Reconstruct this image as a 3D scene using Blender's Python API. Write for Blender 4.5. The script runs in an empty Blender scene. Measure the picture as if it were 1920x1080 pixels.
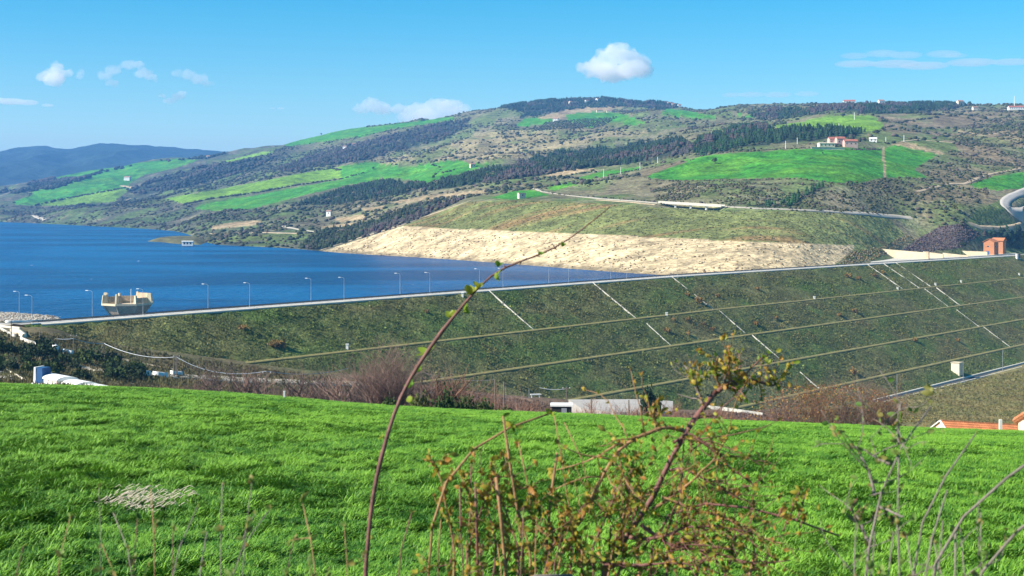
import bpy, math, random
import numpy as np
from mathutils import Vector, Matrix
R = math.radians
rng = np.random.default_rng(7)
random.seed(7)
S = bpy.context.scene
COL = S.collection

# ------------------------------------------------------------------ camera, sky, sun, exposure
F, CX, HY, CZ = 2667.0, 960.0, 379.0, 44.0          # lens in photo pixels, horizon row, eye height above the lake
cam_d = bpy.data.cameras.new('camera')
cam = bpy.data.objects.new('camera', cam_d)
COL.objects.link(cam)
cam.location = (0, 0, CZ)
cam.rotation_euler = (R(90), 0, 0)
cam_d.sensor_width = 36
cam_d.lens = 36 * F / 1920
cam_d.shift_y = -(540 - HY) / 1920
cam_d.clip_start = 0.1
cam_d.clip_end = 60000
cam_d.dof.use_dof = True
cam_d.dof.focus_distance = 120
cam_d.dof.aperture_fstop = 16
S.camera = cam

SUN_EL, SUN_AZ = R(38), R(-108)                       # azimuth from +Y towards +X: the sun stands to the left
W = bpy.data.worlds.new('World')
S.world = W
W.use_nodes = True
wn = W.node_tree.nodes
wl = W.node_tree.links
wn.clear()
sky = wn.new('ShaderNodeTexSky')
sky.sky_type = 'NISHITA'
sky.sun_disc = False
sky.sun_elevation = SUN_EL
sky.sun_rotation = SUN_AZ
sky.altitude = 1200
sky.air_density = 1.0
sky.dust_density = 1.2
sky.ozone_density = 3.0
hs = wn.new('ShaderNodeHueSaturation')
hs.inputs['Hue'].default_value = 0.482
hs.inputs['Saturation'].default_value = 1.6
bg = wn.new('ShaderNodeBackground')
bg.inputs['Strength'].default_value = 0.078
wo = wn.new('ShaderNodeOutputWorld')
wl.new(sky.outputs[0], hs.inputs['Color'])
wl.new(hs.outputs[0], bg.inputs['Color'])
wl.new(bg.outputs[0], wo.inputs['Surface'])

sun_d = bpy.data.lights.new('sun', 'SUN')
sun_d.energy = 4.8
sun_d.angle = R(0.5)
sun_d.color = (1.0, 0.95, 0.86)
sun = bpy.data.objects.new('sun', sun_d)
COL.objects.link(sun)
sdir = Vector((math.sin(SUN_AZ) * math.cos(SUN_EL), math.cos(SUN_AZ) * math.cos(SUN_EL), math.sin(SUN_EL)))
sun.rotation_euler = sdir.to_track_quat('Z', 'Y').to_euler()
sun.location = (-200, -50, 300)

S.view_settings.view_transform = 'Standard'
S.view_settings.look = 'None'
S.view_settings.exposure = 1.02
S.view_settings.gamma = 1.0
S.view_settings.use_curve_mapping = False
S.render.engine = 'CYCLES'
cy = S.cycles
cy.max_bounces = 12
cy.diffuse_bounces = 2
cy.glossy_bounces = 3
cy.transmission_bounces = 4
cy.transparent_max_bounces = 8
cy.volume_bounces = 10
cy.use_denoising = True

# ------------------------------------------------------------------ helpers
def px2w(px, y, Y):
    """the world point on the sight line through photo pixel (px, y) at depth Y"""
    return np.array([(px - CX) / F * Y, Y, CZ + (HY - y) / F * Y])

def mesh_np(name, V, faces, mats=None, parent=None, col=None, smooth=False, uv=None):
    """faces: list of integer arrays (n, k)"""
    V = np.asarray(V, dtype=np.float32)
    me = bpy.data.meshes.new(name)
    me.vertices.add(len(V))
    me.vertices.foreach_set('co', V.ravel())
    if not isinstance(faces, list):
        faces = [faces]
    faces = [np.asarray(f, dtype=np.int32) for f in faces if len(f)]
    nl = sum(f.size for f in faces)
    npol = sum(len(f) for f in faces)
    me.loops.add(nl)
    me.polygons.add(npol)
    me.loops.foreach_set('vertex_index', np.concatenate([f.ravel() for f in faces]))
    starts, s0 = [], 0
    for f in faces:
        k = f.shape[1]
        starts.append(s0 + np.arange(len(f), dtype=np.int32) * k)
        s0 += f.size
    me.polygons.foreach_set('loop_start', np.concatenate(starts))
    if smooth:
        me.polygons.foreach_set('use_smooth', np.ones(npol, dtype=bool))
    if col is not None:
        c = np.ones((len(V), 4), dtype=np.float32)
        c[:, :3] = col
        at = me.attributes.new('Col', 'FLOAT_COLOR', 'POINT')
        at.data.foreach_set('color', c.ravel())
    me.update(calc_edges=True)
    if mats is not None:
        for m in (mats if isinstance(mats, (list, tuple)) else [mats]):
            me.materials.append(m)
    o = bpy.data.objects.new(name, me)
    COL.objects.link(o)
    if parent is not None:
        o.parent = parent
    return o

def tag(o, label, cat, group=None):
    o['label'] = label
    o['category'] = cat
    if group:
        o['group'] = group
    return o

def kind(o, k):
    o['kind'] = k
    return o

def empty(name, loc, rz=0.0):
    o = bpy.data.objects.new(name, None)
    o.empty_display_size = 0.5
    COL.objects.link(o)
    o.location = loc
    o.rotation_euler = (0, 0, rz)
    return o

def link_copy(o, parent=None):
    c = o.copy()
    COL.objects.link(c)
    if parent is not None:
        c.parent = parent
    return c

def copy_tree(o, parent=None):
    c = link_copy(o, parent)
    for ch in list(o.children):
        copy_tree(ch, c)
    return c

class MB:
    """collects solid pieces, then links them as ONE mesh object"""
    def __init__(s):
        s.v, s.f = [], []
    def add(s, v, f):
        b = len(s.v)
        s.v += [tuple(p) for p in v]
        s.f += [tuple(i + b for i in q) for q in f]
    def box(s, c, d, rz=0.0, taper=(1, 1)):
        x, y, z = d[0] / 2, d[1] / 2, d[2] / 2
        ca, sa = math.cos(rz), math.sin(rz)
        vs = []
        for k, (tx, ty) in ((-1, (1, 1)), (1, taper)):
            for (i, j) in ((-1, -1), (1, -1), (1, 1), (-1, 1)):
                a, b = i * x * tx, j * y * ty
                vs.append((c[0] + a * ca - b * sa, c[1] + a * sa + b * ca, c[2] + k * z))
        s.add(vs, [(3, 2, 1, 0), (4, 5, 6, 7), (0, 1, 5, 4), (1, 2, 6, 5), (2, 3, 7, 6), (3, 0, 4, 7)])
    def prism(s, pts, off):
        """closed polygon extruded along the vector off"""
        n = len(pts)
        vs = [tuple(p) for p in pts] + [(p[0] + off[0], p[1] + off[1], p[2] + off[2]) for p in pts]
        s.add(vs, [tuple(range(n - 1, -1, -1)), tuple(range(n, 2 * n))] + [(i, (i + 1) % n, n + (i + 1) % n, n + i) for i in range(n)])
    def tube(s, pts, radii, sides=6, cap=True):
        pts = [Vector(p) for p in pts]
        n = len(pts)
        base = len(s.v)
        prev = None
        for i, p in enumerate(pts):
            t = (pts[min(i + 1, n - 1)] - pts[max(i - 1, 0)])
            if t.length < 1e-9:
                t = Vector((0, 0, 1))
            t.normalize()
            if prev is None:
                ref = Vector((0, 0, 1)) if abs(t.z) < 0.9 else Vector((1, 0, 0))
                u = t.cross(ref).normalized()
            else:
                u = (prev - t * prev.dot(t))
                u = u.normalized() if u.length > 1e-6 else t.cross(Vector((0.3, 1, 0.2))).normalized()
            prev = u
            w = t.cross(u)
            r = radii[i] if hasattr(radii, '__len__') else radii
            for k in range(sides):
                a = 2 * math.pi * k / sides
                q = p + (u * math.cos(a) + w * math.sin(a)) * r
                s.v.append((q.x, q.y, q.z))
        for i in range(n - 1):
            for k in range(sides):
                a = base + i * sides + k
                b = base + i * sides + (k + 1) % sides
                s.f.append((a, b, b + sides, a + sides))
        if cap:
            s.f.append(tuple(base + k for k in range(sides - 1, -1, -1)))
            s.f.append(tuple(base + (n - 1) * sides + k for k in range(sides)))
    def build(s, name, mat, parent=None, smooth=False):
        me = bpy.data.meshes.new(name)
        me.from_pydata(s.v, [], s.f)
        if smooth:
            me.polygons.foreach_set('use_smooth', np.ones(len(me.polygons), dtype=bool))
        me.materials.append(mat)
        me.update()
        o = bpy.data.objects.new(name, me)
        COL.objects.link(o)
        if parent is not None:
            o.parent = parent
        return o

# value noise in numpy ----------------------------------------------------------
_lat = np.random.default_rng(3).random((256, 256))
def vnoise(x, y):
    xi, yi = np.floor(x).astype(int), np.floor(y).astype(int)
    fx, fy = x - xi, y - yi
    fx, fy = fx * fx * (3 - 2 * fx), fy * fy * (3 - 2 * fy)
    a = _lat[xi % 256, yi % 256]; b = _lat[(xi + 1) % 256, yi % 256]
    c = _lat[xi % 256, (yi + 1) % 256]; d = _lat[(xi + 1) % 256, (yi + 1) % 256]
    return (a * (1 - fx) + b * fx) * (1 - fy) + (c * (1 - fx) + d * fx) * fy
def fbm(x, y, o=4, g=0.5):
    t, a, n = 0, 1.0, 0
    for k in range(o):
        t = t + a * vnoise(x * 2 ** k + 17.3 * k, y * 2 ** k + 9.1 * k)
        n += a
        a *= g
    return t / n
def sstep(a, b, x):
    t = np.clip((x - a) / (b - a), 0, 1)
    return t * t * (3 - 2 * t)
def inpoly(px, py, poly):
    px, py = np.asarray(px, float), np.asarray(py, float)
    r = np.zeros(px.shape, bool)
    n = len(poly)
    for i in range(n):
        x0, y0 = poly[i]
        x1, y1 = poly[(i + 1) % n]
        if y0 == y1:
            continue
        c = ((y0 > py) != (y1 > py)) & (px < (x1 - x0) * (py - y0) / (y1 - y0) + x0)
        r ^= c
    return r

# ------------------------------------------------------------------ materials
def mat(name, base=(0.5, 0.5, 0.5), rough=0.8, attr=False, noise=None, bump=None, spec=0.3, transl=0.0, rnd=None, metal=0.0):
    """noise: list of (scale per metre, amount); bump: (scale, strength, distance); rnd: colour stops picked by object"""
    m = bpy.data.materials.new(name)
    m.use_nodes = True
    nt = m.node_tree
    N, L = nt.nodes, nt.links
    b = N['Principled BSDF']
    b.inputs['Roughness'].default_value = rough
    b.inputs['Specular IOR Level'].default_value = spec
    b.inputs['Metallic'].default_value = metal
    tc = N.new('ShaderNodeTexCoord')
    if attr:
        a = N.new('ShaderNodeAttribute')
        a.attribute_name = 'Col'
        c = a.outputs['Color']
    elif rnd:
        oi = N.new('ShaderNodeObjectInfo')
        rp = N.new('ShaderNodeValToRGB')
        rp.color_ramp.interpolation = 'LINEAR'
        while len(rp.color_ramp.elements) < len(rnd):
            rp.color_ramp.elements.new(0.5)
        for i, k in enumerate(rnd):
            rp.color_ramp.elements[i].position = i / (len(rnd) - 1)
            rp.color_ramp.elements[i].color = (*k, 1)
        L.new(oi.outputs['Random'], rp.inputs[0])
        c = rp.outputs[0]
    else:
        rg = N.new('ShaderNodeRGB')
        rg.outputs[0].default_value = (*base, 1)
        c = rg.outputs[0]
    for (sc, am) in (noise or []):
        nz = N.new('ShaderNodeTexNoise')
        nz.inputs['Scale'].default_value = sc
        nz.inputs['Detail'].default_value = 5
        nz.inputs['Roughness'].default_value = 0.65
        L.new(tc.outputs['Object'], nz.inputs['Vector'])
        mr = N.new('ShaderNodeMapRange')
        mr.inputs['From Min'].default_value = 0.3
        mr.inputs['From Max'].default_value = 0.7
        mr.inputs['To Min'].default_value = 1 - am
        mr.inputs['To Max'].default_value = 1 + am
        L.new(nz.outputs['Fac'], mr.inputs['Value'])
        mx = N.new('ShaderNodeVectorMath')
        mx.operation = 'SCALE'
        L.new(c, mx.inputs[0])
        L.new(mr.outputs[0], mx.inputs['Scale'])
        c = mx.outputs[0]
    L.new(c, b.inputs['Base Color'])
    if bump:
        nz = N.new('ShaderNodeTexNoise')
        nz.inputs['Scale'].default_value = bump[0]
        nz.inputs['Detail'].default_value = 6
        L.new(tc.outputs['Object'], nz.inputs['Vector'])
        bp = N.new('ShaderNodeBump')
        bp.inputs['Strength'].default_value = bump[1]
        bp.inputs['Distance'].default_value = bump[2]
        L.new(nz.outputs['Fac'], bp.inputs['Height'])
        L.new(bp.outputs[0], b.inputs['Normal'])
    if transl > 0:
        t = N.new('ShaderNodeBsdfTranslucent')
        L.new(c, t.inputs['Color'])
        ms = N.new('ShaderNodeMixShader')
        ms.inputs[0].default_value = transl
        L.new(b.outputs[0], ms.inputs[1])
        L.new(t.outputs[0], ms.inputs[2])
        L.new(ms.outputs[0], N['Material Output'].inputs['Surface'])
    return m

M = {}
M['hills'] = mat('hill_ground', attr=True, rough=0.95, noise=[(0.012, 0.25), (0.06, 0.5), (0.25, 0.5)], bump=(0.25, 1.0, 2.0), spec=0.1)
M['valley'] = mat('valley_ground', attr=True, rough=0.95, noise=[(0.05, 0.3), (0.35, 0.4), (1.8, 0.3)], bump=(1.2, 0.8, 0.4), spec=0.1)
M['mountain'] = mat('mountain_wood', attr=True, rough=0.95, noise=[(0.004, 0.3), (0.03, 0.4)], bump=(0.03, 1.0, 8.0), spec=0.05)
M['damgrass'] = mat('dam_grass', attr=True, rough=0.95, noise=[(0.08, 0.3), (0.5, 0.5), (1.6, 0.5)], bump=(1.2, 1.0, 0.6), spec=0.1)
M['plant'] = mat('foliage', attr=True, rough=0.8, spec=0.15, transl=0.15)
M['berm'] = mat('berm_grass', (0.165, 0.148, 0.058), 0.95, noise=[(0.3, 0.3), (1.5, 0.3)], spec=0.1)
M['concrete'] = mat('concrete', (0.50, 0.46, 0.38), 0.85, noise=[(0.15, 0.12), (1.5, 0.12)], bump=(3, 0.3, 0.03))
M['concrete_warm'] = mat('warm_concrete', (0.56, 0.47, 0.31), 0.85, noise=[(0.2, 0.15), (1.2, 0.1)], bump=(3, 0.3, 0.03))
M['concrete_brown'] = mat('weathered_concrete', (0.54, 0.40, 0.26), 0.9, noise=[(0.25, 0.25), (1.5, 0.25)], bump=(2, 0.4, 0.06))
M['white'] = mat('white_paint', (0.78, 0.76, 0.70), 0.6, noise=[(0.4, 0.08), (3, 0.06)])
M['cream'] = mat('cream_plaster', (0.66, 0.57, 0.42), 0.85, noise=[(0.5, 0.1), (3, 0.08)])
M['pink'] = mat('pink_plaster', (0.62, 0.40, 0.33), 0.85, noise=[(0.3, 0.12), (3, 0.08)])
M['tile'] = mat('clay_tile', (0.46, 0.17, 0.07), 0.8, noise=[(0.9, 0.3), (5, 0.25)], bump=(5, 0.4, 0.03))
M['tile_far'] = mat('faded_clay_tile', (0.30, 0.17, 0.12), 0.85, noise=[(0.5, 0.2)])
M['tile_dark'] = mat('old_clay_tile', (0.34, 0.12, 0.08), 0.8, noise=[(0.5, 0.25), (3, 0.2)])
M['gutter_shade'] = mat('gutter_shade', (0.055, 0.055, 0.055), 0.9, noise=[(0.4, 0.2), (4, 0.15)])  # near-black floor colour, the toe gutter's inner shade painted in
M['pale_road'] = mat('pale_road', (0.36, 0.32, 0.25), 0.9, noise=[(0.1, 0.2), (1, 0.15)])
M['grey_road'] = mat('grey_road', (0.36, 0.33, 0.29), 0.9, noise=[(0.15, 0.15), (2, 0.1)])
M['track'] = mat('dirt_track', (0.36, 0.28, 0.18), 0.95, noise=[(0.1, 0.25), (1, 0.2)])
M['glass'] = mat('window_glass', (0.03, 0.04, 0.05), 0.15, spec=0.6)
M['dark'] = mat('dark_opening', (0.03, 0.028, 0.025), 0.9)
M['metal'] = mat('galvanised_steel', (0.42, 0.44, 0.46), 0.45, metal=0.6, noise=[(2, 0.1)])
M['rail'] = mat('weathered_rail', (0.09, 0.085, 0.08), 0.7, noise=[(1, 0.2)])
M['wood'] = mat('weathered_wood', (0.17, 0.14, 0.11), 0.9, noise=[(3, 0.25)])
M['bluepaint'] = mat('blue_paint', (0.03, 0.09, 0.22), 0.5, noise=[(1, 0.15)])
M['redpaint'] = mat('red_paint', (0.45, 0.06, 0.05), 0.5, noise=[(1, 0.1)])
M['stone'] = mat('pale_stone', attr=True, rough=0.9, noise=[(2, 0.2)], bump=(4, 0.5, 0.05))
M['bark'] = mat('red_brown_bark', (0.17, 0.075, 0.06), 0.65, noise=[(25, 0.35), (140, 0.3)], bump=(160, 0.7, 0.002))
M['bark_grey'] = mat('grey_bark', (0.19, 0.155, 0.13), 0.75, noise=[(25, 0.3), (140, 0.3)], bump=(160, 0.7, 0.002))
M['bark_tan'] = mat('tan_bark', (0.27, 0.15, 0.07), 0.75, noise=[(25, 0.35), (140, 0.3)], bump=(160, 0.7, 0.002))
M['bare'] = mat('bare_twigs', (0.25, 0.155, 0.12), 0.85, noise=[(0.6, 0.25), (5, 0.2)])
M['bare_red'] = mat('reddish_twigs', (0.24, 0.125, 0.075), 0.85, noise=[(0.6, 0.3), (5, 0.2)])
M['bare_dark'] = mat('dark_twigs', (0.10, 0.07, 0.06), 0.85, noise=[(0.6, 0.25)])
M['leaf'] = mat('young_leaf', rnd=[(0.10, 0.20, 0.02), (0.28, 0.30, 0.03), (0.42, 0.32, 0.04), (0.42, 0.20, 0.04)], rough=0.55, transl=0.35)
M['leaf_green'] = mat('fresh_leaf', rnd=[(0.12, 0.24, 0.03), (0.26, 0.36, 0.04), (0.36, 0.36, 0.05)], rough=0.55, transl=0.4)
M['leaf_dull'] = mat('dull_leaf', rnd=[(0.09, 0.19, 0.03), (0.18, 0.25, 0.05), (0.30, 0.20, 0.06)], rough=0.6, transl=0.3)
M['leaf_red'] = mat('red_leaf', rnd=[(0.40, 0.08, 0.02), (0.46, 0.14, 0.02), (0.40, 0.22, 0.03)], rough=0.55, transl=0.35)
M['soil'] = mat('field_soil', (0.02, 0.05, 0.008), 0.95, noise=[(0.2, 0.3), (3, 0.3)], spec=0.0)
M['straw'] = mat('dry_straw', (0.62, 0.52, 0.40), 0.8, noise=[(4, 0.2)], transl=0.2)

def brick_mat():
    m = mat('orange_brick', (0.45, 0.16, 0.06), 0.85, noise=[(0.4, 0.12)])
    N, L = m.node_tree.nodes, m.node_tree.links
    bt = N.new('ShaderNodeTexBrick')
    bt.inputs['Color1'].default_value = (0.46, 0.17, 0.06, 1)
    bt.inputs['Color2'].default_value = (0.36, 0.12, 0.05, 1)
    bt.inputs['Mortar'].default_value = (0.42, 0.32, 0.22, 1)
    bt.inputs['Scale'].default_value = 1.6
    tc = N.new('ShaderNodeTexCoord')
    mp = N.new('ShaderNodeMapping')
    mp.inputs['Rotation'].default_value = (R(90), 0, 0)
    L.new(tc.outputs['Object'], mp.inputs['Vector'])
    L.new(mp.outputs[0], bt.inputs['Vector'])
    L.new(bt.outputs[0], N['Principled BSDF'].inputs['Base Color'])
    return m
M['brick'] = brick_mat()

def water_mat():
    m = bpy.data.materials.new('lake_water')
    m.use_nodes = True
    N, L = m.node_tree.nodes, m.node_tree.links
    b = N['Principled BSDF']
    b.inputs['IOR'].default_value = 1.33
    b.inputs['Roughness'].default_value = 0.25
    b.inputs['Specular IOR Level'].default_value = 0.16
    tc = N.new('ShaderNodeTexCoord')
    # depth tint, slicks and gusts
    mp0 = N.new('ShaderNodeMapping')
    mp0.inputs['Scale'].default_value = (0.004, 0.010, 1)
    L.new(tc.outputs['Object'], mp0.inputs['Vector'])
    n0 = N.new('ShaderNodeTexNoise')
    n0.inputs['Scale'].default_value = 1.0
    n0.inputs['Detail'].default_value = 6
    L.new(mp0.outputs[0], n0.inputs['Vector'])
    cr = N.new('ShaderNodeValToRGB')
    cr.color_ramp.elements[0].position = 0.42
    cr.color_ramp.elements[0].color = (0.0010, 0.030, 0.108, 1)
    cr.color_ramp.elements[1].position = 0.58
    cr.color_ramp.elements[1].color = (0.0022, 0.078, 0.215, 1)
    L.new(n0.outputs['Fac'], cr.inputs[0])
    # whitecaps
    mp1 = N.new('ShaderNodeMapping')
    mp1.inputs['Scale'].default_value = (0.16, 0.055, 1)
    L.new(tc.outputs['Object'], mp1.inputs['Vector'])
    n1 = N.new('ShaderNodeTexNoise')
    n1.inputs['Scale'].default_value = 1.0
    n1.inputs['Detail'].default_value = 3
    L.new(mp1.outputs[0], n1.inputs['Vector'])
    c1 = N.new('ShaderNodeValToRGB')
    c1.color_ramp.elements[0].position = 0.755
    c1.color_ramp.elements[1].position = 0.79
    L.new(n1.outputs['Fac'], c1.inputs[0])
    mx = N.new('ShaderNodeMix')
    mx.data_type = 'RGBA'
    L.new(c1.outputs[0], mx.inputs[0])
    L.new(cr.outputs[0], mx.inputs[6])
    mx.inputs[7].default_value = (0.7, 0.75, 0.8, 1)
    L.new(mx.outputs[2], b.inputs['Base Color'])
    # waves: crests run across the view
    h = None
    for sc, amp, st in (((0.05, 0.09, 1), 1.0, 4), ((0.22, 0.35, 1), 0.45, 4)):
        mp = N.new('ShaderNodeMapping')
        mp.inputs['Scale'].default_value = sc
        mp.inputs['Rotation'].default_value = (0, 0, R(20))
        L.new(tc.outputs['Object'], mp.inputs['Vector'])
        nz = N.new('ShaderNodeTexNoise')
        nz.inputs['Scale'].default_value = 1.0
        nz.inputs['Detail'].default_value = st
        nz.inputs['Roughness'].default_value = 0.6
        L.new(mp.outputs[0], nz.inputs['Vector'])
        ml = N.new('ShaderNodeMath')
        ml.operation = 'MULTIPLY'
        ml.inputs[1].default_value = amp
        L.new(nz.outputs['Fac'], ml.inputs[0])
        if h is None:
            h = ml.outputs[0]
        else:
            ad = N.new('ShaderNodeMath')
            L.new(h, ad.inputs[0])
            L.new(ml.outputs[0], ad.inputs[1])
            h = ad.outputs[0]
    bp = N.new('ShaderNodeBump')
    bp.inputs['Strength'].default_value = 1.0
    bp.inputs['Distance'].default_value = 4.5
    L.new(h, bp.inputs['Height'])
    L.new(bp.outputs[0], b.inputs['Normal'])
    return m
M['water'] = water_mat()
# ------------------------------------------------------------------ terrain sheets
def gsm(A, s, axis):
    """gaussian smoothing along an axis, ends extrapolated so that they stay in place"""
    k = int(3 * s)
    if k < 1:
        return A
    w = np.exp(-0.5 * (np.arange(-k, k + 1) / s) ** 2)
    w /= w.sum()
    A = np.moveaxis(A, axis, 0)
    k2 = min(k, len(A) - 1)
    pre = 2 * A[0] - A[1:k2 + 1][::-1]
    post = 2 * A[-1] - A[-k2 - 1:-1][::-1]
    B = np.concatenate([pre, A, post], 0)
    w2 = w[k - k2:len(w) - (k - k2)]
    w2 = w2 / w2.sum()
    out = sum(w2[i] * B[i:i + len(A)] for i in range(len(w2)))
    return np.moveaxis(out, 0, axis)

class Sheet:
    """a height field given by columns of (photo row, depth) pairs; rows run away from the eye"""
    def __init__(s, knots, PX, per, sm_px=1.5, sm_t=4, relief=None):
        ks = sorted(knots)
        J = len(knots[ks[0]])
        Yk = np.zeros((len(ks), J)); Zk = np.zeros((len(ks), J))
        for i, k in enumerate(ks):
            for j, e in enumerate(knots[k]):
                if len(e) == 3:
                    Yk[i, j], Zk[i, j] = e[1], e[2]
                else:
                    Yk[i, j] = e[1]
                    Zk[i, j] = CZ + (HY - e[0]) / F * e[1]
        s.PX = np.asarray(PX, float)
        C = len(s.PX)
        Yc = np.stack([np.interp(s.PX, ks, Yk[:, j]) for j in range(J)], 1)
        Zc = np.stack([np.interp(s.PX, ks, Zk[:, j]) for j in range(J)], 1)
        Yc = gsm(Yc, sm_px, 0); Zc = gsm(Zc, sm_px, 0)
        s.t = np.linspace(0, J - 1, (J - 1) * per + 1)
        jj = np.arange(J)
        s.Y = np.stack([np.interp(s.t, jj, Yc[c]) for c in range(C)])
        s.Z = np.stack([np.interp(s.t, jj, Zc[c]) for c in range(C)])
        s.Y = gsm(s.Y, sm_t, 1); s.Z = gsm(s.Z, sm_t, 1)
        s.X = (s.PX[:, None] - CX) / F * s.Y
        if relief is not None:
            s.Z = s.Z + relief(s.X, s.Y, s.PX[:, None] + 0 * s.Y, s.t[None, :] + 0 * s.Y)
        s.y = HY - (s.Z - CZ) / s.Y * F
        if s.Y[0, 0] > s.Y[0, -1]:
            raise ValueError('rows must run away from the eye')
        s.run = np.minimum.accumulate(s.y, 1)
    def col(s, px):
        px = np.clip(px, s.PX[0], s.PX[-1])
        i = np.clip(np.searchsorted(s.PX, px) - 1, 0, len(s.PX) - 2)
        return i, (px - s.PX[i]) / (s.PX[i + 1] - s.PX[i])
    def hit(s, px, y):
        """first point of the sheet met by the sight lines through photo pixels"""
        px, y = np.atleast_1d(np.asarray(px, float)), np.atleast_1d(np.asarray(y, float))
        i, f = s.col(px)
        i = np.where(f > 0.5, i + 1, i)
        out = np.zeros((len(px), 3))
        for c in np.unique(i):
            k = np.where(i == c)[0]
            r = s.run[c]
            a = np.searchsorted(-r, -y[k])
            a = np.clip(a, 1, len(r) - 1)
            y0, y1 = r[a - 1], s.y[c][a]
            g = np.clip((y0 - y[k]) / np.maximum(y0 - y1, 1e-6), 0, 1)
            Y = s.Y[c][a - 1] * (1 - g) + s.Y[c][a] * g
            Z = s.Z[c][a - 1] * (1 - g) + s.Z[c][a] * g
            out[k, 0] = (px[k] - CX) / F * Y
            out[k, 1] = Y
            out[k, 2] = Z
        return out
    def height(s, X, Y):
        X, Y = np.atleast_1d(np.asarray(X, float)), np.atleast_1d(np.asarray(Y, float))
        i, f = s.col(CX + F * X / Y)
        z = np.zeros(len(X))
        for c in np.unique(i):
            k = np.where(i == c)[0]
            z0 = np.interp(Y[k], s.Y[c], s.Z[c])
            z1 = np.interp(Y[k], s.Y[c + 1], s.Z[c + 1])
            z[k] = z0 * (1 - f[k]) + z1 * f[k]
        return z
    def build(s, name, mat_, colour, drop=None):
        C, T = s.X.shape
        V = np.stack([s.X, s.Y, s.Z], -1).reshape(-1, 3)
        idx = np.arange(C * T).reshape(C, T)
        q = np.stack([idx[:-1, :-1], idx[1:, :-1], idx[1:, 1:], idx[:-1, 1:]], -1).reshape(-1, 4)
        if drop is not None:
            d = drop(V)
            q = q[~d[q].any(1)]
        o = mesh_np(name, V, q, mat_, col=colour.reshape(-1, 3), smooth=True)
        return kind(o, 'structure')

PXF = np.concatenate([np.arange(-700, -20, 20), np.arange(-20, 1941, 2.5), np.arange(1960, 2701, 20)])

# --- dam geometry first: the crest line found from its row of lamps
P0 = np.array([-106.0, 496.0, CZ - 37.94])
U = np.array([0.62937424, 0.77710236, 0.0])          # along the crest, away to the right
NN = np.array([0.77710236, -0.62937424, 0.0])        # down the valley side
BERMS = [26.5, 45.5, 65.0, 84.5]
_sk = [0.0]; _zk = [0.0]
for b_ in BERMS:
    _sk += [b_ - 1.7, b_ + 1.7]; _zk += [-0.6 * b_ + 0.15, -0.6 * b_ - 0.15]
_sk += [98.0, 103.0]; _zk += [-58.9, -59.6]
def crest_drop(a):
    return -np.interp(a, [-200, 300, 540, 790, 1500], [0, 0, 1.6, 3.6, 6.0])
def dam_pt(a, s_, dz=0.0):
    a, s_ = np.asarray(a, float), np.asarray(s_, float)
    z = P0[2] + crest_drop(a) * np.clip(1 - s_ / 98, 0, 1) + np.where(s_ >= 0, np.interp(s_, _sk, _zk), 0) + dz
    return np.stack([P0[0] + a * U[0] + s_ * NN[0], P0[1] + a * U[1] + s_ * NN[1], z], -1)
def dam_a(px, s_=0.0):
    """distance along the crest where the line at offset s_ crosses photo column px"""
    k = (px - CX) / F
    x0, y0 = P0[0] + s_ * NN[0], P0[1] + s_ * NN[1]
    return (k * y0 - x0) / (U[0] - k * U[1])
def dam_hit(px, y):
    """point of the valley face seen at photo pixel (px, y): (a, s)"""
    ss = np.linspace(0, 103, 1031)
    aa = dam_a(px, ss)
    p = dam_pt(aa, ss)
    yy = HY - (p[:, 2] - CZ) / p[:, 1] * F
    i = int(np.argmin(np.abs(yy - y)))
    return aa[i], ss[i]
def dam_s(X, Y):
    return (X - P0[0]) * NN[0] + (Y - P0[1]) * NN[1]

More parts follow.
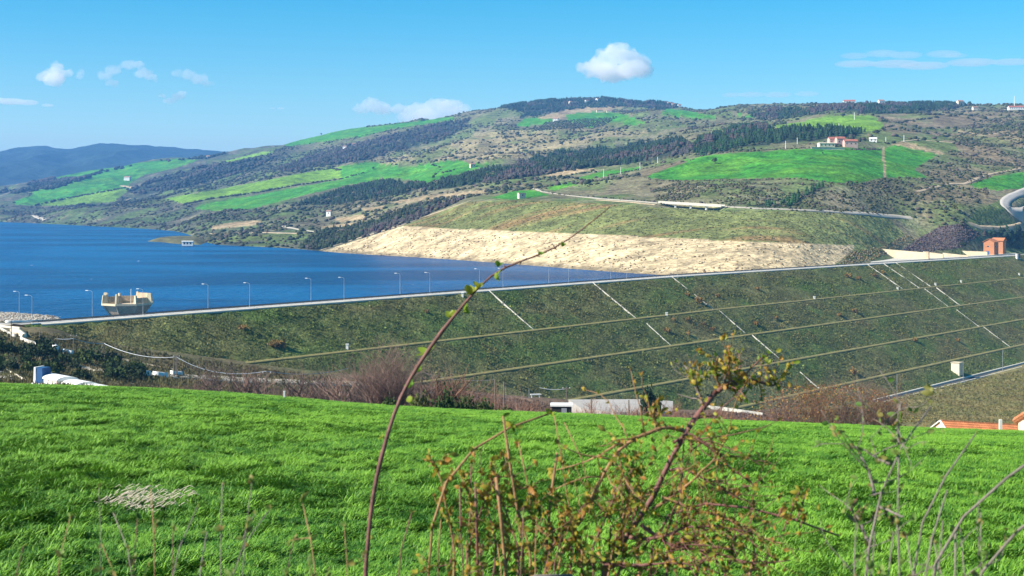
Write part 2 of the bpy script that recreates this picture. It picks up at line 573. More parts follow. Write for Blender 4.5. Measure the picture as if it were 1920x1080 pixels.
# --- the far side: from the lake shore up to the skyline
FK = {
 -700: [(411, 3700), (400, 3900), (385, 4300), (370, 4700), (355, 5000), (345, 5200), (335, 5400), (325, 5600)],
 -300: [(413, 3450), (402, 3750), (388, 4100), (375, 4500), (362, 4800), (352, 5000), (345, 5200), (338, 5400)],
 0: [(416, 3170), (405, 3350), (392, 3650), (380, 3950), (370, 4250), (362, 4500), (356, 4800), (351, 5000)],
 150: [(423, 2667), (408, 2950), (392, 3300), (375, 3700), (358, 4100), (345, 4400), (335, 4700), (327, 5000)],
 300: [(431, 2257), (415, 2500), (395, 2850), (375, 3200), (355, 3600), (335, 4000), (317, 4500), (301, 5000)],
 352: [(436, 2058), (420, 2250), (398, 2600), (376, 3000), (355, 3400), (332, 3800), (312, 4350), (294, 5000)],
 380: [(459, 1467), (440, 1700), (405, 2200), (378, 2750), (355, 3250), (331, 3700), (309, 4300), (289, 5000)],
 430: [(461, 1431), (440, 1640), (405, 2150), (378, 2650), (355, 3050), (330, 3550), (304, 4200), (284, 5000)],
 530: [(465, 1364), (440, 1560), (410, 1900), (380, 2250), (350, 2700), (320, 3200), (292, 3900), (266, 4800)],
 640: [(475, 1222), (455, 1350), (425, 1600), (395, 1900), (360, 2300), (325, 2850), (285, 3600), (241, 4700)],
 760: [(481, 1150), (424, 1242), (400, 1400), (370, 1800), (340, 2250), (300, 2900), (260, 3700), (230, 4600)],
 880: [(489, 1067), (432, 1165), (378, 1250), (350, 1600), (320, 2050), (285, 2650), (245, 3600), (209, 4500)],
 960: [(495, 1012), (438, 1100), (375, 1215), (348, 1450), (320, 1850), (280, 2600), (235, 3600), (194, 4600)],
 1070: [(504, 939), (442, 1035), (380, 1150), (350, 1380), (320, 1750), (280, 2500), (230, 3500), (181, 4700)],
 1180: [(512, 882), (446, 985), (382, 1090), (350, 1260), (315, 1650), (270, 2400), (225, 3400), (185, 4600)],
 1300: [(519, 838), (449, 950), (389, 1060), (345, 1150), (310, 1350), (265, 2000), (225, 3000), (195, 4200)],
 1400: [(524, 810), (452, 915), (392, 1040), (343, 1130), (300, 1420), (255, 1900), (215, 2900), (194, 4000)],
 1500: [(524, 830), (455, 920), (394, 1045), (340, 1165), (285, 1450), (248, 1850), (210, 2800), (192, 3800)],
 1600: [(512, 885), (460, 985), (399, 1085), (340, 1210), (280, 1480), (240, 1950), (210, 2700), (195, 3600)],
 1700: [(505, 930), (484, 1050), (430, 1140), (385, 1180), (320, 1350), (265, 1700), (220, 2500), (193, 3400)],
 1800: [(495, 1035), (478, 1098), (440, 1130), (400, 1172), (330, 1380), (270, 1750), (220, 2500), (191, 3300)],
 1900: [(490, 1120), (474, 1185), (430, 1215), (385, 1255), (330, 1430), (270, 1750), (220, 2400), (192, 3200)],
 2000: [(485, 1230), (465, 1255), (425, 1290), (380, 1350), (325, 1500), (270, 1800), (220, 2400), (192, 3200)],
 2300: [(470, 1500), (450, 1530), (415, 1560), (370, 1620), (320, 1750), (265, 2000), (215, 2500), (182, 3200)],
 2700: [(455, 1800), (440, 1830), (405, 1880), (360, 1950), (310, 2100), (255, 2300), (205, 2700), (172, 3300)],
}
for k_, v_ in FK.items():
    y0, Y0 = v_[0]
    yl, Yl = v_[-1]
    zl = CZ + (HY - yl) / F * Yl
    FK[k_] = [('z', Y0 - 70, -12.0)] + v_ + [('z', Yl + 500, zl - 45), ('z', Yl + 1500, zl - 200)]
def far_relief(X, Y, px, t):
    bank = (px > 590) & (px < 1690)
    w = np.where(bank, sstep(3.0, 3.8, t), sstep(1.2, 2.2, t)) * (1 - 0.45 * sstep(6.5, 8.0, t))
    w = w * (1 - 0.7 * sstep(1760, 1850, px) * (1 - sstep(3.5, 4.5, t)))
    wr = gsm(w.astype(float), 12, 0)
    big = fbm(X / 330 + 5, Y / 420, 3) - 0.5
    rdg = 1 - np.abs(2 * fbm(X / 190 + 40, Y / 300 + 3, 3) - 1)
    sml = fbm(X / 45, Y / 60 + 8, 3) - 0.5
    return wr * (big * 0.013 * Y + (rdg - 0.75) * 0.011 * np.minimum(Y, 3500) + sml * 4.0)
_f0 = Sheet(FK, PXF, 12, sm_px=8, sm_t=2)
BRA, BRB = _f0.hit([1238], [381])[0], _f0.hit([1356], [388.5])[0]
def far_relief2(X, Y, px, t):
    # a hollow crossed by the road viaduct
    yb = np.interp(px, [1238, 1356], [BRA[1], BRB[1]])
    return far_relief(X, Y, px, t) - 10 * np.exp(-((px - 1300) / 47) ** 6) * np.exp(-((Y - yb + 2) / 9) ** 4)
far = Sheet(FK, PXF, 26, sm_px=8, sm_t=3, relief=far_relief2)

# --- the near side: from the foot of the dam to the brow behind the meadow
NK = {
 -700: [('z', 620, -.6), (595, 520), (630, 430), (670, 370), (700, 300), (712, 220), (715, 162)],
 -300: [('z', 605, -.6), (600, 490), (640, 410), (680, 350), (708, 290), (720, 220), (722, 162)],
 0: [('z', 582, -.6), (607, 447), (650, 392), (690, 340), (718, 285), (728, 220), (730, 162)],
 100: [('z', 570, -.8), (613, 446), (655, 405), (692, 355), (719, 300), (730, 230), (733, 162)],
 160: [('z', 545, -2.5), (637, 452), (665, 420), (695, 375), (720, 320), (733, 240), (735, 162)],
 330: [('z', 560, -10), (660, 463), (690, 430), (712, 395), (730, 350), (742, 250), (745, 162)],
 640: [('z', 640, -22), (700, 496), (722, 465), (745, 430), (765, 380), (772, 260), (772, 162)],
 1000: [('z', 720, -36), (745, 541), (765, 510), (780, 470), (795, 400), (797, 280), (795, 162)],
 1300: [('z', 780, -48), (768, 595), (785, 555), (800, 500), (812, 420), (814, 290), (808, 162)],
 1640: [('z', 880, -58), (757, 686), (785, 625), (808, 560), (822, 460), (824, 310), (815, 165)],
 1920: [('z', 1000, -58), (683, 848), (740, 700), (795, 590), (825, 470), (830, 315), (820, 165)],
 2300: [('z', 1400, -58), (588, 1240), (690, 820), (770, 640), (825, 480), (830, 320), (822, 165)],
 2700: [('z', 2600, -58), (486, 2400), (640, 980), (750, 680), (820, 500), (830, 330), (822, 165)],
}
for k_ in NK:
    NK[k_] = NK[k_][::-1]
def near_relief(X, Y, px, t):
    w = sstep(0.3, 1.2, t) * (1 - 0.6 * sstep(4.6, 5.0, t))
    return w * ((fbm(X / 45, Y / 45, 3) - 0.5) * 3.0 + (fbm(X / 9, Y / 9, 3) - 0.5) * 1.2)
PXN = np.concatenate([np.arange(-700, -20, 20), np.arange(-20, 1941, 4), np.arange(1960, 2701, 20)])
near = Sheet(NK, PXN, 26, sm_px=5, sm_t=3, relief=near_relief)

# --- the wheat meadow in front: a convex brow, its edge seen against the valley
EDGE = ([-700, -300, 0, 150, 300, 450, 560, 640, 760, 900, 1100, 1280, 1440, 1640, 1760, 1920, 2300, 2700],
        [700, 708, 717, 720, 726, 735, 744, 752, 760, 767, 774, 782, 788, 796, 801, 806, 815, 822])
YE = 130.0
def meadow_z(X, Y):
    e = (np.interp(CX + F * X / np.maximum(Y, 4.0), *EDGE) - HY) / F
    return CZ - 0.30 * np.clip(Y / 40, 0, 1) - (e * Y + 2.6 * (1 - Y / YE) ** 2) + (fbm(X / 3.0, Y / 5.0, 3) - 0.5) * 0.16 * np.clip(Y / 20, 0, 1)
def meadow_hit(px, y):
    Y = np.linspace(8, 128, 2400)
    X = (px - CX) / F * Y
    yy = HY - (meadow_z(X, Y) - CZ) / Y * F
    i = int(np.argmin(np.abs(yy - y)))
    return np.array([X[i], Y[i], meadow_z(X[i:i + 1], Y[i:i + 1])[0]])

# ------------------------------------------------------------------ land cover of the far side (world areas, given by the photo pixels they show at)
GREEN = (0.045, 0.190, 0.018); LIME = (0.130, 0.240, 0.022); OLIVE = (0.105, 0.135, 0.04)
TAN = (0.30, 0.225, 0.125); BEIGE = (0.47, 0.365, 0.21); BANK = (0.145, 0.160, 0.052); BROWN = (0.135, 0.108, 0.062)
PURPLE = (0.085, 0.065, 0.060); DARK = (0.030, 0.042, 0.026); SCRUB = (0.105, 0.118, 0.050); BLUISH = (0.045, 0.052, 0.038)
FIELDS = [
 (GREEN, [(25, 378), (60, 366), (62, 352), (110, 350), (60, 330), (110, 318), (200, 312), (330, 297), (372, 300), (330, 315), (270, 328), (240, 345), (245, 352), (215, 378), (110, 386), (30, 384)]),
 (LIME, [(60, 385), (120, 372), (200, 358), (245, 352), (215, 378), (110, 386)]),
 (OLIVE, [(200, 388), (310, 372), (330, 376), (260, 386)]),
 (LIME, [(405, 306), (490, 285), (515, 284), (500, 290), (440, 303)]),
 (LIME, [(310, 372), (400, 357), (500, 338), (560, 326), (640, 312), (640, 334), (560, 344), (480, 360), (390, 372), (345, 382)]),
 (GREEN, [(360, 391), (400, 379), (480, 366), (560, 350), (640, 337), (640, 312), (690, 303), (760, 313), (830, 302), (865, 300), (880, 307), (930, 306), (870, 325), (800, 343), (740, 333), (715, 335), (640, 350), (560, 368), (470, 392), (400, 395)]),
 (GREEN, [(530, 270), (560, 262), (600, 250), (640, 240), (700, 237), (780, 227), (850, 218), (850, 226), (760, 238), (720, 245), (680, 257), (640, 262), (600, 267), (540, 275)]),
 (OLIVE, [(880, 233), (905, 218), (930, 222), (925, 236), (900, 238)]),
 (GREEN, [(968, 232), (985, 222), (1030, 221), (1042, 227), (1010, 236), (970, 237)]),
 (TAN, [(1005, 222), (1060, 206), (1165, 195), (1175, 199), (1120, 211), (1040, 222)]),
 (GREEN, [(1060, 215), (1090, 212), (1135, 209), (1165, 213), (1215, 230), (1170, 237), (1105, 238), (1065, 228)]),
 (OLIVE, [(1105, 232), (1140, 226), (1190, 229), (1150, 234)]),
 (GREEN, [(1250, 203), (1285, 207), (1345, 218), (1340, 224), (1280, 222), (1240, 212)]),
 (GREEN, [(1370, 212), (1430, 215), (1440, 222), (1390, 220)]),
 (LIME, [(1440, 238), (1520, 225), (1560, 218), (1630, 216), (1645, 222), (1658, 238), (1640, 247), (1600, 242), (1540, 240), (1480, 242)]),
 (OLIVE, [(1545, 218), (1555, 211), (1600, 209), (1595, 216)]),
 (GREEN, [(1200, 330), (1230, 322), (1280, 300), (1340, 290), (1480, 280), (1560, 277), (1654, 278), (1655, 300), (1658, 333), (1600, 345), (1570, 343), (1500, 333), (1380, 335), (1300, 338), (1240, 337)]),
 (GREEN, [(1659, 278), (1680, 272), (1720, 280), (1760, 290), (1740, 300), (1715, 318), (1740, 333), (1663, 333), (1659, 300)]),
 (TAN, [(1665, 271), (1690, 265), (1770, 286), (1765, 290), (1720, 280), (1680, 272)]),
 (TAN, [(1654, 277), (1659, 277), (1661, 335), (1656, 335)]),
 (GREEN, [(1820, 346), (1860, 331), (1930, 319), (2100, 316), (2100, 350), (1930, 352), (1870, 357), (1830, 352)]),
 (OLIVE, [(1830, 395), (1880, 372), (1900, 380), (1880, 400), (1840, 420), (1815, 420)]),
 (OLIVE, [(1690, 262), (1740, 258), (1790, 270), (1800, 285), (1780, 287), (1720, 272)]),
 (GREEN, [(920, 371), (965, 358), (1000, 356), (1030, 366), (965, 374)]),
 (GREEN, [(1020, 352), (1070, 343), (1085, 346), (1040, 358)]),
 (GREEN, [(1080, 334), (1130, 321), (1200, 313), (1200, 318), (1150, 328), (1095, 338)]),
 (BROWN, [(1180, 330), (1215, 318), (1280, 300), (1290, 303), (1240, 320), (1210, 332)]),
 (TAN, [(675, 392), (720, 385), (722, 391), (690, 398)]),
 (TAN, [(735, 379), (800, 367), (910, 356), (910, 362), (800, 374), (745, 381)]),
 (TAN, [(625, 410), (680, 402), (690, 409), (640, 418)]),
 (TAN, [(600, 425), (660, 418), (670, 426), (610, 436)]),
 (TAN, [(395, 424), (440, 416), (490, 413), (488, 420), (440, 426), (398, 430)]),
 (OLIVE, [(375, 450), (470, 440), (560, 438), (560, 446), (470, 452), (380, 456)]),
 (TAN, [(1010, 331), (1060, 320), (1110, 315), (1122, 318), (1040, 332)]),
 (TAN, [(1795, 243), (1830, 250), (1832, 254), (1798, 247)]),
 (BANK, [(880, 378), (1000, 375), (1240, 388), (1350, 396), (1480, 395), (1660, 406), (1695, 440), (1640, 475), (1602, 474), (1602, 460), (1300, 448), (1000, 435), (755, 424)]),
 (BEIGE, [(590, 478), (597, 473), (755, 424), (1000, 435), (1300, 448), (1602, 460), (1600, 468), (1585, 480), (1560, 500), (1500, 530), (1300, 560), (1240, 530), (900, 505), (700, 490)]),
 (PURPLE, [(1690, 470), (1720, 450), (1760, 425), (1810, 418), (1840, 440), (1800, 465), (1740, 472)]),
]
TANHILL = [(690, 300), (750, 285), (840, 270), (920, 243), (1000, 240), (1180, 238), (1225, 250), (1180, 262), (1080, 275), (1000, 290), (940, 300), (865, 299), (830, 300), (760, 311), (720, 308)]
RIGHTHILL = [(1650, 215), (1800, 210), (1940, 200), (2700, 200), (2700, 400), (1800, 420), (1700, 400), (1660, 335), (1740, 330), (1770, 290), (1690, 262), (1640, 250)]
MOUND = [(1210, 345), (1300, 340), (1560, 345), (1700, 335), (1740, 400), (1660, 404), (1480, 392), (1240, 384)]
WOODS = {
 'summit': [(935, 200), (965, 193), (1000, 189), (1060, 187), (1100, 184), (1160, 182), (1250, 190), (1290, 198), (1240, 206), (1180, 200), (1100, 203), (1060, 207), (1010, 216), (975, 222), (985, 211), (950, 203)],
 'middle': [(560, 385), (590, 372), (640, 356), (720, 340), (800, 348), (880, 327), (930, 312), (1000, 297), (1050, 285), (1200, 268), (1280, 262), (1300, 275), (1290, 290), (1200, 305), (1100, 316), (1000, 330), (900, 345), (800, 358), (700, 372), (640, 385)],
 'slope': [(520, 318), (560, 300), (640, 275), (700, 262), (760, 245), (880, 222), (880, 235), (830, 262), (740, 285), (690, 300), (600, 312), (540, 322)],
 'farm': [(1290, 287), (1310, 262), (1380, 242), (1440, 238), (1445, 245), (1540, 243), (1622, 247), (1600, 255), (1500, 265), (1400, 275), (1320, 292)],
 'ridge': [(1400, 216), (1450, 206), (1520, 204), (1600, 197), (1700, 193), (1780, 190), (1832, 189), (1820, 196), (1780, 206), (1700, 213), (1610, 213), (1560, 206), (1480, 222), (1430, 224)],
 'treeline': [(0, 358), (100, 348), (200, 318), (290, 305), (400, 293), (425, 287), (390, 298), (300, 302), (200, 322), (100, 355), (0, 366)],
 'left': [(235, 358), (290, 335), (380, 312), (430, 305), (520, 292), (480, 315), (400, 340), (330, 355), (260, 366)],
 'patch': [(50, 346), (70, 334), (110, 335), (150, 334), (150, 341), (110, 350), (60, 353)],
 'shore': [(560, 465), (580, 448), (600, 432), (680, 420), (720, 408), (790, 382), (870, 372), (850, 384), (790, 408), (745, 428), (660, 452), (597, 470)],
 'hedge': [(1385, 386), (1470, 380), (1540, 346), (1546, 352), (1480, 388)],
 'gate': [(1884, 464), (1886, 446), (1846, 444), (1850, 432), (1960, 431), (1960, 470)],
}
def far_colour():
    px = s_px = np.repeat(far.PX[:, None], far.Y.shape[1], 1)
    X, Y, y = far.X, far.Y, far.y
    jx = px + (fbm(X / 25, Y / 40, 3) - 0.5) * 10 * np.minimum(1, 1500 / Y)
    jy = y + (fbm(X / 25 + 50, Y / 40, 3) - 0.5) * 5 * np.minimum(1, 1500 / Y)
    n1 = fbm(X / 120, Y / 160, 4)[..., None]
    n2 = fbm(X / 28 + 9, Y / 40, 3)[..., None]
    A = lambda c: np.array(c)
    c = A(SCRUB) * (1 - n1) + A((0.19, 0.155, 0.095)) * n1
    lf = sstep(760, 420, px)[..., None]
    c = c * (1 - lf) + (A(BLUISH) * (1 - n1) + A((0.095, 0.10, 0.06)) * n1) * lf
    k = inpoly(jx, jy, RIGHTHILL)
    c[k] = (A((0.13, 0.112, 0.055)) * (1 - n1) + A((0.22, 0.16, 0.10)) * n1)[k]
    k = inpoly(jx, jy, TANHILL)
    c[k] = (A((0.19, 0.175, 0.08)) * (1 - n1) + A((0.29, 0.225, 0.12)) * n1)[k]
    k = inpoly(jx, jy, MOUND)
    c[k] = (A((0.095, 0.105, 0.040)) * (1 - n1) + A((0.20, 0.165, 0.095)) * n1)[k]
    for nm, p in WOODS.items():
        k = inpoly(jx, jy, p)
        c[k] = DARK
    gm = np.clip((fbm(X / 60 + 70, Y / 90 + 7, 4)[..., None] - 0.45) * 7, 0, 1) * 0.72
    gm = gm * (~np.any([inpoly(jx, jy, p) for p in WOODS.values()], 0))[..., None]
    c = c * (1 - gm) + A((0.085, 0.135, 0.034)) * gm
    spk = np.clip((n2 - 0.56) * 6, 0, 1)
    c = c * (1 - 0.5 * spk) + A((0.22, 0.18, 0.12)) * 0.5 * spk
    for fc, p in FIELDS:
        k = inpoly(jx if fc in (BANK, PURPLE) else px + 0.25 * (jx - px), y + 0.3 * (jy - y), p)
        v = A(fc) * (0.86 + 0.28 * n1)
        if fc == BANK:
            st = fbm(X / 90, Y / 14 + 3, 3)[..., None]
            v = A(BANK) * (0.85 + 0.4 * n1) * (1 - sstep(0.5, 0.75, st)) + A((0.20, 0.135, 0.055)) * sstep(0.5, 0.75, st)
        if fc == BEIGE:
            v = A(BEIGE) * (0.85 + 0.3 * n2)
            wet = sstep(3.0, 0.6, far.Z)[..., None]
            v = v * (1 - wet * 0.45)
        if fc == GREEN:
            v = A(GREEN) * (0.9 + 0.2 * n1) + A((0.03, 0.02, 0.0)) * sstep(0.45, 0.7, n2)
        c[k] = v[k]
    return c
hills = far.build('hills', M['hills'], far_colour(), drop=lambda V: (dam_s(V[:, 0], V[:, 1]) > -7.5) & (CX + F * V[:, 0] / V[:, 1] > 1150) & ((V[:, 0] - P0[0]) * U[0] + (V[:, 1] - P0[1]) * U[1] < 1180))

# blue mountains beyond
MP = ([-900, -300, -80, 0, 40, 75, 100, 130, 160, 190, 230, 300, 350, 400, 440, 520, 700, 900],
      [303, 292, 287, 282, 275, 270, 273, 278, 273, 268, 269, 273, 277, 281, 284, 291, 303, 320])
MK = {}
for p_, y_ in zip(*MP):
    MK[p_] = [(372, 6200), ((372 * 0.65 + y_ * 0.35), 7000), ((372 * 0.3 + y_ * 0.7), 8000), (y_, 9200), ('z', 10800, CZ + (HY - y_) / F * 9200 - 260)]
PXM = np.concatenate([np.arange(-900, -20, 20), np.arange(-20, 700, 4), np.arange(700, 901, 20)])
def mt_relief(X, Y, px, t):
    rdg = 1 - np.abs(2 * fbm(X / 420 + 4, Y / 900, 4) - 1)
    return (rdg - 0.75) * 95 * sstep(0, 1.0, t) * (1 - 0.85 * sstep(2.2, 3.0, t)) + (fbm(X / 60, Y / 80, 3) - 0.5) * 16
mts = Sheet(MK, PXM, 40, sm_px=1.5, sm_t=2, relief=mt_relief)
mc = np.array((0.022, 0.036, 0.030)) * (0.7 + 0.6 * fbm(mts.X / 300, mts.Y / 400, 4)[..., None])
mts.build('mountains', M['mountain'], mc)

# near side ground
def near_colour():
    px = np.repeat(near.PX[:, None], near.Y.shape[1], 1)
    X, Y, y = near.X, near.Y, near.y
    n1 = fbm(X / 22, Y / 22, 4)[..., None]
    n2 = fbm(X / 6 + 3, Y / 6, 3)[..., None]
    A = lambda c: np.array(c)
    c = A((0.085, 0.095, 0.035)) * (1 - n1) + A((0.16, 0.115, 0.07)) * n1
    rt = sstep(1450, 1650, px)[..., None]
    c = c * (1 - rt) + (A((0.12, 0.125, 0.04)) * (1 - n2) + A((0.22, 0.17, 0.07)) * n2) * rt
    md = (sstep(560, 800, px) * (1 - sstep(1350, 1500, px)))[..., None]
    c = c * (1 - md * 0.7) + A((0.17, 0.105, 0.075)) * (0.7 + 0.6 * n2) * md * 0.7
    lf = sstep(260, 60, px)[..., None] * sstep(625, 650, y)[..., None]
    c = c * (1 - lf * 0.7) + A((0.05, 0.065, 0.025)) * lf * 0.7
    rip = (sstep(200, 150, px) * sstep(604, 598, y))[..., None]
    c = c * (1 - rip) + A((0.44, 0.40, 0.34)) * (0.75 + 0.5 * n2) * rip
    return c
near.build('valley', M['valley'], near_colour())

# meadow ground
mY = np.concatenate([np.linspace(-6, 12, 30), np.linspace(12.5, 168, 180)])
mP = np.linspace(-1.1, 1.1, 160)
gx = mP[None, :] * np.maximum(mY[:, None], 8) * 0.62
gy = np.repeat(mY[:, None], 160, 1)
mz = meadow_z(gx, gy)
idm = np.arange(mz.size).reshape(mz.shape)
qm = np.stack([idm[:-1, :-1], idm[:-1, 1:], idm[1:, 1:], idm[1:, :-1]], -1).reshape(-1, 4)
kind(mesh_np('meadow', np.stack([gx, gy, mz], -1).reshape(-1, 3), qm, M['soil'], smooth=True), 'structure')

# lake
lk = [(-9000, 380), (-260, 380), (P0[0] - 300 * U[0] - 4 * NN[0], P0[1] - 300 * U[1] - 4 * NN[1]), (P0[0] + 720 * U[0] - 4 * NN[0], P0[1] + 720 * U[1] - 4 * NN[1]), (500, 1500), (500, 6500), (-9000, 6500)]
lo = MB()
lo.v = [(x, y, 0.0) for x, y in lk]
lo.f = [tuple(range(len(lk)))]
kind(lo.build('lake_water', M['water']), 'structure')
# a deep ground sheet out to the horizon, under everything
gd = MB()
gd.v = [(-14000, -300, -75), (14000, -300, -75), (14000, 11500, -75), (-14000, 11500, -75)]
gd.f = [(0, 1, 2, 3)]
kind(gd.build('ground', M['soil']), 'structure')

# peninsula tip in the lake
pp = [far.hit([q], [w])[0] if False else px2w(q, w, 117348 / (w - 379)) for q, w in ((262, 452.5), (300, 455), (340, 459), (385, 461), (400, 450), (370, 445), (330, 446), (290, 448))]
pc = np.mean(np.array(pp), 0)
V_, Fq = [], []
nr = 14
rim = []
for i in range(64):
    u_ = i / 64 * len(pp)
    a_, b_ = pp[int(u_) % len(pp)], pp[(int(u_) + 1) % len(pp)]
    rim.append(a_ + (b_ - a_) * (u_ % 1))
rim = np.array(rim)
for r_ in range(nr):
    k_ = r_ / (nr - 1)
    ring = rim * (1 - k_) + pc * k_
    hz = 4.5 * sstep(0, 0.5, np.full(64, k_)) - 1.0 + (fbm(ring[:, 0] / 18, ring[:, 1] / 25, 3) - 0.4) * 2.5 * sstep(0, 0.25, np.full(64, k_))
    V_ += [(x, y, h) for (x, y, _z), h in zip(ring, hz)]
for r_ in range(nr - 1):
    for i in range(64):
        Fq.append((r_ * 64 + i, r_ * 64 + (i + 1) % 64, (r_ + 1) * 64 + (i + 1) % 64, (r_ + 1) * 64 + i))
V_ = np.array(V_)
pcol = np.array((0.11, 0.105, 0.05)) * (0.7 + 0.6 * fbm(V_[:, 0] / 15, V_[:, 1] / 20, 3)[:, None])
kind(mesh_np('peninsula_ground', V_, np.array(Fq), M['hills'], col=pcol, smooth=True), 'structure')
# ------------------------------------------------------------------ the earth dam
dam = empty('earth_dam', tuple(dam_pt(240, 0)))
tag(dam, 'long grassy embankment dam with a road along its crest, holding back the blue lake', 'dam')
Minv = Matrix.Translation(-Vector(dam.location))
def adopt(o, p=dam):
    o.parent = p
    o.matrix_parent_inverse = p.matrix_basis.inverted()
    return o
A0, A1 = -72.0, 1250.0
ag = np.concatenate([np.arange(A0, 820, 1.3), np.arange(820, A1, 8)])
sg = np.concatenate([[0.0], np.arange(0.9, 103.1, 0.85)])
aa, ss = np.meshgrid(ag, sg, indexing='ij')
V = dam_pt(aa, ss)
rough = (fbm(aa / 1.6, ss / 1.4, 3) - 0.5) * 0.75 + (fbm(aa / 14, ss / 9, 3) - 0.5) * 1.1
onb = np.ones_like(ss)
for b_ in BERMS:
    onb = onb * sstep(1.2, 3.2, np.abs(ss - b_))
rough = rough * onb * sstep(0, 2.5, ss) * sstep(99, 95, ss)
V[..., 2] += rough
n1 = fbm(aa / 38, ss / 16, 4)[..., None]
n2 = fbm(aa / 7, ss / 4, 3)[..., None]
dg = np.array((0.090, 0.125, 0.028)) * (1 - n1) + np.array((0.180, 0.145, 0.060)) * n1
dg = dg * (0.7 + 0.6 * n2)
gp = np.clip((fbm(aa / 26 + 30, ss / 12, 3)[..., None] - 0.52) * 6, 0, 1)
dg = dg * (1 - 0.6 * gp) + np.array((0.072, 0.130, 0.022)) * 0.6 * gp
di = np.arange(aa.size).reshape(aa.shape)
dq = np.stack([di[:-1, :-1], di[:-1, 1:], di[1:, 1:], di[1:, :-1]], -1).reshape(-1, 4)
adopt(mesh_np('valley_face', V.reshape(-1, 3), dq, M['damgrass'], col=dg.reshape(-1, 3), smooth=True))
def dam_strip(name, mat_, prof, a0, a1, step=6.0):
    """a profile of (s, dz above the crest line) swept along the crest"""
    av = np.arange(a0, a1 + step, step)
    P = []
    for a in av:
        b0 = dam_pt(a, 0)
        for (s_, dz) in prof:
            P.append((b0[0] + s_ * NN[0], b0[1] + s_ * NN[1], b0[2] + dz))
    k = len(prof)
    f = []
    for i in range(len(av) - 1):
        for j in range(k - 1):
            f.append((i * k + j, i * k + j + 1, (i + 1) * k + j + 1, (i + 1) * k + j))
    f.append(tuple(range(k)))
    return adopt(mesh_np(name, np.array(P), [np.array(f[:-1])], mat_))
def prism_strip(name, mat_, s0, s1, h, a0, a1, base=-0.4, step=6.0):
    return dam_strip(name, mat_, [(s1, base), (s1, h), (s0, h), (s0, base)], a0, a1, step)
dam_strip('crest_road', M['grey_road'], [(-0.75, 0.0), (-5.3, 0.0)], A0, A1)
prism_strip('kerb_wall', M['white'], -0.75, 0.15, 0.18, A0 + 3, 795)
prism_strip('kerb_wall', M['concrete'], -5.8, -5.3, 0.25, A0 + 3, 500)
for s_ in (-1.2, -5.0):
    prism_strip('guardrail_beam', M['rail'], s_ - 0.06, s_ + 0.06, 0.55, A0 + 6, 790 if s_ > -2 else 500, base=0.3)
    pm = MB()
    for a in np.arange(A0 + 6, 500, 4.0):
        b0 = dam_pt(a, s_)
        pm.box((b0[0], b0[1], dam_pt(a, 0)[2] + 0.2), (0.14, 0.14, 0.7))
    kind(adopt(pm.build('guardrail_post', M['rail'])), 'stuff')
dam_strip('lake_face', M['concrete'], [(-5.8, -0.05), (-20, -9.0)], A0, A1)
def along(name, mat_, a0, a1, s0, s1, h, step=2.0, lift=0.1):
    """a solid strip that lies on the valley face between two offsets, along the crest"""
    av = np.arange(a0, a1 + step, step)
    p0, p1 = dam_pt(av, np.full_like(av, s0), lift), dam_pt(av, np.full_like(av, s1), lift)
    m = len(av)
    P = np.concatenate([p0 + [0, 0, -1.0], p0 + [0, 0, h], p1 + [0, 0, h], p1 + [0, 0, -1.0]])
    f = []
    for i in range(m - 1):
        for k in range(3):
            f.append((k * m + i, k * m + i + 1, (k + 1) * m + i + 1, (k + 1) * m + i))
    return adopt(mesh_np(name, P, np.array(f), mat_))
for b_ in BERMS:
    along('berm_path', M['berm'], -30, 1200, b_ - 1.6, b_ + 1.6, 0.10, 4.0)
def drain(name, a, s0, s1, w=0.42):
    sv = np.linspace(s0, s1, max(2, int((s1 - s0) / 1.5)))
    p = dam_pt(np.full_like(sv, a), sv)
    m = len(sv)
    L_, R_ = p - U * w / 2, p + U * w / 2
    up = np.array([0, 0, 0.36]); dn = np.array([0, 0, -0.8])
    P = np.concatenate([L_ + dn, L_ + up, R_ + up, R_ + dn])
    f = []
    for i in range(m - 1):
        for k in range(3):
            f.append((k * m + i, k * m + i + 1, (k + 1) * m + i + 1, (k + 1) * m + i))
    f = np.array(f + [(0, m, 2 * m, 3 * m), (m - 1, 4 * m - 1, 3 * m - 1, 2 * m - 1)])
    return adopt(mesh_np(name, P, f, M['concrete']))
for (c_px, segs) in ((915, [(0.5, 25)]), (1110, [(0.5, 25), (31, 44)]), (1258, [(0.5, 10), (14, 25), (28.5, 43.5), (47, 63), (73, 84)]),
                     (1625, [(0.5, 24)]), (1655, [(0.5, 25), (28.5, 44), (49, 64), (66.5, 83)]), (1678, [(0.5, 25), (28.5, 44)])):
    for (s0, s1) in segs:
        drain('drain_channel', dam_a(c_px), s0, s1)
along('crest_gutter', M['concrete'], A0 + 6, 800, 0.16, 1.05, 0.12, 3.0)
# gutter along the toe, two walls and a bottom coloured dark to stand for the shade inside
TA0 = dam_a(1640, 98.5)
along('gutter_wall', M['concrete'], TA0, 760, 101.2, 101.9, 0.75, 3.0)
along('gutter_wall', M['concrete'], TA0, 760, 97.0, 97.6, 0.55, 3.0)
along('gutter_floor', M['gutter_shade'], TA0, 760, 97.6, 101.2, 0.05, 3.0)
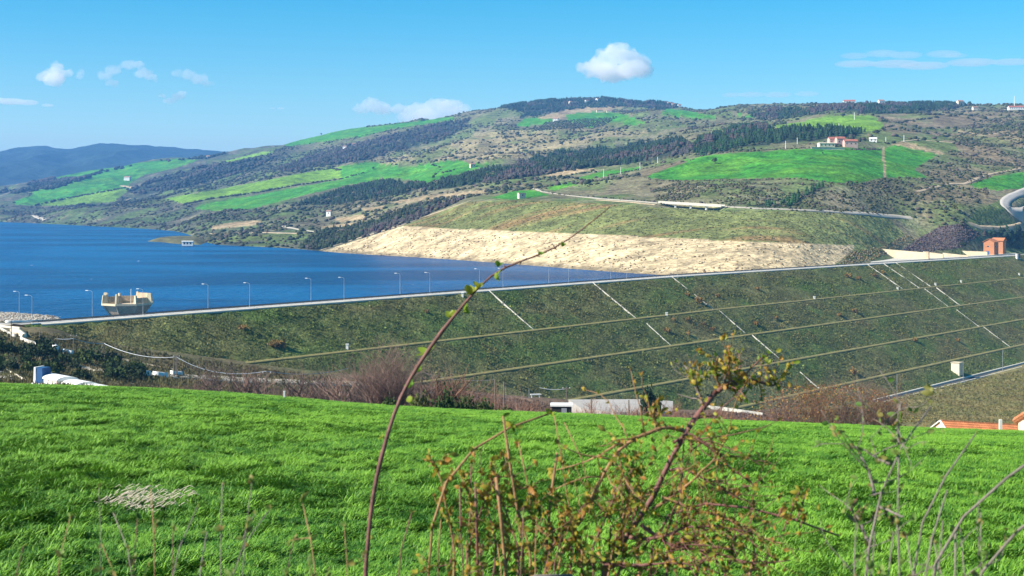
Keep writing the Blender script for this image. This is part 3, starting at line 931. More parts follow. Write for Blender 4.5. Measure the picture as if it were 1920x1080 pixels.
# small pale survey pillars on the face
for i, (q, w) in enumerate(((651, 653), (1250, 592), (1754, 535), (1802, 530), (1683, 543), (1911, 516), (1527, 561), (867, 556))):
    a, s_ = dam_hit(q, w)
    b0 = dam_pt(a, s_)
    mb = MB(); mb.box((0, 0, 0.5), (0.9, 0.9, 1.8)); mb.box((0, 0, 1.5), (1.15, 1.15, 0.25))
    o = mb.build('survey_pillar', M['white'])
    o.location = tuple(b0)
    tag(o, 'small white survey pillar on the dam face, %s' % ['below the first berm above the brown thicket', 'just over the first berm near the middle drain', 'beside the right pair of drains on the first berm', 'on the first berm right of the drains',
        'at the end of the short faint drain', 'topmost near the right picture edge', 'on the first berm between middle and right drains', 'under the crest wall behind the long twig'][i], 'pillar', 'survey pillars on the dam face')

# ------------------------------------------------------------------ lamps on the crest
def make_lamp():
    t = empty('lamp_post', (0, 0, 0))
    m = MB(); m.tube([(0, 0, -0.3), (0, 0, 4), (0, 0, 8.6)], [0.09, 0.07, 0.05], 6); m.build('pole', M['metal'], t)
    m = MB(); m.tube([(0, 0, 8.5), (-0.5, 0, 8.85), (-1.3, 0, 8.95)], [0.07, 0.06, 0.05], 5); m.build('arm', M['metal'], t)
    m = MB(); m.box((-1.8, 0, 8.95), (0.95, 0.35, 0.18), taper=(0.8, 0.7)); m.build('lamp_head', M['white'], t)
    m = MB(); m.box((0, 0, 0.1), (0.6, 0.6, 0.5)); m.build('footing', M['concrete'], t)
    return t
LAMP = None
ORD = ['first', 'second', 'third', 'fourth', 'fifth', 'sixth', 'seventh', 'eighth', 'ninth', 'tenth']
for row, s_, xs in (('lake side', -6.3, (36, 173, 390, 583, 750, 899, 1029, 1145, 1248)), ('valley side', -1.0, (60, 268, 468, 645, 806, 943, 1066, 1175, 1270))):
    for i, q in enumerate(xs):
        a = dam_a(q, s_)
        p = dam_pt(a, 0)
        loc = (p[0] + s_ * NN[0], p[1] + s_ * NN[1], p[2])
        if q == 36:
            h_ = near.hit([36], [590])[0]
            loc = tuple(h_)
        if LAMP is None:
            LAMP = o = make_lamp()
        else:
            o = copy_tree(LAMP)
        o.location = loc
        tag(o, 'grey street lamp on the dam crest, %s from the left in the %s row' % (ORD[i], row), 'street lamp', 'street lamps along the dam crest')

# ------------------------------------------------------------------ intake tower in the lake
def intake():
    Yt = 545.0
    c = px2w(239, 600, Yt)
    t = empty('intake_tower', (c[0], c[1], 0.0), R(12))
    tag(t, 'flared octagonal concrete intake tower standing in the lake behind the dam crest', 'intake tower')
    n = 8
    Rb, Rt = 3.7, 9.9
    zt = CZ + (HY - 569.5) / F * Yt
    zw = CZ + (HY - 549) / F * Yt
    ang = [2 * math.pi * (k + 0.5) / n for k in range(n)]
    def ring(r, z):
        return [(r * math.cos(a), r * math.sin(a), z) for a in ang]
    m = MB()
    lev = [(Rb, -6), (Rb, zt - 7.6), (Rt * 0.93, zt - 0.55), (Rt, zt - 0.2)]
    vs = sum([ring(r, z) for r, z in lev], [])
    fs = []
    for l in range(len(lev) - 1):
        for k in range(n):
            fs.append((l * n + k, l * n + (k + 1) % n, (l + 1) * n + (k + 1) % n, (l + 1) * n + k))
    fs.append(tuple((len(lev) - 1) * n + k for k in range(n)))
    m.add(vs, fs)
    m.build('funnel', M['concrete_brown'], t)
    m = MB()
    for k in range(n):
        a0, a1 = ang[k], ang[(k + 1) % n]
        p = [((Rt + .25) * math.cos(a0), (Rt + .25) * math.sin(a0), zt - 0.25), ((Rt + .25) * math.cos(a1), (Rt + .25) * math.sin(a1), zt - 0.25),
             ((Rt - 1.0) * math.cos(a1), (Rt - 1.0) * math.sin(a1), zt - 0.25), ((Rt - 1.0) * math.cos(a0), (Rt - 1.0) * math.sin(a0), zt - 0.25)]
        m.prism(p, (0, 0, 0.75))
    m.build('rim', M['concrete_warm'], t)
    H = zw - zt
    # eight radial fins; their heads make the crown, low sill walls between some of them
    for k in range(n):
        a = ang[k]
        rx, ry = math.cos(a), math.sin(a)
        tx, ty = -ry, rx
        w = 0.30
        m = MB()
        hh = H * (1.0 if k % 2 else 0.86)
        pr = [(Rt + 0.1, zt + 0.5), (Rt - 2.4, zt + 0.5), (Rt - 1.5, zt + hh), (Rt - 0.3, zt + hh)]
        pts = [(r * rx - tx * w, r * ry - ty * w, z) for r, z in pr]
        m.prism(pts, (2 * w * tx, 2 * w * ty, 0))
        m.build('fin', M['concrete_warm'], t)
    for k in (0, 1, 2, 3, 6):
        a0, a1 = ang[k], ang[(k + 1) % n]
        hh = (zt + 0.5, zt + H * (0.92 if k in (0, 3) else 0.62))
        r0 = Rt - 1.6
        m = MB()
        p = [(r0 * math.cos(a0), r0 * math.sin(a0), hh[0]), (r0 * math.cos(a1), r0 * math.sin(a1), hh[0]), ((r0 - .4) * math.cos(a1), (r0 - .4) * math.sin(a1), hh[0]), ((r0 - .4) * math.cos(a0), (r0 - .4) * math.sin(a0), hh[0])]
        m.prism(p, (0, 0, hh[1] - hh[0]))
        m.build('screen_wall', M['concrete_brown'], t)
    # ribs under the rim
    for k in range(n):
        a = ang[k]
        m = MB()
        m.tube([(Rb * math.cos(a), Rb * math.sin(a), zt - 7.6), (Rt * 0.95 * math.cos(a), Rt * 0.95 * math.sin(a), zt - 0.5)], [0.22, 0.3], 4)
        m.build('rib', M['concrete_warm'], t)
    m = MB(); m.tube([(1.5, -4, zt), (1.5, -4, zt + H + 1.3)], 0.13, 5); m.box((1.5, -4, zt + H + 1.4), (0.35, 0.35, 0.6)); m.build('beacon', M['white'], t)
intake()

# ------------------------------------------------------------------ buildings
def house(name, loc, yaw, w, d, h, wallm, roofm, label, cat, rise=None, over=0.4, windows=(), door=None, chimney=None, hip=False, flat=False, group=None):
    """ridge along local x; local -y is the front. windows: (face, u, z, ww, hh); faces f b l r"""
    t = empty(name, tuple(loc), yaw)
    tag(t, label, cat, group)
    rise = d * 0.28 if rise is None else rise
    m = MB()
    if flat:
        m.box((0, 0, h / 2 - 1.5), (w, d, h + 3))
        m.build('wall', wallm, t)
        m = MB(); m.box((0, 0, h + 0.12), (w + 2 * over, d + 2 * over, 0.24)); m.build('roof', roofm, t)
    else:
        g = [(-w / 2, -d / 2, -3), (-w / 2, d / 2, -3), (-w / 2, d / 2, h), (-w / 2, 0, h + rise), (-w / 2, -d / 2, h)]
        m.prism(g, (w, 0, 0))
        m.build('wall', wallm, t)
        for sg_ in (-1, 1):
            m = MB()
            sl = rise / (d / 2)
            e = d / 2 + over
            z0 = h - over * sl + 0.02
            z1 = h + rise + 0.02
            th = 0.2
            p = [(-w / 2 - over, sg_ * e, z0), (-w / 2 - over, 0, z1), (-w / 2 - over, 0, z1 + th), (-w / 2 - over, sg_ * e, z0 + th)]
            m.prism(p, (w + 2 * over, 0, 0))
            m.build('roof', roofm, t)
    for (fc, u, z, ww, hh) in windows:
        m = MB(); m2 = MB()
        if fc in 'fb':
            sy = -1 if fc == 'f' else 1
            m.box((u, sy * (d / 2 + 0.03), z), (ww + 0.24, 0.10, hh + 0.24)); m2.box((u, sy * (d / 2 + 0.08), z), (ww, 0.06, hh))
        else:
            sx = -1 if fc == 'l' else 1
            m.box((sx * (w / 2 + 0.03), u, z), (0.10, ww + 0.24, hh + 0.24)); m2.box((sx * (w / 2 + 0.08), u, z), (0.06, ww, hh))
        fr = m.build('window', M['concrete'], t)
        m2.build('pane', M['glass'], fr)
    if door:
        fc, u, ww, hh, dm = door
        m = MB()
        if fc in 'fb':
            sy = -1 if fc == 'f' else 1
            m.box((u, sy * (d / 2 + 0.04), hh / 2), (ww, 0.12, hh))
        else:
            sx = -1 if fc == 'l' else 1
            m.box((sx * (w / 2 + 0.04), u, hh / 2), (0.12, ww, hh))
        m.build('door', dm, t)
    if chimney:
        cx_, cy_, ch = chimney
        m = MB(); m.box((cx_, cy_, h + rise * 0.5 + ch / 2), (0.6, 0.6, ch + rise)); m.box((cx_, cy_, h + rise + ch + 0.05), (0.8, 0.8, 0.14)); m.build('chimney', wallm, t)
    return t

UY = math.atan2(U[1], U[0])
# brick gatehouse at the right end of the crest: a taller and a lower wing
def at_dam(px, s_):
    a = dam_a(px, s_)
    p = dam_pt(a, 0)
    return np.array([p[0] + s_ * NN[0], p[1] + s_ * NN[1], p[2]])
g = at_dam(1858, -15)
house('brick_gatehouse', g, UY - R(3), 8.0, 8.6, 10.6, M['brick'], M['tile'], 'orange brick gatehouse with a gabled tile roof at the right end of the dam', 'house', rise=2.1, over=0.8,
      windows=(('l', 0.6, 6.9, 1.7, 1.0), ('f', -1.4, 6.8, 1.0, 1.4), ('f', 1.4, 6.8, 1.0, 1.4)), door=('l', 1.0, 2.8, 3.2, M['bluepaint']))
g2 = at_dam(1868, -18) + U * 6
house('brick_wing', g2, UY + R(87), 9.0, 6.0, 11.2, M['brick'], M['tile'], 'second brick block with a lean tile roof, just behind the orange gatehouse', 'house', rise=1.8, over=0.7, windows=(('f', 0, 7, 1.0, 1.2),))
# pale cube hut at the toe
a, s_ = dam_hit(1794, 699)
hp = dam_pt(a, s_)
house('valve_hut', hp + np.array([0, 0, -0.6]), UY, 4.6, 4.6, 6.3, M['cream'], M['concrete_warm'], 'pale cube shaped concrete hut above the toe gutter of the dam', 'hut', flat=True, over=0.35, door=('f', 1.1, 1.2, 2.4, M['metal']))
# spillway walls beside the crest
t = empty('spillway', tuple(at_dam(1715, -12)))
tag(t, 'pale concrete spillway walls and apron beside the right end of the crest road', 'spillway')
def sp(name, pts, h, mat_, base=-4):
    """pts: (px, s) ground line; a wall of thickness 0.8"""
    for (q0, s0), (q1, s1) in zip(pts[:-1], pts[1:]):
        p, q = at_dam(q0, s0), at_dam(q1, s1)
        d = q - p
        nrm = np.array([-d[1], d[0], 0]); nrm = nrm / np.linalg.norm(nrm) * 0.5
        m = MB()
        m.prism([tuple(p + nrm + [0, 0, base]), tuple(p - nrm + [0, 0, base]), tuple(q - nrm + [0, 0, base]), tuple(q + nrm + [0, 0, base])], (0, 0, h - base))
        adopt(m.build(name, mat_), t)
def spa(name, px, s0, s1, h0, h1, mat_, w=0.9, da=0.0):
    # a wall square to the crest, meeting it at photo column px
    a = dam_a(px, s1) + da
    p, q = dam_pt(a, 0) + NN * s0, dam_pt(a, 0) + NN * s1
    m = MB()
    m.prism([tuple(p + [0, 0, -5]), tuple(q + [0, 0, -5]), tuple(q + [0, 0, h1]), tuple(p + [0, 0, h0])], tuple(U * w))
    adopt(m.build(name, mat_), t)
spa('spillway_wall', 1738, -58, -11, 7.4, 4.6, M['concrete_warm'])
spa('spillway_ledge', 1737, -56, -12, 3.2, 1.7, M['concrete_warm'], 0.8, -1.2)
spa('spillway_wall', 1768, -26, -11, 4.6, 3.0, M['concrete_warm'])
spa('spillway_pier', 1741, -12, -9.5, 5.4, 5.4, M['concrete_brown'], 1.6)
m = MB()
pa = [at_dam(q, w) for q, w in ((1632, -8.6), (1800, -8.6), (1800, -16), (1745, -24), (1650, -60), (1640, -45))]
m.prism([tuple(p + [0, 0, -3]) for p in pa], (0, 0, 3.25))
adopt(m.build('apron', M['concrete']), t)
m = MB()
pa = [at_dam(q, w) for q, w in ((1800, -8.6), (1905, -8.6), (1905, -16), (1817, -18))]
m.prism([tuple(p + [0, 0, -3]) for p in pa], (0, 0, 3.3))
adopt(m.build('forecourt', M['concrete']), t)
spa('forecourt_wall', 1851, -38, -12, 3.4, 3.0, M['concrete_warm'])
spa('forecourt_wall', 1816, -30, -10, 2.6, 1.0, M['concrete_warm'])
# red and white barrier block near the right edge
b = at_dam(1910, 4)
t2 = empty('barrier_block', (b[0], b[1], b[2] - 3), UY)
tag(t2, 'white and red painted block below the crest at the right picture edge', 'barrier')
m = MB(); m.box((-3.4, 0, 2.6), (3.2, 1.2, 3.6)); m.build('white_panel', M['white'], t2)
m = MB(); m.box((0.3, 0, 2.6), (4.0, 1.2, 3.6)); m.build('red_panel', M['redpaint'], t2)
m = MB(); m.box((-1.5, 0, 0.4), (8, 1.8, 0.8)); m.build('base', M['concrete'], t2)

def far_house(px, y, yaw, w, d, h, wm, rm, label, name='farmhouse', windows=True, cat='house', rise=None, flat=False, group=None, dz=0.0):
    p = far.hit([px], [y])[0]
    p[2] += dz
    wi = ()
    if windows:
        nw = max(1, int(w / 4))
        wi = tuple(('f', -w / 2 + (k + 0.5) * w / nw, h * 0.6, 1.1, 1.3) for k in range(nw)) + (('r', 0, h * 0.6, 1.1, 1.3),)
    return house(name, p, yaw, w, d, h, wm, rm, label, cat, rise=rise, windows=wi, flat=flat, group=group)
# the pink farm
far_house(1549, 277, R(8), 17, 7, 4.6, M['cream'], M['cream'], 'long low cream farm wing, leftmost of the hilltop farm', rise=0.6)
far_house(1561, 274, R(8), 9, 7, 7.6, M['pink'], M['tile_dark'], 'pink two storey farm block with a red roof, second of the hilltop farm')
far_house(1575, 274, R(8), 9, 7.4, 7.8, M['pink'], M['tile_dark'], 'taller pink farm block with a red roof in the middle of the hilltop farm')
far_house(1594, 276, R(5), 14, 7, 6.2, M['pink'], M['tile_dark'], 'pink farm wing with a dark red roof, rightmost of the hilltop farm')
far_house(1540, 280, R(10), 22, 1.0, 2.2, M['cream'], M['cream'], 'low cream terrace wall below the hilltop farm', name='terrace_wall', windows=False, cat='wall', flat=True)
far_house(1570, 281, R(8), 15, 1.0, 2.4, M['cream'], M['cream'], 'second terrace wall in front of the pink farm blocks', name='terrace_wall', windows=False, cat='wall', flat=True)
far_house(1637, 266, R(-10), 8, 5, 3.4, M['white'], M['white'], 'small white shed right of the hilltop farm', name='shed')
far_house(978, 372, R(18), 6, 5.4, 4.6, M['cream'], M['cream'], 'small square cream hut in the green strip above the stone bank', name='hut', flat=True, cat='hut')
far_house(1163, 187, R(10), 12, 11, 14, M['cream'], M['tile_far'], 'cream tower house among the dark trees on the summit', name='tower_house')
far_house(1042, 228, R(-10), 13, 10, 7, M['white'], M['tile_far'], 'white farmhouse between the green fields under the summit')
far_house(1124, 211, R(5), 16, 10, 6, M['cream'], M['tile_far'], 'cream farmhouse at the top of the upper green field')
far_house(1142, 210, R(5), 14, 9, 5, M['cream'], M['tile_far'], 'low cream barn right of the upper field farmhouse', name='barn')
far_house(886, 314, R(20), 8, 6, 5, M['cream'], M['tile_far'], 'small yellow house at the tip of the middle field')
far_house(647, 279, R(-15), 10, 8, 6, M['white'], M['tile_far'], 'white house on the dark wooded slope, left of a pair')
far_house(663, 274, R(10), 9, 8, 6, M['pink'], M['tile_far'], 'pinkish house on the dark wooded slope, right of a pair')
far_house(617, 405, R(-15), 6, 5, 6.0, M['white'], M['tile_far'], 'narrow white house among scrub above the lake shore')
far_house(181, 318, R(-8), 17, 12, 10, M['white'], M['tile_far'], 'white farmhouse on the upper left field')
far_house(239, 338, R(-8), 18, 12, 9, M['white'], M['tile_far'], 'white farmhouse with dark trees at the right end of the left fields')
far_house(390, 297, R(0), 12, 9, 7, M['white'], M['tile_far'], 'tiny white house near the saddle of the skyline')
far_house(1800, 199, R(14), 13, 10, 10, M['cream'], M['tile_far'], 'cream house with a tiled roof on the wooded skyline ridge')
far_house(1516, 193, R(3), 44, 14, 6, M['cream'], M['tile_dark'], 'long cream building on the skyline, left of the ridge wood', name='long_building', dz=-1)
far_house(1592, 195, R(-4), 26, 12, 6, M['white'], M['tile_dark'], 'long white building half sunk behind the skyline trees', name='long_building')
far_house(1652, 196, R(8), 12, 10, 8, M['white'], M['tile_far'], 'white cottage in a gap of the skyline wood', name='cottage')
far_house(1905, 206, R(0), 30, 10, 5, M['white'], M['tile_dark'], 'long white shed on the skyline at the right picture edge', name='shed')
far_house(1828, 206, R(8), 10, 8, 5, M['cream'], M['tile_far'], 'low cream cottage right of the ridge house', name='cottage')
for i, (q, w) in enumerate(((1262, 199), (1274, 201), (1255, 197), (1100, 193), (1070, 195), (1120, 190), (1300, 204))):
    far_house(q, w, R(10 * i), 10, 8, 7, M['white'] if i % 2 else M['cream'], M['tile_far'], 'small village house on the summit slope, %s' % ['low on the right shoulder', 'rightmost of a close pair', 'near the wood edge', 'in the central clearing', 'left of the clearing', 'highest beside the tower', 'outlying to the right'][i], name='village_house', windows=False, group='village houses on the summit')
# shore house on the peninsula
sp_ = px2w(352, 459.5, 1440)
house('boat_house', (sp_[0], sp_[1], 0.6), R(5), 11, 5, 3.6, M['white'], M['white'], 'low white building at the water edge of the peninsula', 'house', rise=0.4, windows=(('f', -3, 1.8, 1.6, 1.8), ('f', 0, 1.8, 1.6, 1.8), ('f', 3, 1.8, 1.6, 1.8)))

# ------------------------------------------------------------------ roads and tracks draped on the ground
def drape(sheet, pts, n=60):
    pts = np.array(pts, float)
    d = np.r_[0, np.cumsum(np.hypot(*np.diff(pts, axis=0).T))]
    u = np.linspace(0, d[-1], n)
    q = np.stack([np.interp(u, d, pts[:, 0]), np.interp(u, d, pts[:, 1])], 1)
    return sheet.hit(q[:, 0], q[:, 1])
def road(name, sheet, pts, w, mat_, lift=0.35, n=70, level=False):
    P = drape(sheet, pts, n)
    for ax in range(2):
        P[:, ax] = gsm(P[:, ax], 1.2, 0)
    T = np.gradient(P[:, :2], axis=0)
    T /= np.linalg.norm(T, axis=1, keepdims=True) + 1e-9
    Nn = np.stack([-T[:, 1], T[:, 0]], 1)
    rows = []
    for k in np.linspace(-0.5, 0.5, 4):
        xy = P[:, :2] + Nn * w * k
        rows.append(np.c_[xy, sheet.height(xy[:, 0], xy[:, 1]) + lift])
    if level:
        zm = gsm(np.max(np.stack([r[:, 2] for r in rows]), 0), 1.5, 0)
        for r in rows:
            r[:, 2] = zm
    dz = np.array([0, 0, 1.2])
    rows = [rows[0] - dz] + rows + [rows[-1] - dz]
    V = np.concatenate(rows)
    m_ = len(P)
    f = []
    for k in range(len(rows) - 1):
        for i in range(m_ - 1):
            f.append((k * m_ + i, (k + 1) * m_ + i, (k + 1) * m_ + i + 1, k * m_ + i + 1))
    return kind(mesh_np(name, V, np.array(f)[:, ::-1], mat_), 'structure')
road('hillside_road', far, [(1000, 353), (1020, 360), (1060, 366), (1130, 373), (1190, 377), (1236, 381)], 4.0, M['pale_road'])
road('hillside_road', far, [(1352, 387), (1420, 391), (1480, 393), (1560, 397), (1640, 403), (1710, 409)], 4.0, M['pale_road'])
road('hillside_track', far, [(1120, 375), (1180, 379), (1230, 384)], 3.0, M['track'])
road('bend_road', far, [(1990, 352), (1930, 358), (1900, 367), (1884, 378), (1886, 390), (1905, 402), (1935, 412), (1990, 420)], 9.0, M['grey_road'], lift=0.6)
road('hillside_track', far, [(1815, 418), (1840, 428), (1880, 430), (1920, 424)], 4.0, M['track'])
road('shore_road', far, [(62, 403), (70, 407), (84, 412)], 9.0, M['pale_road'])
road('shore_track', far, [(395, 438), (440, 437), (500, 436), (560, 438)], 4.5, M['track'])
road('field_track', far, [(520, 420), (530, 424), (560, 430), (600, 436)], 4.0, M['pale_road'])
road('field_track', far, [(226, 348), (240, 350), (250, 352)], 10.0, M['track'])
road('field_track', far, [(1690, 266), (1720, 262), (1790, 268)], 3.0, M['track'])
road('ridge_road', far, [(1880, 206), (1900, 203), (1930, 202)], 9.0, M['pale_road'])
road('field_track', far, [(212, 388), (230, 378), (246, 372)], 5.0, M['track'])
road('gully_track', far, [(1720, 360), (1780, 345), (1810, 345), (1850, 328), (1920, 315)], 4.0, M['track'])
road('bank_edge_track', far, [(600, 470), (660, 450), (755, 422), (820, 398), (885, 376)], 2.5, M['track'])
# the small viaduct of the hillside road
def viaduct():
    t = empty('viaduct', tuple(far.hit([1297], [392])[0]))
    tag(t, 'low white road viaduct on three piers above the green bank', 'bridge')
    p, q = px2w(1238, 381.5, BRA[1]), px2w(1356, 388.5, BRB[1])
    d = q - p
    nrm = np.array([-d[1], d[0], 0]); nrm /= np.linalg.norm(nrm)
    m = MB(); m.prism([tuple(p - nrm * 2.4), tuple(q - nrm * 2.4), tuple(q + nrm * 2.4), tuple(p + nrm * 2.4)], (0, 0, 0.8)); adopt(m.build('deck', M['concrete']), t)
    for sg_ in (-1, 1):
        e = nrm * 2.4 * sg_
        m = MB(); m.prism([tuple(p + e - nrm * .15), tuple(q + e - nrm * .15), tuple(q + e + nrm * .15), tuple(p + e + nrm * .15)], (0, 0, 1.9)); adopt(m.build('parapet', M['concrete']), t)
    for k in (0.245, 0.49, 0.735):
        c = p + d * k
        m = MB(); m.box((c[0], c[1], c[2] - 3.0), (1.1, 3.6, 6.0)); m.box((c[0], c[1], c[2] - 0.25), (1.8, 4.4, 0.5)); adopt(m.build('pier', M['white']), t)
viaduct()
# ------------------------------------------------------------------ vegetation
def conifer_template(seed, n=6, tiers=3):
    r = np.random.default_rng(seed)
    V, T = [], []
    for k in range(tiers):
        z0 = 0.12 + 0.27 * k
        z1 = min(1.0, z0 + 0.42 + 0.05 * k)
        rad = 0.30 * (1 - 0.26 * k)
        b = len(V)
        V.append((r.normal(0, .015), r.normal(0, .015), z1))
        for j in range(n):
            a = 2 * math.pi * (j + 0.5 * (k % 2)) / n
            q = rad * r.uniform(0.65, 1.25)
            V.append((q * math.cos(a), q * math.sin(a), z0 + r.uniform(-.05, .06)))
        for j in range(n):
            T.append((b, b + 1 + j, b + 1 + (j + 1) % n))
    b = len(V)
    V += [(0.03, 0, 0), (-0.015, 0.026, 0), (-0.015, -0.026, 0), (0, 0, 0.3)]
    T += [(b, b + 1, b + 3), (b + 1, b + 2, b + 3), (b + 2, b, b + 3)]
    return np.array(V), np.array(T)
def blob_template(seed, flat=0.8):
    """an uneven clump of about twenty facets"""
    r = np.random.default_rng(seed)
    p = (1 + 5 ** 0.5) / 2
    V = np.array([(-1, p, 0), (1, p, 0), (-1, -p, 0), (1, -p, 0), (0, -1, p), (0, 1, p), (0, -1, -p), (0, 1, -p), (p, 0, -1), (p, 0, 1), (-p, 0, -1), (-p, 0, 1)], float)
    V /= np.linalg.norm(V[0])
    V *= r.uniform(0.6, 1.25, (12, 1))
    T = np.array([(0, 11, 5), (0, 5, 1), (0, 1, 7), (0, 7, 10), (0, 10, 11), (1, 5, 9), (5, 11, 4), (11, 10, 2), (10, 7, 6), (7, 1, 8), (3, 9, 4), (3, 4, 2), (3, 2, 6), (3, 6, 8), (3, 8, 9), (4, 9, 5), (2, 4, 11), (6, 2, 10), (8, 6, 7), (9, 8, 1)])
    V *= (0.5, 0.5, 0.5 * flat)
    V[:, 2] += 0.32 * flat
    return V, T
def round_tree_template(seed):
    """trunk and three leafy clumps"""
    r = np.random.default_rng(seed)
    Vs, Ts, b = [], [], 0
    for k in range(4):
        v, t = blob_template(seed * 10 + k, 0.9)
        v = v * r.uniform(0.5, 0.75) + np.array([r.uniform(-.2, .2), r.uniform(-.2, .2), 0.25 + 0.13 * k])
        Vs.append(v); Ts.append(t + b); b += len(v)
    v = np.array([(0.04, 0, 0), (-0.02, 0.035, 0), (-0.02, -0.035, 0), (0, 0, 0.6)])
    Vs.append(v); Ts.append(np.array([(0, 1, 3), (1, 2, 3), (2, 0, 3)]) + b)
    return np.concatenate(Vs), np.concatenate(Ts)
CON = [conifer_template(k) for k in range(4)]
BLOB = [blob_template(k + 20) for k in range(5)]
RTREE = [round_tree_template(k + 40) for k in range(3)]
def tuft_template(seed, n=6):
    r = np.random.default_rng(seed)
    V, T = [], []
    for k in range(n):
        a = r.uniform(0, 6.28); l = r.uniform(0.5, 1.0); sp_ = r.uniform(0.15, 0.5)
        x, y = r.uniform(-.3, .3, 2)
        w = 0.16
        b = len(V)
        V += [(x - w * math.sin(a), y + w * math.cos(a), -0.1), (x + w * math.sin(a), y - w * math.cos(a), -0.1), (x + sp_ * math.cos(a), y + sp_ * math.sin(a), l)]
        T.append((b, b + 1, b + 2))
    return np.array(V), np.array(T)
TUFT = [tuft_template(k + 60) for k in range(5)]
def scatter_mesh(name, pts, temps, sx, sz, cols, mat_=None, tilt=0.08):
    """all copies joined into one mesh; sx, sz arrays of width and height; cols (n,3)"""
    n = len(pts)
    if n == 0:
        return None
    which = rng.integers(0, len(temps), n)
    ang = rng.uniform(0, 2 * math.pi, n)
    tl = rng.normal(0, tilt, (n, 2))
    Vs, Ts, Cs, base = [], [], [], 0
    for k, (tv, tt) in enumerate(temps):
        i = np.where(which == k)[0]
        if len(i) == 0:
            continue
        c, s_ = np.cos(ang[i])[:, None], np.sin(ang[i])[:, None]
        x = (tv[:, 0] * c - tv[:, 1] * s_) * sx[i][:, None]
        y = (tv[:, 0] * s_ + tv[:, 1] * c) * sx[i][:, None]
        z = tv[:, 2][None] * sz[i][:, None]
        x = x + z * tl[i, :1]; y = y + z * tl[i, 1:]
        P = np.stack([x + pts[i, 0][:, None], y + pts[i, 1][:, None], z + pts[i, 2][:, None]], -1).reshape(-1, 3)
        m = len(tv)
        Ts.append((tt[None] + (np.arange(len(i)) * m)[:, None, None] + base).reshape(-1, 3))
        Cs.append(np.repeat(cols[i], m, 0))
        Vs.append(P)
        base += len(P)
    return kind(mesh_np(name, np.concatenate(Vs), np.concatenate(Ts), mat_ or M['plant'], col=np.concatenate(Cs)), 'stuff')
def sample_poly(sheet, poly, dens, cell=2.0, cap=40000):
    """random ground points inside a photo polygon, dens per square metre of plan"""
    p = np.array(poly)
    gx_, gy_ = np.meshgrid(np.arange(p[:, 0].min(), p[:, 0].max() + cell, cell), np.arange(p[:, 1].min(), p[:, 1].max() + cell, cell))
    gx_, gy_ = gx_.ravel(), gy_.ravel()
    k = inpoly(gx_ + cell / 2, gy_ + cell / 2, poly)
    gx_, gy_ = gx_[k], gy_[k]
    if len(gx_) == 0:
        return np.zeros((0, 3)), np.zeros(0), np.zeros(0)
    Ya = sheet.hit(gx_ + cell / 2, gy_)[:, 1]
    Yb = sheet.hit(gx_ + cell / 2, gy_ + cell)[:, 1]
    area = np.abs(Ya - Yb) * cell / F * (Ya + Yb) / 2
    area = np.minimum(area, np.percentile(area, 98) * 2)
    n = int(min(cap, dens * area.sum()))
    if n < 1:
        return np.zeros((0, 3)), np.zeros(0), np.zeros(0)
    i = rng.choice(len(gx_), n, p=area / area.sum())
    qx, qy = gx_[i] + rng.uniform(0, cell, n), gy_[i] + rng.uniform(0, cell, n)
    return sheet.hit(qx, qy), qx, qy
def tint(base, n, v=0.3, h=0.15):
    c = np.array(base)[None] * (1 + rng.uniform(-v, v, (n, 1)))
    return np.clip(c * (1 + rng.uniform(-h, h, (n, 3))), 0.004, 1)
# --- pine woods
WSPEC = {'summit': (0.012, 8.5, (0.022, 0.042, 0.022), CON + BLOB[:2]), 'middle': (0.024, 7.0, (0.024, 0.044, 0.022), CON + BLOB[:2]), 'slope': (0.008, 9.0, (0.050, 0.050, 0.040), BLOB + CON),
         'farm': (0.030, 8, (0.022, 0.050, 0.020), CON), 'ridge': (0.016, 8, (0.024, 0.046, 0.022), CON + BLOB[:2]), 'treeline': (0.006, 12, (0.024, 0.036, 0.026), BLOB),
         'left': (0.007, 10, (0.040, 0.046, 0.036), BLOB), 'patch': (0.010, 10, (0.026, 0.036, 0.028), BLOB), 'shore': (0.026, 5.0, (0.034, 0.048, 0.022), BLOB + CON),
         'hedge': (0.05, 5.0, (0.026, 0.062, 0.020), CON), 'gate': (0.03, 7.0, (0.016, 0.035, 0.020), CON + BLOB)}
for nm, (dn, hh, cc, tm) in WSPEC.items():
    pts, qx, qy = sample_poly(far, WOODS[nm], dn, cap=9000)
    n = len(pts)
    sz = hh * rng.uniform(0.6, 1.25, n)
    sx = sz * 1.1
    cv = fbm(pts[:, 0] / 45, pts[:, 1] / 70, 3)
    pts, sz, sx = pts[cv > 0.33], sz[cv > 0.33], sx[cv > 0.33]
    n = len(pts)
    pts[:, 2] -= 0.4
    cl_ = tint(cc, n, 0.45, 0.2)
    br_ = fbm(pts[:, 0] / 60 + 9, pts[:, 1] / 90, 3) > 0.60
    cl_[br_] = tint((0.075, 0.062, 0.055), int(br_.sum()), 0.3, 0.15)
    scatter_mesh('pine_wood' if tm[0] is CON[0] else 'mixed_wood', pts, tm, sx, sz, cl_)
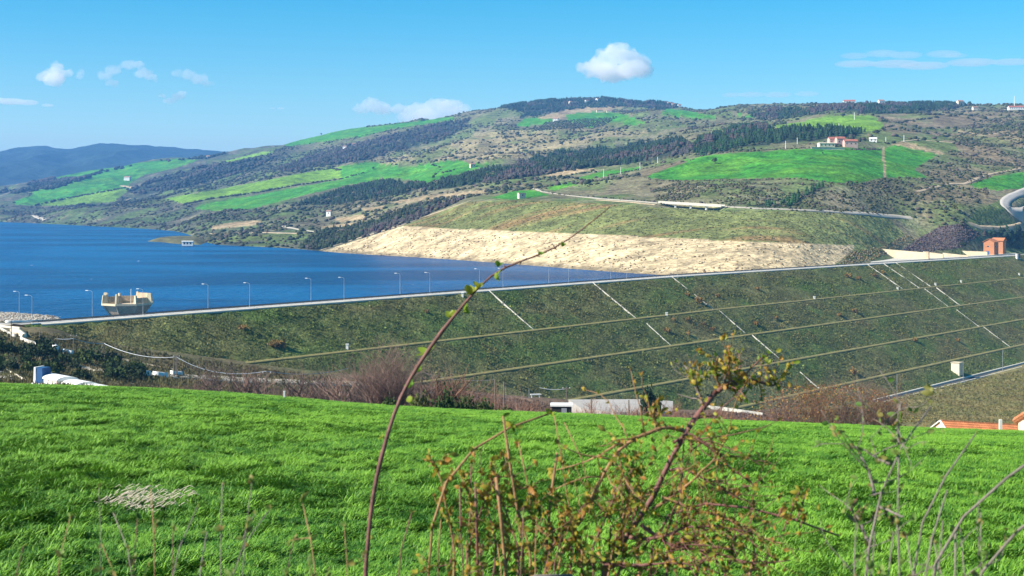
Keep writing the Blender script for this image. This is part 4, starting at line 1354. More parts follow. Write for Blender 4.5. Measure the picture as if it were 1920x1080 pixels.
# --- scrub on the hillsides
green_polys = [p for (c, p) in FIELDS if c in (GREEN, LIME, BEIGE, TAN)]
def clear_fields(pts, qx, qy):
    k = np.ones(len(pts), bool)
    for p in green_polys:
        k &= ~inpoly(qx, qy, p)
    return pts[k], qx[k], qy[k]
def scrub(name, poly, dens, h0, h1, cols, temps, cap, clump=0.0, sc=60, flat=1.2):
    pts, qx, qy = clear_fields(*sample_poly(far, poly, dens, cap=cap))
    if clump:
        v = fbm(pts[:, 0] / sc, pts[:, 1] / sc, 3)
        k = v > clump + rng.uniform(-.06, .06, len(v))
        pts = pts[k]
    n = len(pts)
    if n == 0:
        return
    sz = h0 + (h1 - h0) * rng.uniform(0, 1, n) ** 2.2
    ci = rng.integers(0, len(cols), n)
    c = np.array(cols)[ci] * (1 + rng.uniform(-.3, .3, (n, 1)))
    pts[:, 2] -= 0.1 * sz
    scatter_mesh(name, pts, temps, sz * flat * rng.uniform(0.8, 1.4, n), sz, c)
BR = [(0.085, 0.085, 0.04), (0.12, 0.105, 0.055), (0.05, 0.062, 0.028), (0.06, 0.075, 0.03), (0.11, 0.085, 0.07)]
DK = [(0.035, 0.048, 0.026), (0.05, 0.055, 0.035), (0.06, 0.06, 0.045), (0.030, 0.042, 0.024)]
scrub('hillside_scrub', [(640, 241), (1070, 182), (1300, 196), (2200, 190), (2200, 300), (1640, 270), (1300, 300), (1000, 340), (740, 312), (560, 300)], 0.011, 1.4, 7.0, BR + BR + DK, BLOB, 26000, clump=0.44, sc=70)
scrub('hillside_scrub', MOUND, 0.15, 0.6, 2.8, BR, BLOB, 12000, clump=0.40, sc=25)
scrub('hillside_scrub', [(1640, 335), (1700, 318), (1770, 290), (1820, 230), (1940, 210), (2200, 215), (2200, 318), (1860, 328), (1830, 395), (1815, 425), (1770, 425), (1700, 405)], 0.055, 0.7, 3.8, BR + BR + DK, BLOB, 20000, clump=0.42, sc=30)
scrub('lakeside_scrub', [(0, 416), (0, 386), (110, 388), (310, 374), (470, 394), (640, 360), (740, 345), (930, 316), (1080, 318), (1210, 330), (1240, 345), (1000, 356), (880, 374), (755, 420), (600, 470), (470, 462), (380, 458), (352, 436), (150, 422)], 0.013, 1.4, 6.0, DK + BR, BLOB, 20000, clump=0.40, sc=60)
scrub('left_scrub', [(0, 350), (60, 366), (25, 380), (110, 388), (260, 386), (310, 372), (640, 312), (640, 275), (520, 275), (430, 300), (330, 330), (240, 350), (215, 380)], 0.006, 2, 8, DK, BLOB, 9000, clump=0.40, sc=100)
scrub('stone_bank_bushes', [(600, 474), (755, 426), (1000, 437), (1300, 450), (1600, 462), (1575, 498), (1300, 518), (900, 490)], 0.018, 0.5, 1.3, [(0.16, 0.12, 0.07), (0.10, 0.08, 0.05), (0.26, 0.20, 0.13)], BLOB, 3500)if False else None
pts, qx, qy = sample_poly(far, [(602, 473), (755, 426), (1000, 437), (1300, 450), (1600, 462), (1575, 498), (1300, 517), (900, 489)], 0.05, cap=9000)
k = (fbm(pts[:, 0] / 9, pts[:, 1] / 5, 3) > 0.50)
pts = pts[k]; n = len(pts)
sz = rng.uniform(0.5, 1.35, n)
sc_ = np.array([(0.30, 0.23, 0.13), (0.16, 0.12, 0.07), (0.50, 0.42, 0.27), (0.22, 0.15, 0.09)])[rng.integers(0, 4, n)]
scatter_mesh('bank_stones', pts, BLOB, sz * 1.5, sz, sc_, M['stone'])
pts, qx, qy = sample_poly(far, [(760, 424), (885, 380), (1000, 377), (1240, 390), (1480, 397), (1655, 408), (1690, 440), (1600, 458), (1300, 447), (1000, 434)], 0.07, cap=9000)
n = len(pts)
scatter_mesh('bank_grass', pts, BLOB, rng.uniform(0.8, 2.2, n), rng.uniform(0.3, 0.9, n), tint((0.135, 0.145, 0.05), n, 0.4, 0.2))
pts, qx, qy = sample_poly(far, [(1690, 470), (1720, 450), (1760, 425), (1810, 418), (1840, 440), (1800, 465), (1740, 474)], 0.35, cap=2500)
n = len(pts)
scatter_mesh('purple_bushes', pts, BLOB, rng.uniform(0.8, 1.8, n), rng.uniform(0.7, 1.5, n), tint((0.125, 0.092, 0.080), n, 0.4, 0.15))
pts, qx, qy = sample_poly(far, [(1570, 498), (1600, 470), (1650, 465), (1700, 440), (1720, 450), (1660, 476), (1640, 488)], 0.3, cap=2000)
n = len(pts)
scatter_mesh('bank_bushes', pts, BLOB, rng.uniform(0.8, 2.0, n), rng.uniform(0.6, 1.6, n), np.array([(0.16, 0.11, 0.045), (0.08, 0.10, 0.03), (0.24, 0.18, 0.10)])[rng.integers(0, 3, n)])
# olive groves in rows under the summit
op = []
for r_ in range(9):
    for c_ in range(26):
        op.append((1000 + c_ * 5.2 + r_ * 3 + rng.uniform(-1, 1), 246 - r_ * 2.0 - c_ * 0.4 + rng.uniform(-.5, .5)))
op = np.array(op)
pts = far.hit(op[:, 0], op[:, 1]); n = len(pts)
scatter_mesh('olive_grove', pts, BLOB, rng.uniform(5, 7.5, n), rng.uniform(4, 5.5, n), tint((0.06, 0.075, 0.05), n, 0.25, 0.1))
# hedge lines between fields
def hedge(pts_, n, h, cols, sheet=far, name='hedge_bushes', spread=2.0):
    P = np.array(pts_, float)
    d = np.r_[0, np.cumsum(np.hypot(*np.diff(P, axis=0).T))]
    u = rng.uniform(0, d[-1], n)
    q = sheet.hit(np.interp(u, d, P[:, 0]), np.interp(u, d, P[:, 1]))
    q[:, :2] += rng.normal(0, spread, (n, 2))
    q[:, 2] = sheet.height(q[:, 0], q[:, 1]) - 0.2
    sz = rng.uniform(0.5, 1.2, n) * h
    scatter_mesh(name, q, BLOB, sz * 1.3, sz, np.array(cols)[rng.integers(0, len(cols), n)])
hedge([(345, 384), (390, 374), (480, 362), (560, 347), (640, 336), (680, 325)], 170, 5, DK)
hedge([(60, 387), (120, 373), (200, 359), (245, 350)], 90, 6, DK)
hedge([(640, 241), (700, 237), (790, 227), (850, 214), (900, 206)], 45, 6, DK)
hedge([(530, 276), (640, 262), (760, 240)], 60, 5, DK)
hedge([(1200, 331), (1240, 340), (1380, 338), (1500, 336), (1570, 345), (1640, 341), (1740, 335)], 160, 2.0, BR)
hedge([(1290, 291), (1400, 284), (1480, 279), (1525, 277)], 120, 2.2, BR)
hedge([(1600, 281), (1650, 280)], 60, 2.0, [(0.09, 0.065, 0.055)])
hedge([(1640, 250), (1660, 240), (1700, 228), (1760, 220)], 60, 4.0, DK)
hedge([(1360, 223), (1440, 225), (1540, 213)], 70, 4.0, DK)
hedge([(1070, 342), (1200, 318), (1300, 300)], 70, 2.5, BR)
hedge([(1300, 196), (1400, 194), (1500, 193), (1560, 196)], 60, 6, DK)
hedge([(1840, 196), (1900, 195), (1950, 196)], 30, 6, DK)
hedge([(800, 305), (830, 315), (815, 328), (850, 320)], 30, 3.5, DK)
hedge([(600, 320), (622, 316), (640, 320)], 26, 5, DK)
hedge([(1000, 357), (1060, 366), (1130, 371), (1230, 379)], 90, 1.8, BR)
hedge([(1360, 389), (1480, 394), (1640, 405)], 70, 1.4, BR)
# rocks on the near shore, left of the dam
pts, qx, qy = sample_poly(near, [(-40, 582), (0, 583), (60, 586), (165, 594), (165, 600), (60, 604), (-40, 604)], 0.6, cap=2600)
n = len(pts)
scatter_mesh('shore_rocks', pts, BLOB, rng.uniform(0.4, 1.3, n), rng.uniform(0.2, 0.6, n), np.array([(0.42, 0.37, 0.29), (0.34, 0.29, 0.23), (0.20, 0.15, 0.12), (0.46, 0.41, 0.33)])[rng.integers(0, 4, n)], M['stone'])
hedge([(798, 451), (850, 452), (930, 449)], 60, 1.1, [(0.20, 0.15, 0.11), (0.14, 0.10, 0.08)], name='bank_stones')
hedge([(760, 472), (850, 477), (900, 482)], 90, 1.0, [(0.24, 0.18, 0.12), (0.16, 0.12, 0.08)], name='bank_stones', spread=5)
hedge([(1150, 497), (1300, 508), (1480, 512)], 130, 1.0, [(0.24, 0.18, 0.12), (0.16, 0.12, 0.08)], name='bank_stones', spread=6)
# coarse grass on the dam face
n = 120000
da, ds = rng.uniform(-70, 760, n), rng.uniform(1.5, 97, n)
k = np.ones(n, bool)
for b_ in BERMS:
    k &= np.abs(ds - b_) > 1.9
k &= fbm(da / 6, ds / 4, 2) > rng.uniform(0.3, 0.62, n)
da, ds = da[k], ds[k]; n = len(da)
P = dam_pt(da, ds)
v = fbm(da / 38, ds / 16, 4)[:, None]
cc = np.array((0.105, 0.175, 0.032)) * (1 - v) + np.array((0.215, 0.155, 0.068)) * v
scatter_mesh('dam_scrub_grass', P, TUFT, rng.uniform(0.4, 1.15, n), rng.uniform(0.3, 0.85, n), cc * np.where(rng.uniform(0, 1, (n, 1)) < 0.08, 1.9, 1) * (1 + rng.uniform(-.45, .45, (n, 1))))
# tawny bushes on the dam face (things one can point at)
tb = [(525, 650, 3.0), (510, 649, 2.2), (800, 586, 1.6), (456, 617, 2.0), (1310, 567, 3.2), (1290, 555, 2.2), (1262, 600, 1.5), (1290, 601, 2.0), (1250, 622, 2.2), (1290, 627, 1.8), (1336, 619, 1.9), (1417, 609, 2.4), (1320, 609, 1.6), (1345, 556, 1.7), (1420, 543, 2.2),
      (1574, 592, 2.2), (1602, 585, 2.4), (1455, 598, 1.8), (1590, 520, 3.0), (1610, 524, 2.6), (1640, 519, 2.8), (1655, 512, 2.0), (1600, 700, 3.2), (1715, 640, 2.6), (1795, 640, 2.4)]
BUSHT = []
def leafy_bush(seed, n=420, r=1.0, flat=0.75, leaf=0.16):
    q = np.random.default_rng(seed)
    cl = q.normal(0, 1, (14, 3)); cl /= np.linalg.norm(cl, axis=1, keepdims=True); cl *= q.uniform(0.3, 0.72, (14, 1)); cl[:, 2] = np.abs(cl[:, 2]) * flat + 0.12
    c = cl[q.integers(0, 14, n)] + q.normal(0, 0.17, (n, 3))
    c[:, 2] = np.maximum(c[:, 2], 0.03)
    a = q.normal(0, 1, (n, 3)); a /= np.linalg.norm(a, axis=1, keepdims=True)
    b = np.cross(a, q.normal(0, 1, (n, 3))); b /= np.linalg.norm(b, axis=1, keepdims=True)
    s_ = leaf * q.uniform(0.6, 1.4, (n, 1))
    V = np.stack([c - a * s_, c - b * s_ * .55, c + a * s_, c + b * s_ * .55], 1).reshape(-1, 3) * r
    Fq_ = np.arange(4 * n).reshape(n, 4)
    col = np.repeat(q.uniform(0.65, 1.35, (n, 1)), 4, 0)
    return V, Fq_, col
def bush_obj(name, seed, colour, n=420, flat=0.75, leaf=0.16):
    V, f, k = leafy_bush(seed, n, 1.0, flat, leaf)
    o = mesh_np(name, V, f, M['plant'], col=np.array(colour)[None] * k)
    return o
_protos = {}
def place_bush(name, colour, loc, w, h, label, group, n=420, leaf=0.16, cat='bush'):
    key = (name, colour, rng.integers(0, 3), n)
    if key not in _protos:
        _protos[key] = bush_obj(name, int(rng.integers(1, 9999)), colour, n, 0.75, leaf)
        o = _protos[key]
    else:
        o = link_copy(_protos[key])
    o.location = tuple(loc)
    o.scale = (w / 2, w / 2, h)
    o.rotation_euler = (0, 0, rng.uniform(0, 6.28))
    return tag(o, label, cat, group)
def where(px, y):
    h = 'far left' if px < 260 else 'left' if px < 620 else 'centre' if px < 1100 else 'right of centre' if px < 1500 else 'right'
    return h
for i, (q, w, sz) in enumerate(sorted(tb)):
    a, s_ = dam_hit(q, w)
    nb = sum(1 for b_ in BERMS if s_ > b_)
    band = ['between crest and first berm', 'between first and second berm', 'between second and third berm', 'between third and fourth berm', 'below the lowest berm'][nb]
    place_bush('tawny_bush', (0.27, 0.17, 0.055), dam_pt(a, s_), sz * 1.7, sz * 1.05, 'tawny bush on the dam %s, number %s from the left' % (band, ['one', 'two', 'three', 'four', 'five', 'six', 'seven', 'eight', 'nine', 'ten', 'eleven', 'twelve', 'thirteen', 'fourteen', 'fifteen', 'sixteen', 'seventeen', 'eighteen', 'nineteen', 'twenty', 'twenty one', 'twenty two', 'twenty three', 'twenty four', 'twenty five'][i]), 'tawny bushes on the dam face', n=160, leaf=0.2)
# tussocks on the valley floor, right
pts, qx, qy = sample_poly(near, [(1650, 760), (1700, 740), (1920, 692), (2150, 640), (2150, 812), (1920, 802), (1760, 800), (1660, 790)], 0.5, cap=14000)
n = len(pts)
v = fbm(pts[:, 0] / 14, pts[:, 1] / 14, 3)[:, None]
cc = np.array((0.12, 0.145, 0.035)) * (1 - v) + np.array((0.24, 0.175, 0.07)) * v
scatter_mesh('valley_grass', pts, TUFT, rng.uniform(0.8, 1.8, n), rng.uniform(0.4, 1.1, n), cc * (1 + rng.uniform(-.35, .35, (n, 1))))
pts, qx, qy = sample_poly(near, [(0, 620), (90, 625), (330, 668), (640, 712), (1000, 752), (1300, 776), (1640, 765), (1660, 800), (1300, 800), (900, 785), (640, 770), (300, 740), (0, 730)], 0.8, cap=26000)
n = len(pts)
v = fbm(pts[:, 0] / 20, pts[:, 1] / 20, 3)[:, None]
md = (sstep(600, 800, qx) * (1 - sstep(1400, 1550, qx)))[:, None]
c0 = np.array((0.085, 0.10, 0.03)) * (1 - v) + np.array((0.17, 0.12, 0.06)) * v
c1 = np.array((0.13, 0.095, 0.05)) * (1 - v) + np.array((0.20, 0.105, 0.075)) * v
scatter_mesh('valley_brush', pts, TUFT, rng.uniform(0.6, 1.5, n), rng.uniform(0.4, 1.3, n), (c0 * (1 - md) + c1 * md) * (1 + rng.uniform(-.35, .35, (n, 1))))

# --- single trees far off
def far_tree(px, y, h, label, colour, conif=False, sheet=far, name=None):
    p = sheet.hit([px], [y])[0]
    t = empty(name or ('pine_tree' if conif else 'field_tree'), tuple(p))
    tag(t, label, 'tree')
    m = MB(); m.tube([(0, 0, -0.5), (0.05 * h, 0, 0.35 * h), (0.02 * h, 0, 0.7 * h)], [0.035 * h, 0.026 * h, 0.012 * h], 5)
    for k in range(5):
        a = k * 1.3
        m.tube([(0.04 * h, 0, (0.3 + .06 * k) * h), (0.25 * h * math.cos(a), 0.25 * h * math.sin(a), (0.5 + 0.07 * k) * h)], [0.015 * h, 0.006 * h], 4)
    m.build('trunk', M['bare_dark'], t)
    V, f, k = leafy_bush(int(px), 260, 1.0, 0.8, 0.13)
    if conif:
        V = V * np.array([0.30, 0.30, 0.95]) * h + np.array([0, 0, 0.12 * h])
        V[:, :2] *= np.clip(1.25 - V[:, 2:] / h, 0.15, 1)
    else:
        V = V * np.array([0.42, 0.42, 0.62]) * h + np.array([0, 0, 0.38 * h])
    mesh_np('crown', V, f, M['plant'], parent=t, col=np.array(colour)[None] * k)
    return t
far_tree(1340, 308, 7.5, 'lone dark tree casting a shadow in the big green field', (0.06, 0.06, 0.045))
far_tree(1543, 290, 3.0, 'small dark tree in the big green field below the farm', (0.03, 0.05, 0.02))
far_tree(1581, 221, 5.5, 'brownish tree at the top of the upper right field', (0.06, 0.06, 0.03))
far_tree(1446, 192, 14, 'single tall tree standing out on the skyline right of centre', (0.03, 0.045, 0.025))
far_tree(1866, 192, 12, 'tall lone tree on the right skyline', (0.03, 0.045, 0.025))
far_tree(869, 213, 9, 'small tree on the skyline where the hill steepens', (0.03, 0.04, 0.025))
far_tree(700, 319, 8, 'dark tree at the left end of the middle field', (0.03, 0.04, 0.025))
far_tree(813, 337, 8, 'dark tree low in the middle field', (0.03, 0.04, 0.025))
far_tree(602, 254, 9, 'first of the small trees along the skyline field', (0.03, 0.04, 0.025))
far_tree(622, 248, 9, 'second of the small trees along the skyline field', (0.03, 0.04, 0.025))
far_tree(1849, 468, 5, 'round dark shrub just left of the brick gatehouse', (0.03, 0.05, 0.02)) if False else None
far_tree(1806, 466, 6.5, 'dark bush beside the forecourt wall left of the gatehouse', (0.028, 0.05, 0.02))
far_tree(1645, 342, 4, 'pale bare tree in front of the right edge field', (0.16, 0.14, 0.09)) if False else None
far_tree(1850, 372, 9, 'pale grey leafless tree below the right edge field', (0.19, 0.16, 0.10))
far_tree(1790, 398, 8, 'yellow green willow in the gully above the purple slope', (0.15, 0.15, 0.03))
far_tree(1772, 405, 6, 'smaller yellowish bush in the gully, left of the willow', (0.13, 0.12, 0.035))
# --- the valley behind the meadow: shrubs and bare trees
def bare_shrub(seed, h, w, twigs=46, rad=0.035, lean=0.0, depth=3, sides=3):
    """many stems from one stool, forking; one mesh"""
    r = random.Random(seed)
    m = MB()
    def grow(p, d, l, rd, lv):
        n = 3
        pts, rr = [p], [rd]
        for k in range(n):
            d = (d + Vector((r.uniform(-.28, .28), r.uniform(-.28, .28), r.uniform(-.1, .2)))).normalized()
            p = p + d * (l / n)
            pts.append(p)
            rr.append(rd * (1 - 0.55 * (k + 1) / n))
        m.tube(pts, rr, sides, cap=False)
        if lv > 0:
            for k in range(r.choice((2, 3, 3))):
                q = pts[r.choice((1, 2, 3))]
                dd = (d + Vector((r.uniform(-.9, .9), r.uniform(-.9, .9), r.uniform(-.35, .6)))).normalized()
                grow(q, dd, l * r.uniform(0.5, 0.75), rd * 0.55, lv - 1)
    for i in range(twigs):
        a = r.uniform(0, 6.28)
        o = r.uniform(0, 0.22) * w
        s_ = r.uniform(0.15, 1.0) * w / h
        d = Vector((math.cos(a) * s_ + lean, math.sin(a) * s_, 1)).normalized()
        grow(Vector((math.cos(a) * o, math.sin(a) * o, -0.3)), d, h * r.uniform(0.45, 0.62), rad * r.uniform(0.7, 1.2), depth)
    return m
def at_near(px, Y, dz=0.0):
    X = (px - CX) / F * Y
    return np.array([X, Y, near.height([X], [Y])[0] + dz])
t = empty('bare_thicket', tuple(at_near(725, 205)))
tag(t, 'large round leafless brown thicket behind the meadow, left of centre', 'shrub')
bare_shrub(3, 9.8, 7.0, 80, 0.07, depth=4).build('branches', M['bare'], t)
m = bare_shrub(4, 6.8, 6.5, 60, 0.06, depth=3); o = m.build('undergrowth', M['bare_dark'], t)
SH = [bare_shrub(11, 1.0, 0.65, 16, 0.015, depth=3), bare_shrub(12, 1.0, 0.9, 20, 0.012, depth=3), bare_shrub(13, 1.0, 0.5, 15, 0.019, depth=3)]
_sh = {}
def shrub_at(k, mk, px, Y, h, label, name='bare_shrub', group=None, cat='shrub', wide=1.0):
    key = (k, mk)
    if key not in _sh:
        o = SH[k].build(name, M[mk]); _sh[key] = o
    else:
        o = link_copy(_sh[key]); o.name = name
    o.location = tuple(at_near(px, Y))
    o.scale = (h * wide, h * wide, h)
    o.rotation_euler = (0, 0, rng.uniform(0, 6.28))
    return tag(o, label, cat, group)
row = [(385, 250, 7.5), (418, 246, 9.5), (455, 245, 8), (487, 240, 7.2), (530, 236, 7.5), (560, 232, 8.5), (592, 228, 8), (622, 226, 8.5), (655, 218, 9), (680, 214, 8.5)]
for i, (q, Yq, h) in enumerate(row):
    shrub_at(i % 3, 'bare_dark' if i % 2 else 'bare', q, Yq, h, 'leafless shrub in the row behind the meadow, %s from the left' % (ORD + ['eleventh', 'twelfth', 'thirteenth', 'fourteenth', 'fifteenth'])[i], group='leafless shrubs behind the meadow')
row2 = [(790, 210, 9), (815, 205, 9.5), (838, 205, 8), (865, 210, 7), (890, 215, 6.5), (918, 215, 6.5), (945, 220, 6), (975, 225, 5.5), (1100, 235, 6.5), (1150, 240, 6), (1178, 240, 6.5), (1255, 240, 7.0), (1290, 240, 6.0), (1330, 240, 6.5), (1370, 240, 6)]
for i, (q, Yq, h) in enumerate(row2):
    shrub_at((i + 1) % 3, 'bare_red' if i % 3 else 'bare', q, Yq, h, 'low reddish bramble clump between thicket and pale yard, %s from the left' % (ORD + ['eleventh', 'twelfth', 'thirteenth', 'fourteenth', 'fifteenth'])[i], name='bramble', group='reddish brambles behind the meadow')
for i, q in enumerate((1076, 1092, 1112, 1130, 1146, 1166, 1186, 1205, 1240, 1258)):
    Yq = 236 + 4 * (i % 3)
    top = CZ - (763 - 9 * (i % 3) - HY) / F * Yq
    shrub_at((i + 2) % 3, 'bare_red' if i % 2 else 'bare', q, Yq, max(2.0, top - float(at_near(q, Yq)[2])), 'thin reddish bush in front of the pale concrete yard, %s from the left' % ORD[i], name='yard_bush', group='reddish bushes in front of the yard')
t = empty('copper_thicket', tuple(at_near(1555, 235)))
tag(t, 'broad thicket of copper leaved bushes behind the right part of the meadow', 'shrub')
for j, (dx, h, w_) in enumerate(((-7.5, 8.2, 4.0), (-2.5, 10.3, 4.5), (3, 10.5, 4.5), (7.5, 9.0, 3.6), (10.5, 7.4, 3.0))):
    o = bare_shrub(30 + j, h, w_, 42, 0.045, depth=3).build('stems', M['bare_red'] if j % 2 else M['bare'], t)
    o.location = (dx, rng.uniform(-2, 2), 0)
q_ = 3200
c_ = rng.normal(0, 1, (q_, 3)) * np.array([6.5, 2.0, 1.0])
hgt = 5.5 * np.sqrt(np.clip(1 - (c_[:, 0] / 14) ** 2, 0, 1))
c_[:, 2] = rng.uniform(0.15, 1, q_) * (hgt + 3.2)
a_ = rng.normal(0, 1, (q_, 3)); a_ /= np.linalg.norm(a_, axis=1, keepdims=True)
b_2 = np.cross(a_, rng.normal(0, 1, (q_, 3))); b_2 /= np.linalg.norm(b_2, axis=1, keepdims=True)
Vq = np.stack([c_ - a_ * .17, c_ - b_2 * .11, c_ + a_ * .17, c_ + b_2 * .11], 1).reshape(-1, 3)
kind(mesh_np('leaves', Vq, np.arange(4 * q_).reshape(q_, 4), M['plant'], parent=t, col=np.repeat(np.array([(0.30, 0.15, 0.04), (0.24, 0.09, 0.04), (0.34, 0.22, 0.06)])[rng.integers(0, 3, q_)], 4, 0)), 'stuff')
# dark green bushes on the left slope
lb = []
for k in range(46):
    q = rng.uniform(-20, 262)
    y_ = np.interp(q, [0, 120, 262], [640, 662, 690]) + rng.uniform(0, 1) ** 0.9 * np.interp(q, [0, 120, 262], [62, 50, 30])
    lb.append((q, y_))
lb.sort()
TENS = ['', '', 'twenty', 'thirty', 'forty']
def ordw(i):
    n_ = i + 1
    base = ['', 'first', 'second', 'third', 'fourth', 'fifth', 'sixth', 'seventh', 'eighth', 'ninth', 'tenth', 'eleventh', 'twelfth', 'thirteenth', 'fourteenth', 'fifteenth', 'sixteenth', 'seventeenth', 'eighteenth', 'nineteenth']
    if n_ < 20:
        return base[n_]
    if n_ % 10 == 0:
        return {20: 'twentieth', 30: 'thirtieth', 40: 'fortieth'}[n_]
    return TENS[n_ // 10] + '-' + base[n_ % 10]
for i, (q, y_) in enumerate(lb):
    p = near.hit([q], [y_])[0]
    h = rng.uniform(2.2, 4.2)
    c = [(0.035, 0.060, 0.018), (0.028, 0.045, 0.018), (0.06, 0.085, 0.02)][i % 3]
    place_bush('dark_bush', c, p, h * 1.7, h, '%s evergreen bush on the slope left of the dam, %s from the left' % (['dark', 'blackish', 'olive'][i % 3], ordw(i)), 'dark evergreen bushes left of the dam', n=300, leaf=0.15)
for i, (q, Yq, w_, h, c) in enumerate(((790, 168, 3.4, 3.4, (0.08, 0.09, 0.025)), (832, 166, 4.2, 3.9, (0.045, 0.075, 0.02)), (872, 168, 3.6, 3.2, (0.06, 0.085, 0.022)), (905, 172, 4.5, 3.0, (0.055, 0.08, 0.02)), (945, 176, 4.0, 2.6, (0.07, 0.08, 0.025)), (728, 163, 3.5, 2.2, (0.05, 0.075, 0.02)), (1222, 200, 2.6, 2.2, (0.07, 0.11, 0.03)))):
    place_bush('green_bush', c, at_near(q, Yq), w_, h, 'green bush on the far meadow edge, ' + ['olive tinted, right of the brown thicket', 'darkest and roundest, beside the long twig', 'second to the right of the dark round one', 'wide one before the brambles', 'rightmost, low and olive', 'leftmost, under the thicket', 'under the dark pine'][i], 'green bushes on the far meadow edge', n=700, leaf=0.09)
# dark pine by the pale yard
def near_pine():
    p = at_near(1221, 262)
    t = empty('pine_tree', tuple(p))
    tag(t, 'dark round crowned pine beside the pale concrete yard', 'tree')
    h = CZ + (HY - 726) / F * 262 - p[2]
    m = MB(); m.tube([(0, 0, -0.5), (0.1, 0, h * .4), (0, 0, h * .9)], [0.25, 0.18, 0.06], 6)
    m.build('trunk', M['bare_dark'], t)
    V, f, k = leafy_bush(77, 1500, 1.0, 0.9, 0.10)
    V = V * np.array([2.3, 2.3, 5.0]) + np.array([0, 0, h - 5.2])
    mesh_np('crown', V, f, M['plant'], parent=t, col=np.array((0.022, 0.045, 0.020))[None] * k)
near_pine()
# ------------------------------------------------------------------ small things in the valley
def at_px(sheet, px, y):
    return sheet.hit([px], [y])[0]
# row of white rounded wagons at the left meadow edge (a standing train of three)
def wagons():
    defs = [(92, 128, 697.5, 196), (124, 164, 706.5, 188), (158, 206, 714, 180)]
    for i, (x0, x1, ytop, Y) in enumerate(defs):
        a_, b_ = px2w(x0, ytop, Y + 6), px2w(x1, ytop + (x1 - x0) * 0.20, Y - 6)
        zt = min(a_[2], b_[2])
        yaw = math.atan2(b_[1] - a_[1], b_[0] - a_[0])
        L_ = float(np.hypot(*(b_ - a_)[:2])) - 0.7
        c = (a_ + b_) / 2
        t = empty('white_wagon', (c[0], c[1], (a_[2] + b_[2]) / 2 - 3.2), yaw)
        pit = math.atan2(b_[2] - a_[2], L_)
        t.rotation_euler = (0, -pit, yaw)
        tag(t, ['white round roofed wagon with windows, upper and leftmost at the meadow edge', 'middle white round roofed wagon, half sunk behind the meadow edge', 'lowest white wagon roof showing over the meadow edge'][i], 'wagon', 'white wagons behind the meadow')
        w = 2.6
        m = MB()
        pr = [(-w / 2, -2.2)] + [(-w / 2, 2.55)] + [(-w / 2, 2.55)] + [(w / 2, 2.55), (w / 2, -2.2)]
        m.prism([(-L_ / 2, y_, z_) for y_, z_ in ((-w / 2, -2.2), (w / 2, -2.2), (w / 2, 2.55), (-w / 2, 2.55))], (L_, 0, 0))
        m.build('body', M['white'], t)
        m = MB()
        arc = [(-w / 2 - 0.15, 2.5)] + [((w / 2 + 0.15) * math.sin(k), 2.55 + 0.5 * math.cos(k)) for k in np.linspace(-1.35, 1.35, 9)] + [(w / 2 + 0.15, 2.5)]
        m.prism([(-L_ / 2 - .25, y_, z_) for y_, z_ in arc], (L_ + .5, 0, 0))
        m.build('roof', M['white'], t)
        nw = 4
        for k in range(nw):
            u_ = -L_ / 2 + (k + 0.5) * L_ / nw
            m = MB(); m.box((u_, -w / 2 - 0.02, 1.35), (L_ / nw * 0.5, 0.08, 1.1)); m.build('window', M['glass'], t)
        m = MB(); m.box((-L_ / 2 - 0.03, 0, 0.8), (0.08, 0.8, 2.0)); m.build('door', M['bluepaint'], t)
        for k in range(nw + 1):
            u_ = -L_ / 2 + k * L_ / nw
            m = MB(); m.box((np.clip(u_, -L_ / 2 + .15, L_ / 2 - .15), -w / 2 - 0.05, 0.9), (0.22, 0.1, 3.2)); m.build('pilaster', M['cream'] if k % 2 else M['pink'], t)
wagons()
# truck cab with a blue box and a white tail behind the wagons
c = px2w(79, 712, 200)
t = empty('parked_truck', (c[0], c[1], c[2] - 2.2), R(-20))
tag(t, 'small truck with a white cab edge and dark blue box, left of the white wagons', 'truck')
m = MB(); m.box((0.25, 0, 2.9), (1.1, 1.9, 2.1), taper=(0.8, 0.95)); m.build('box_body', M['bluepaint'], t)
m = MB(); m.box((-0.52, 0, 2.95), (0.4, 2.0, 2.2), taper=(0.7, 0.95)); m.build('cab_edge', M['white'], t)
m = MB(); m.box((0.9, 0, 1.35), (4.0, 2.0, 0.9)); m.build('bed', M['white'], t)
for sx_ in (-0.5, 2.2):
    for sy_ in (-0.95, 0.95):
        m = MB(); m.tube([(sx_, sy_ - 0.12, 0.45), (sx_, sy_ + 0.12, 0.45)], 0.45, 10); m.build('wheel', M['rail'], t)
# two dirt rails of a farm lane and a parked pale car bonnet, far left
for (a_, b_) in (((-40, 668), (58, 718)), ((-40, 676), (46, 719))):
    pass
road('lane', near, [(-60, 672), (0, 699), (30, 712), (60, 722)], 5.0, M['grey_road'], lift=0.15)
def wallrun(name, sheet, pts, w, h, mat_, label, cat, group=None, n=24, gaps=None):
    P = drape(sheet, pts, n)
    T = np.gradient(P[:, :2], axis=0); T /= np.linalg.norm(T, axis=1, keepdims=True)
    Nn = np.stack([-T[:, 1], T[:, 0]], 1) * w / 2
    L_, R_ = P[:, :2] + Nn, P[:, :2] - Nn
    V = np.concatenate([np.c_[L_, P[:, 2] - 1.0], np.c_[L_, P[:, 2] + h], np.c_[R_, P[:, 2] + h], np.c_[R_, P[:, 2] - 1.0]])
    m_ = len(P)
    f = []
    for i in range(m_ - 1):
        for k in range(3):
            f.append((k * m_ + i, k * m_ + i + 1, (k + 1) * m_ + i + 1, (k + 1) * m_ + i))
    f += [(0, m_, 2 * m_, 3 * m_), (m_ - 1, 4 * m_ - 1, 3 * m_ - 1, 2 * m_ - 1)]
    o = mesh_np(name, V, np.array(f), mat_)
    return tag(o, label, cat, group)
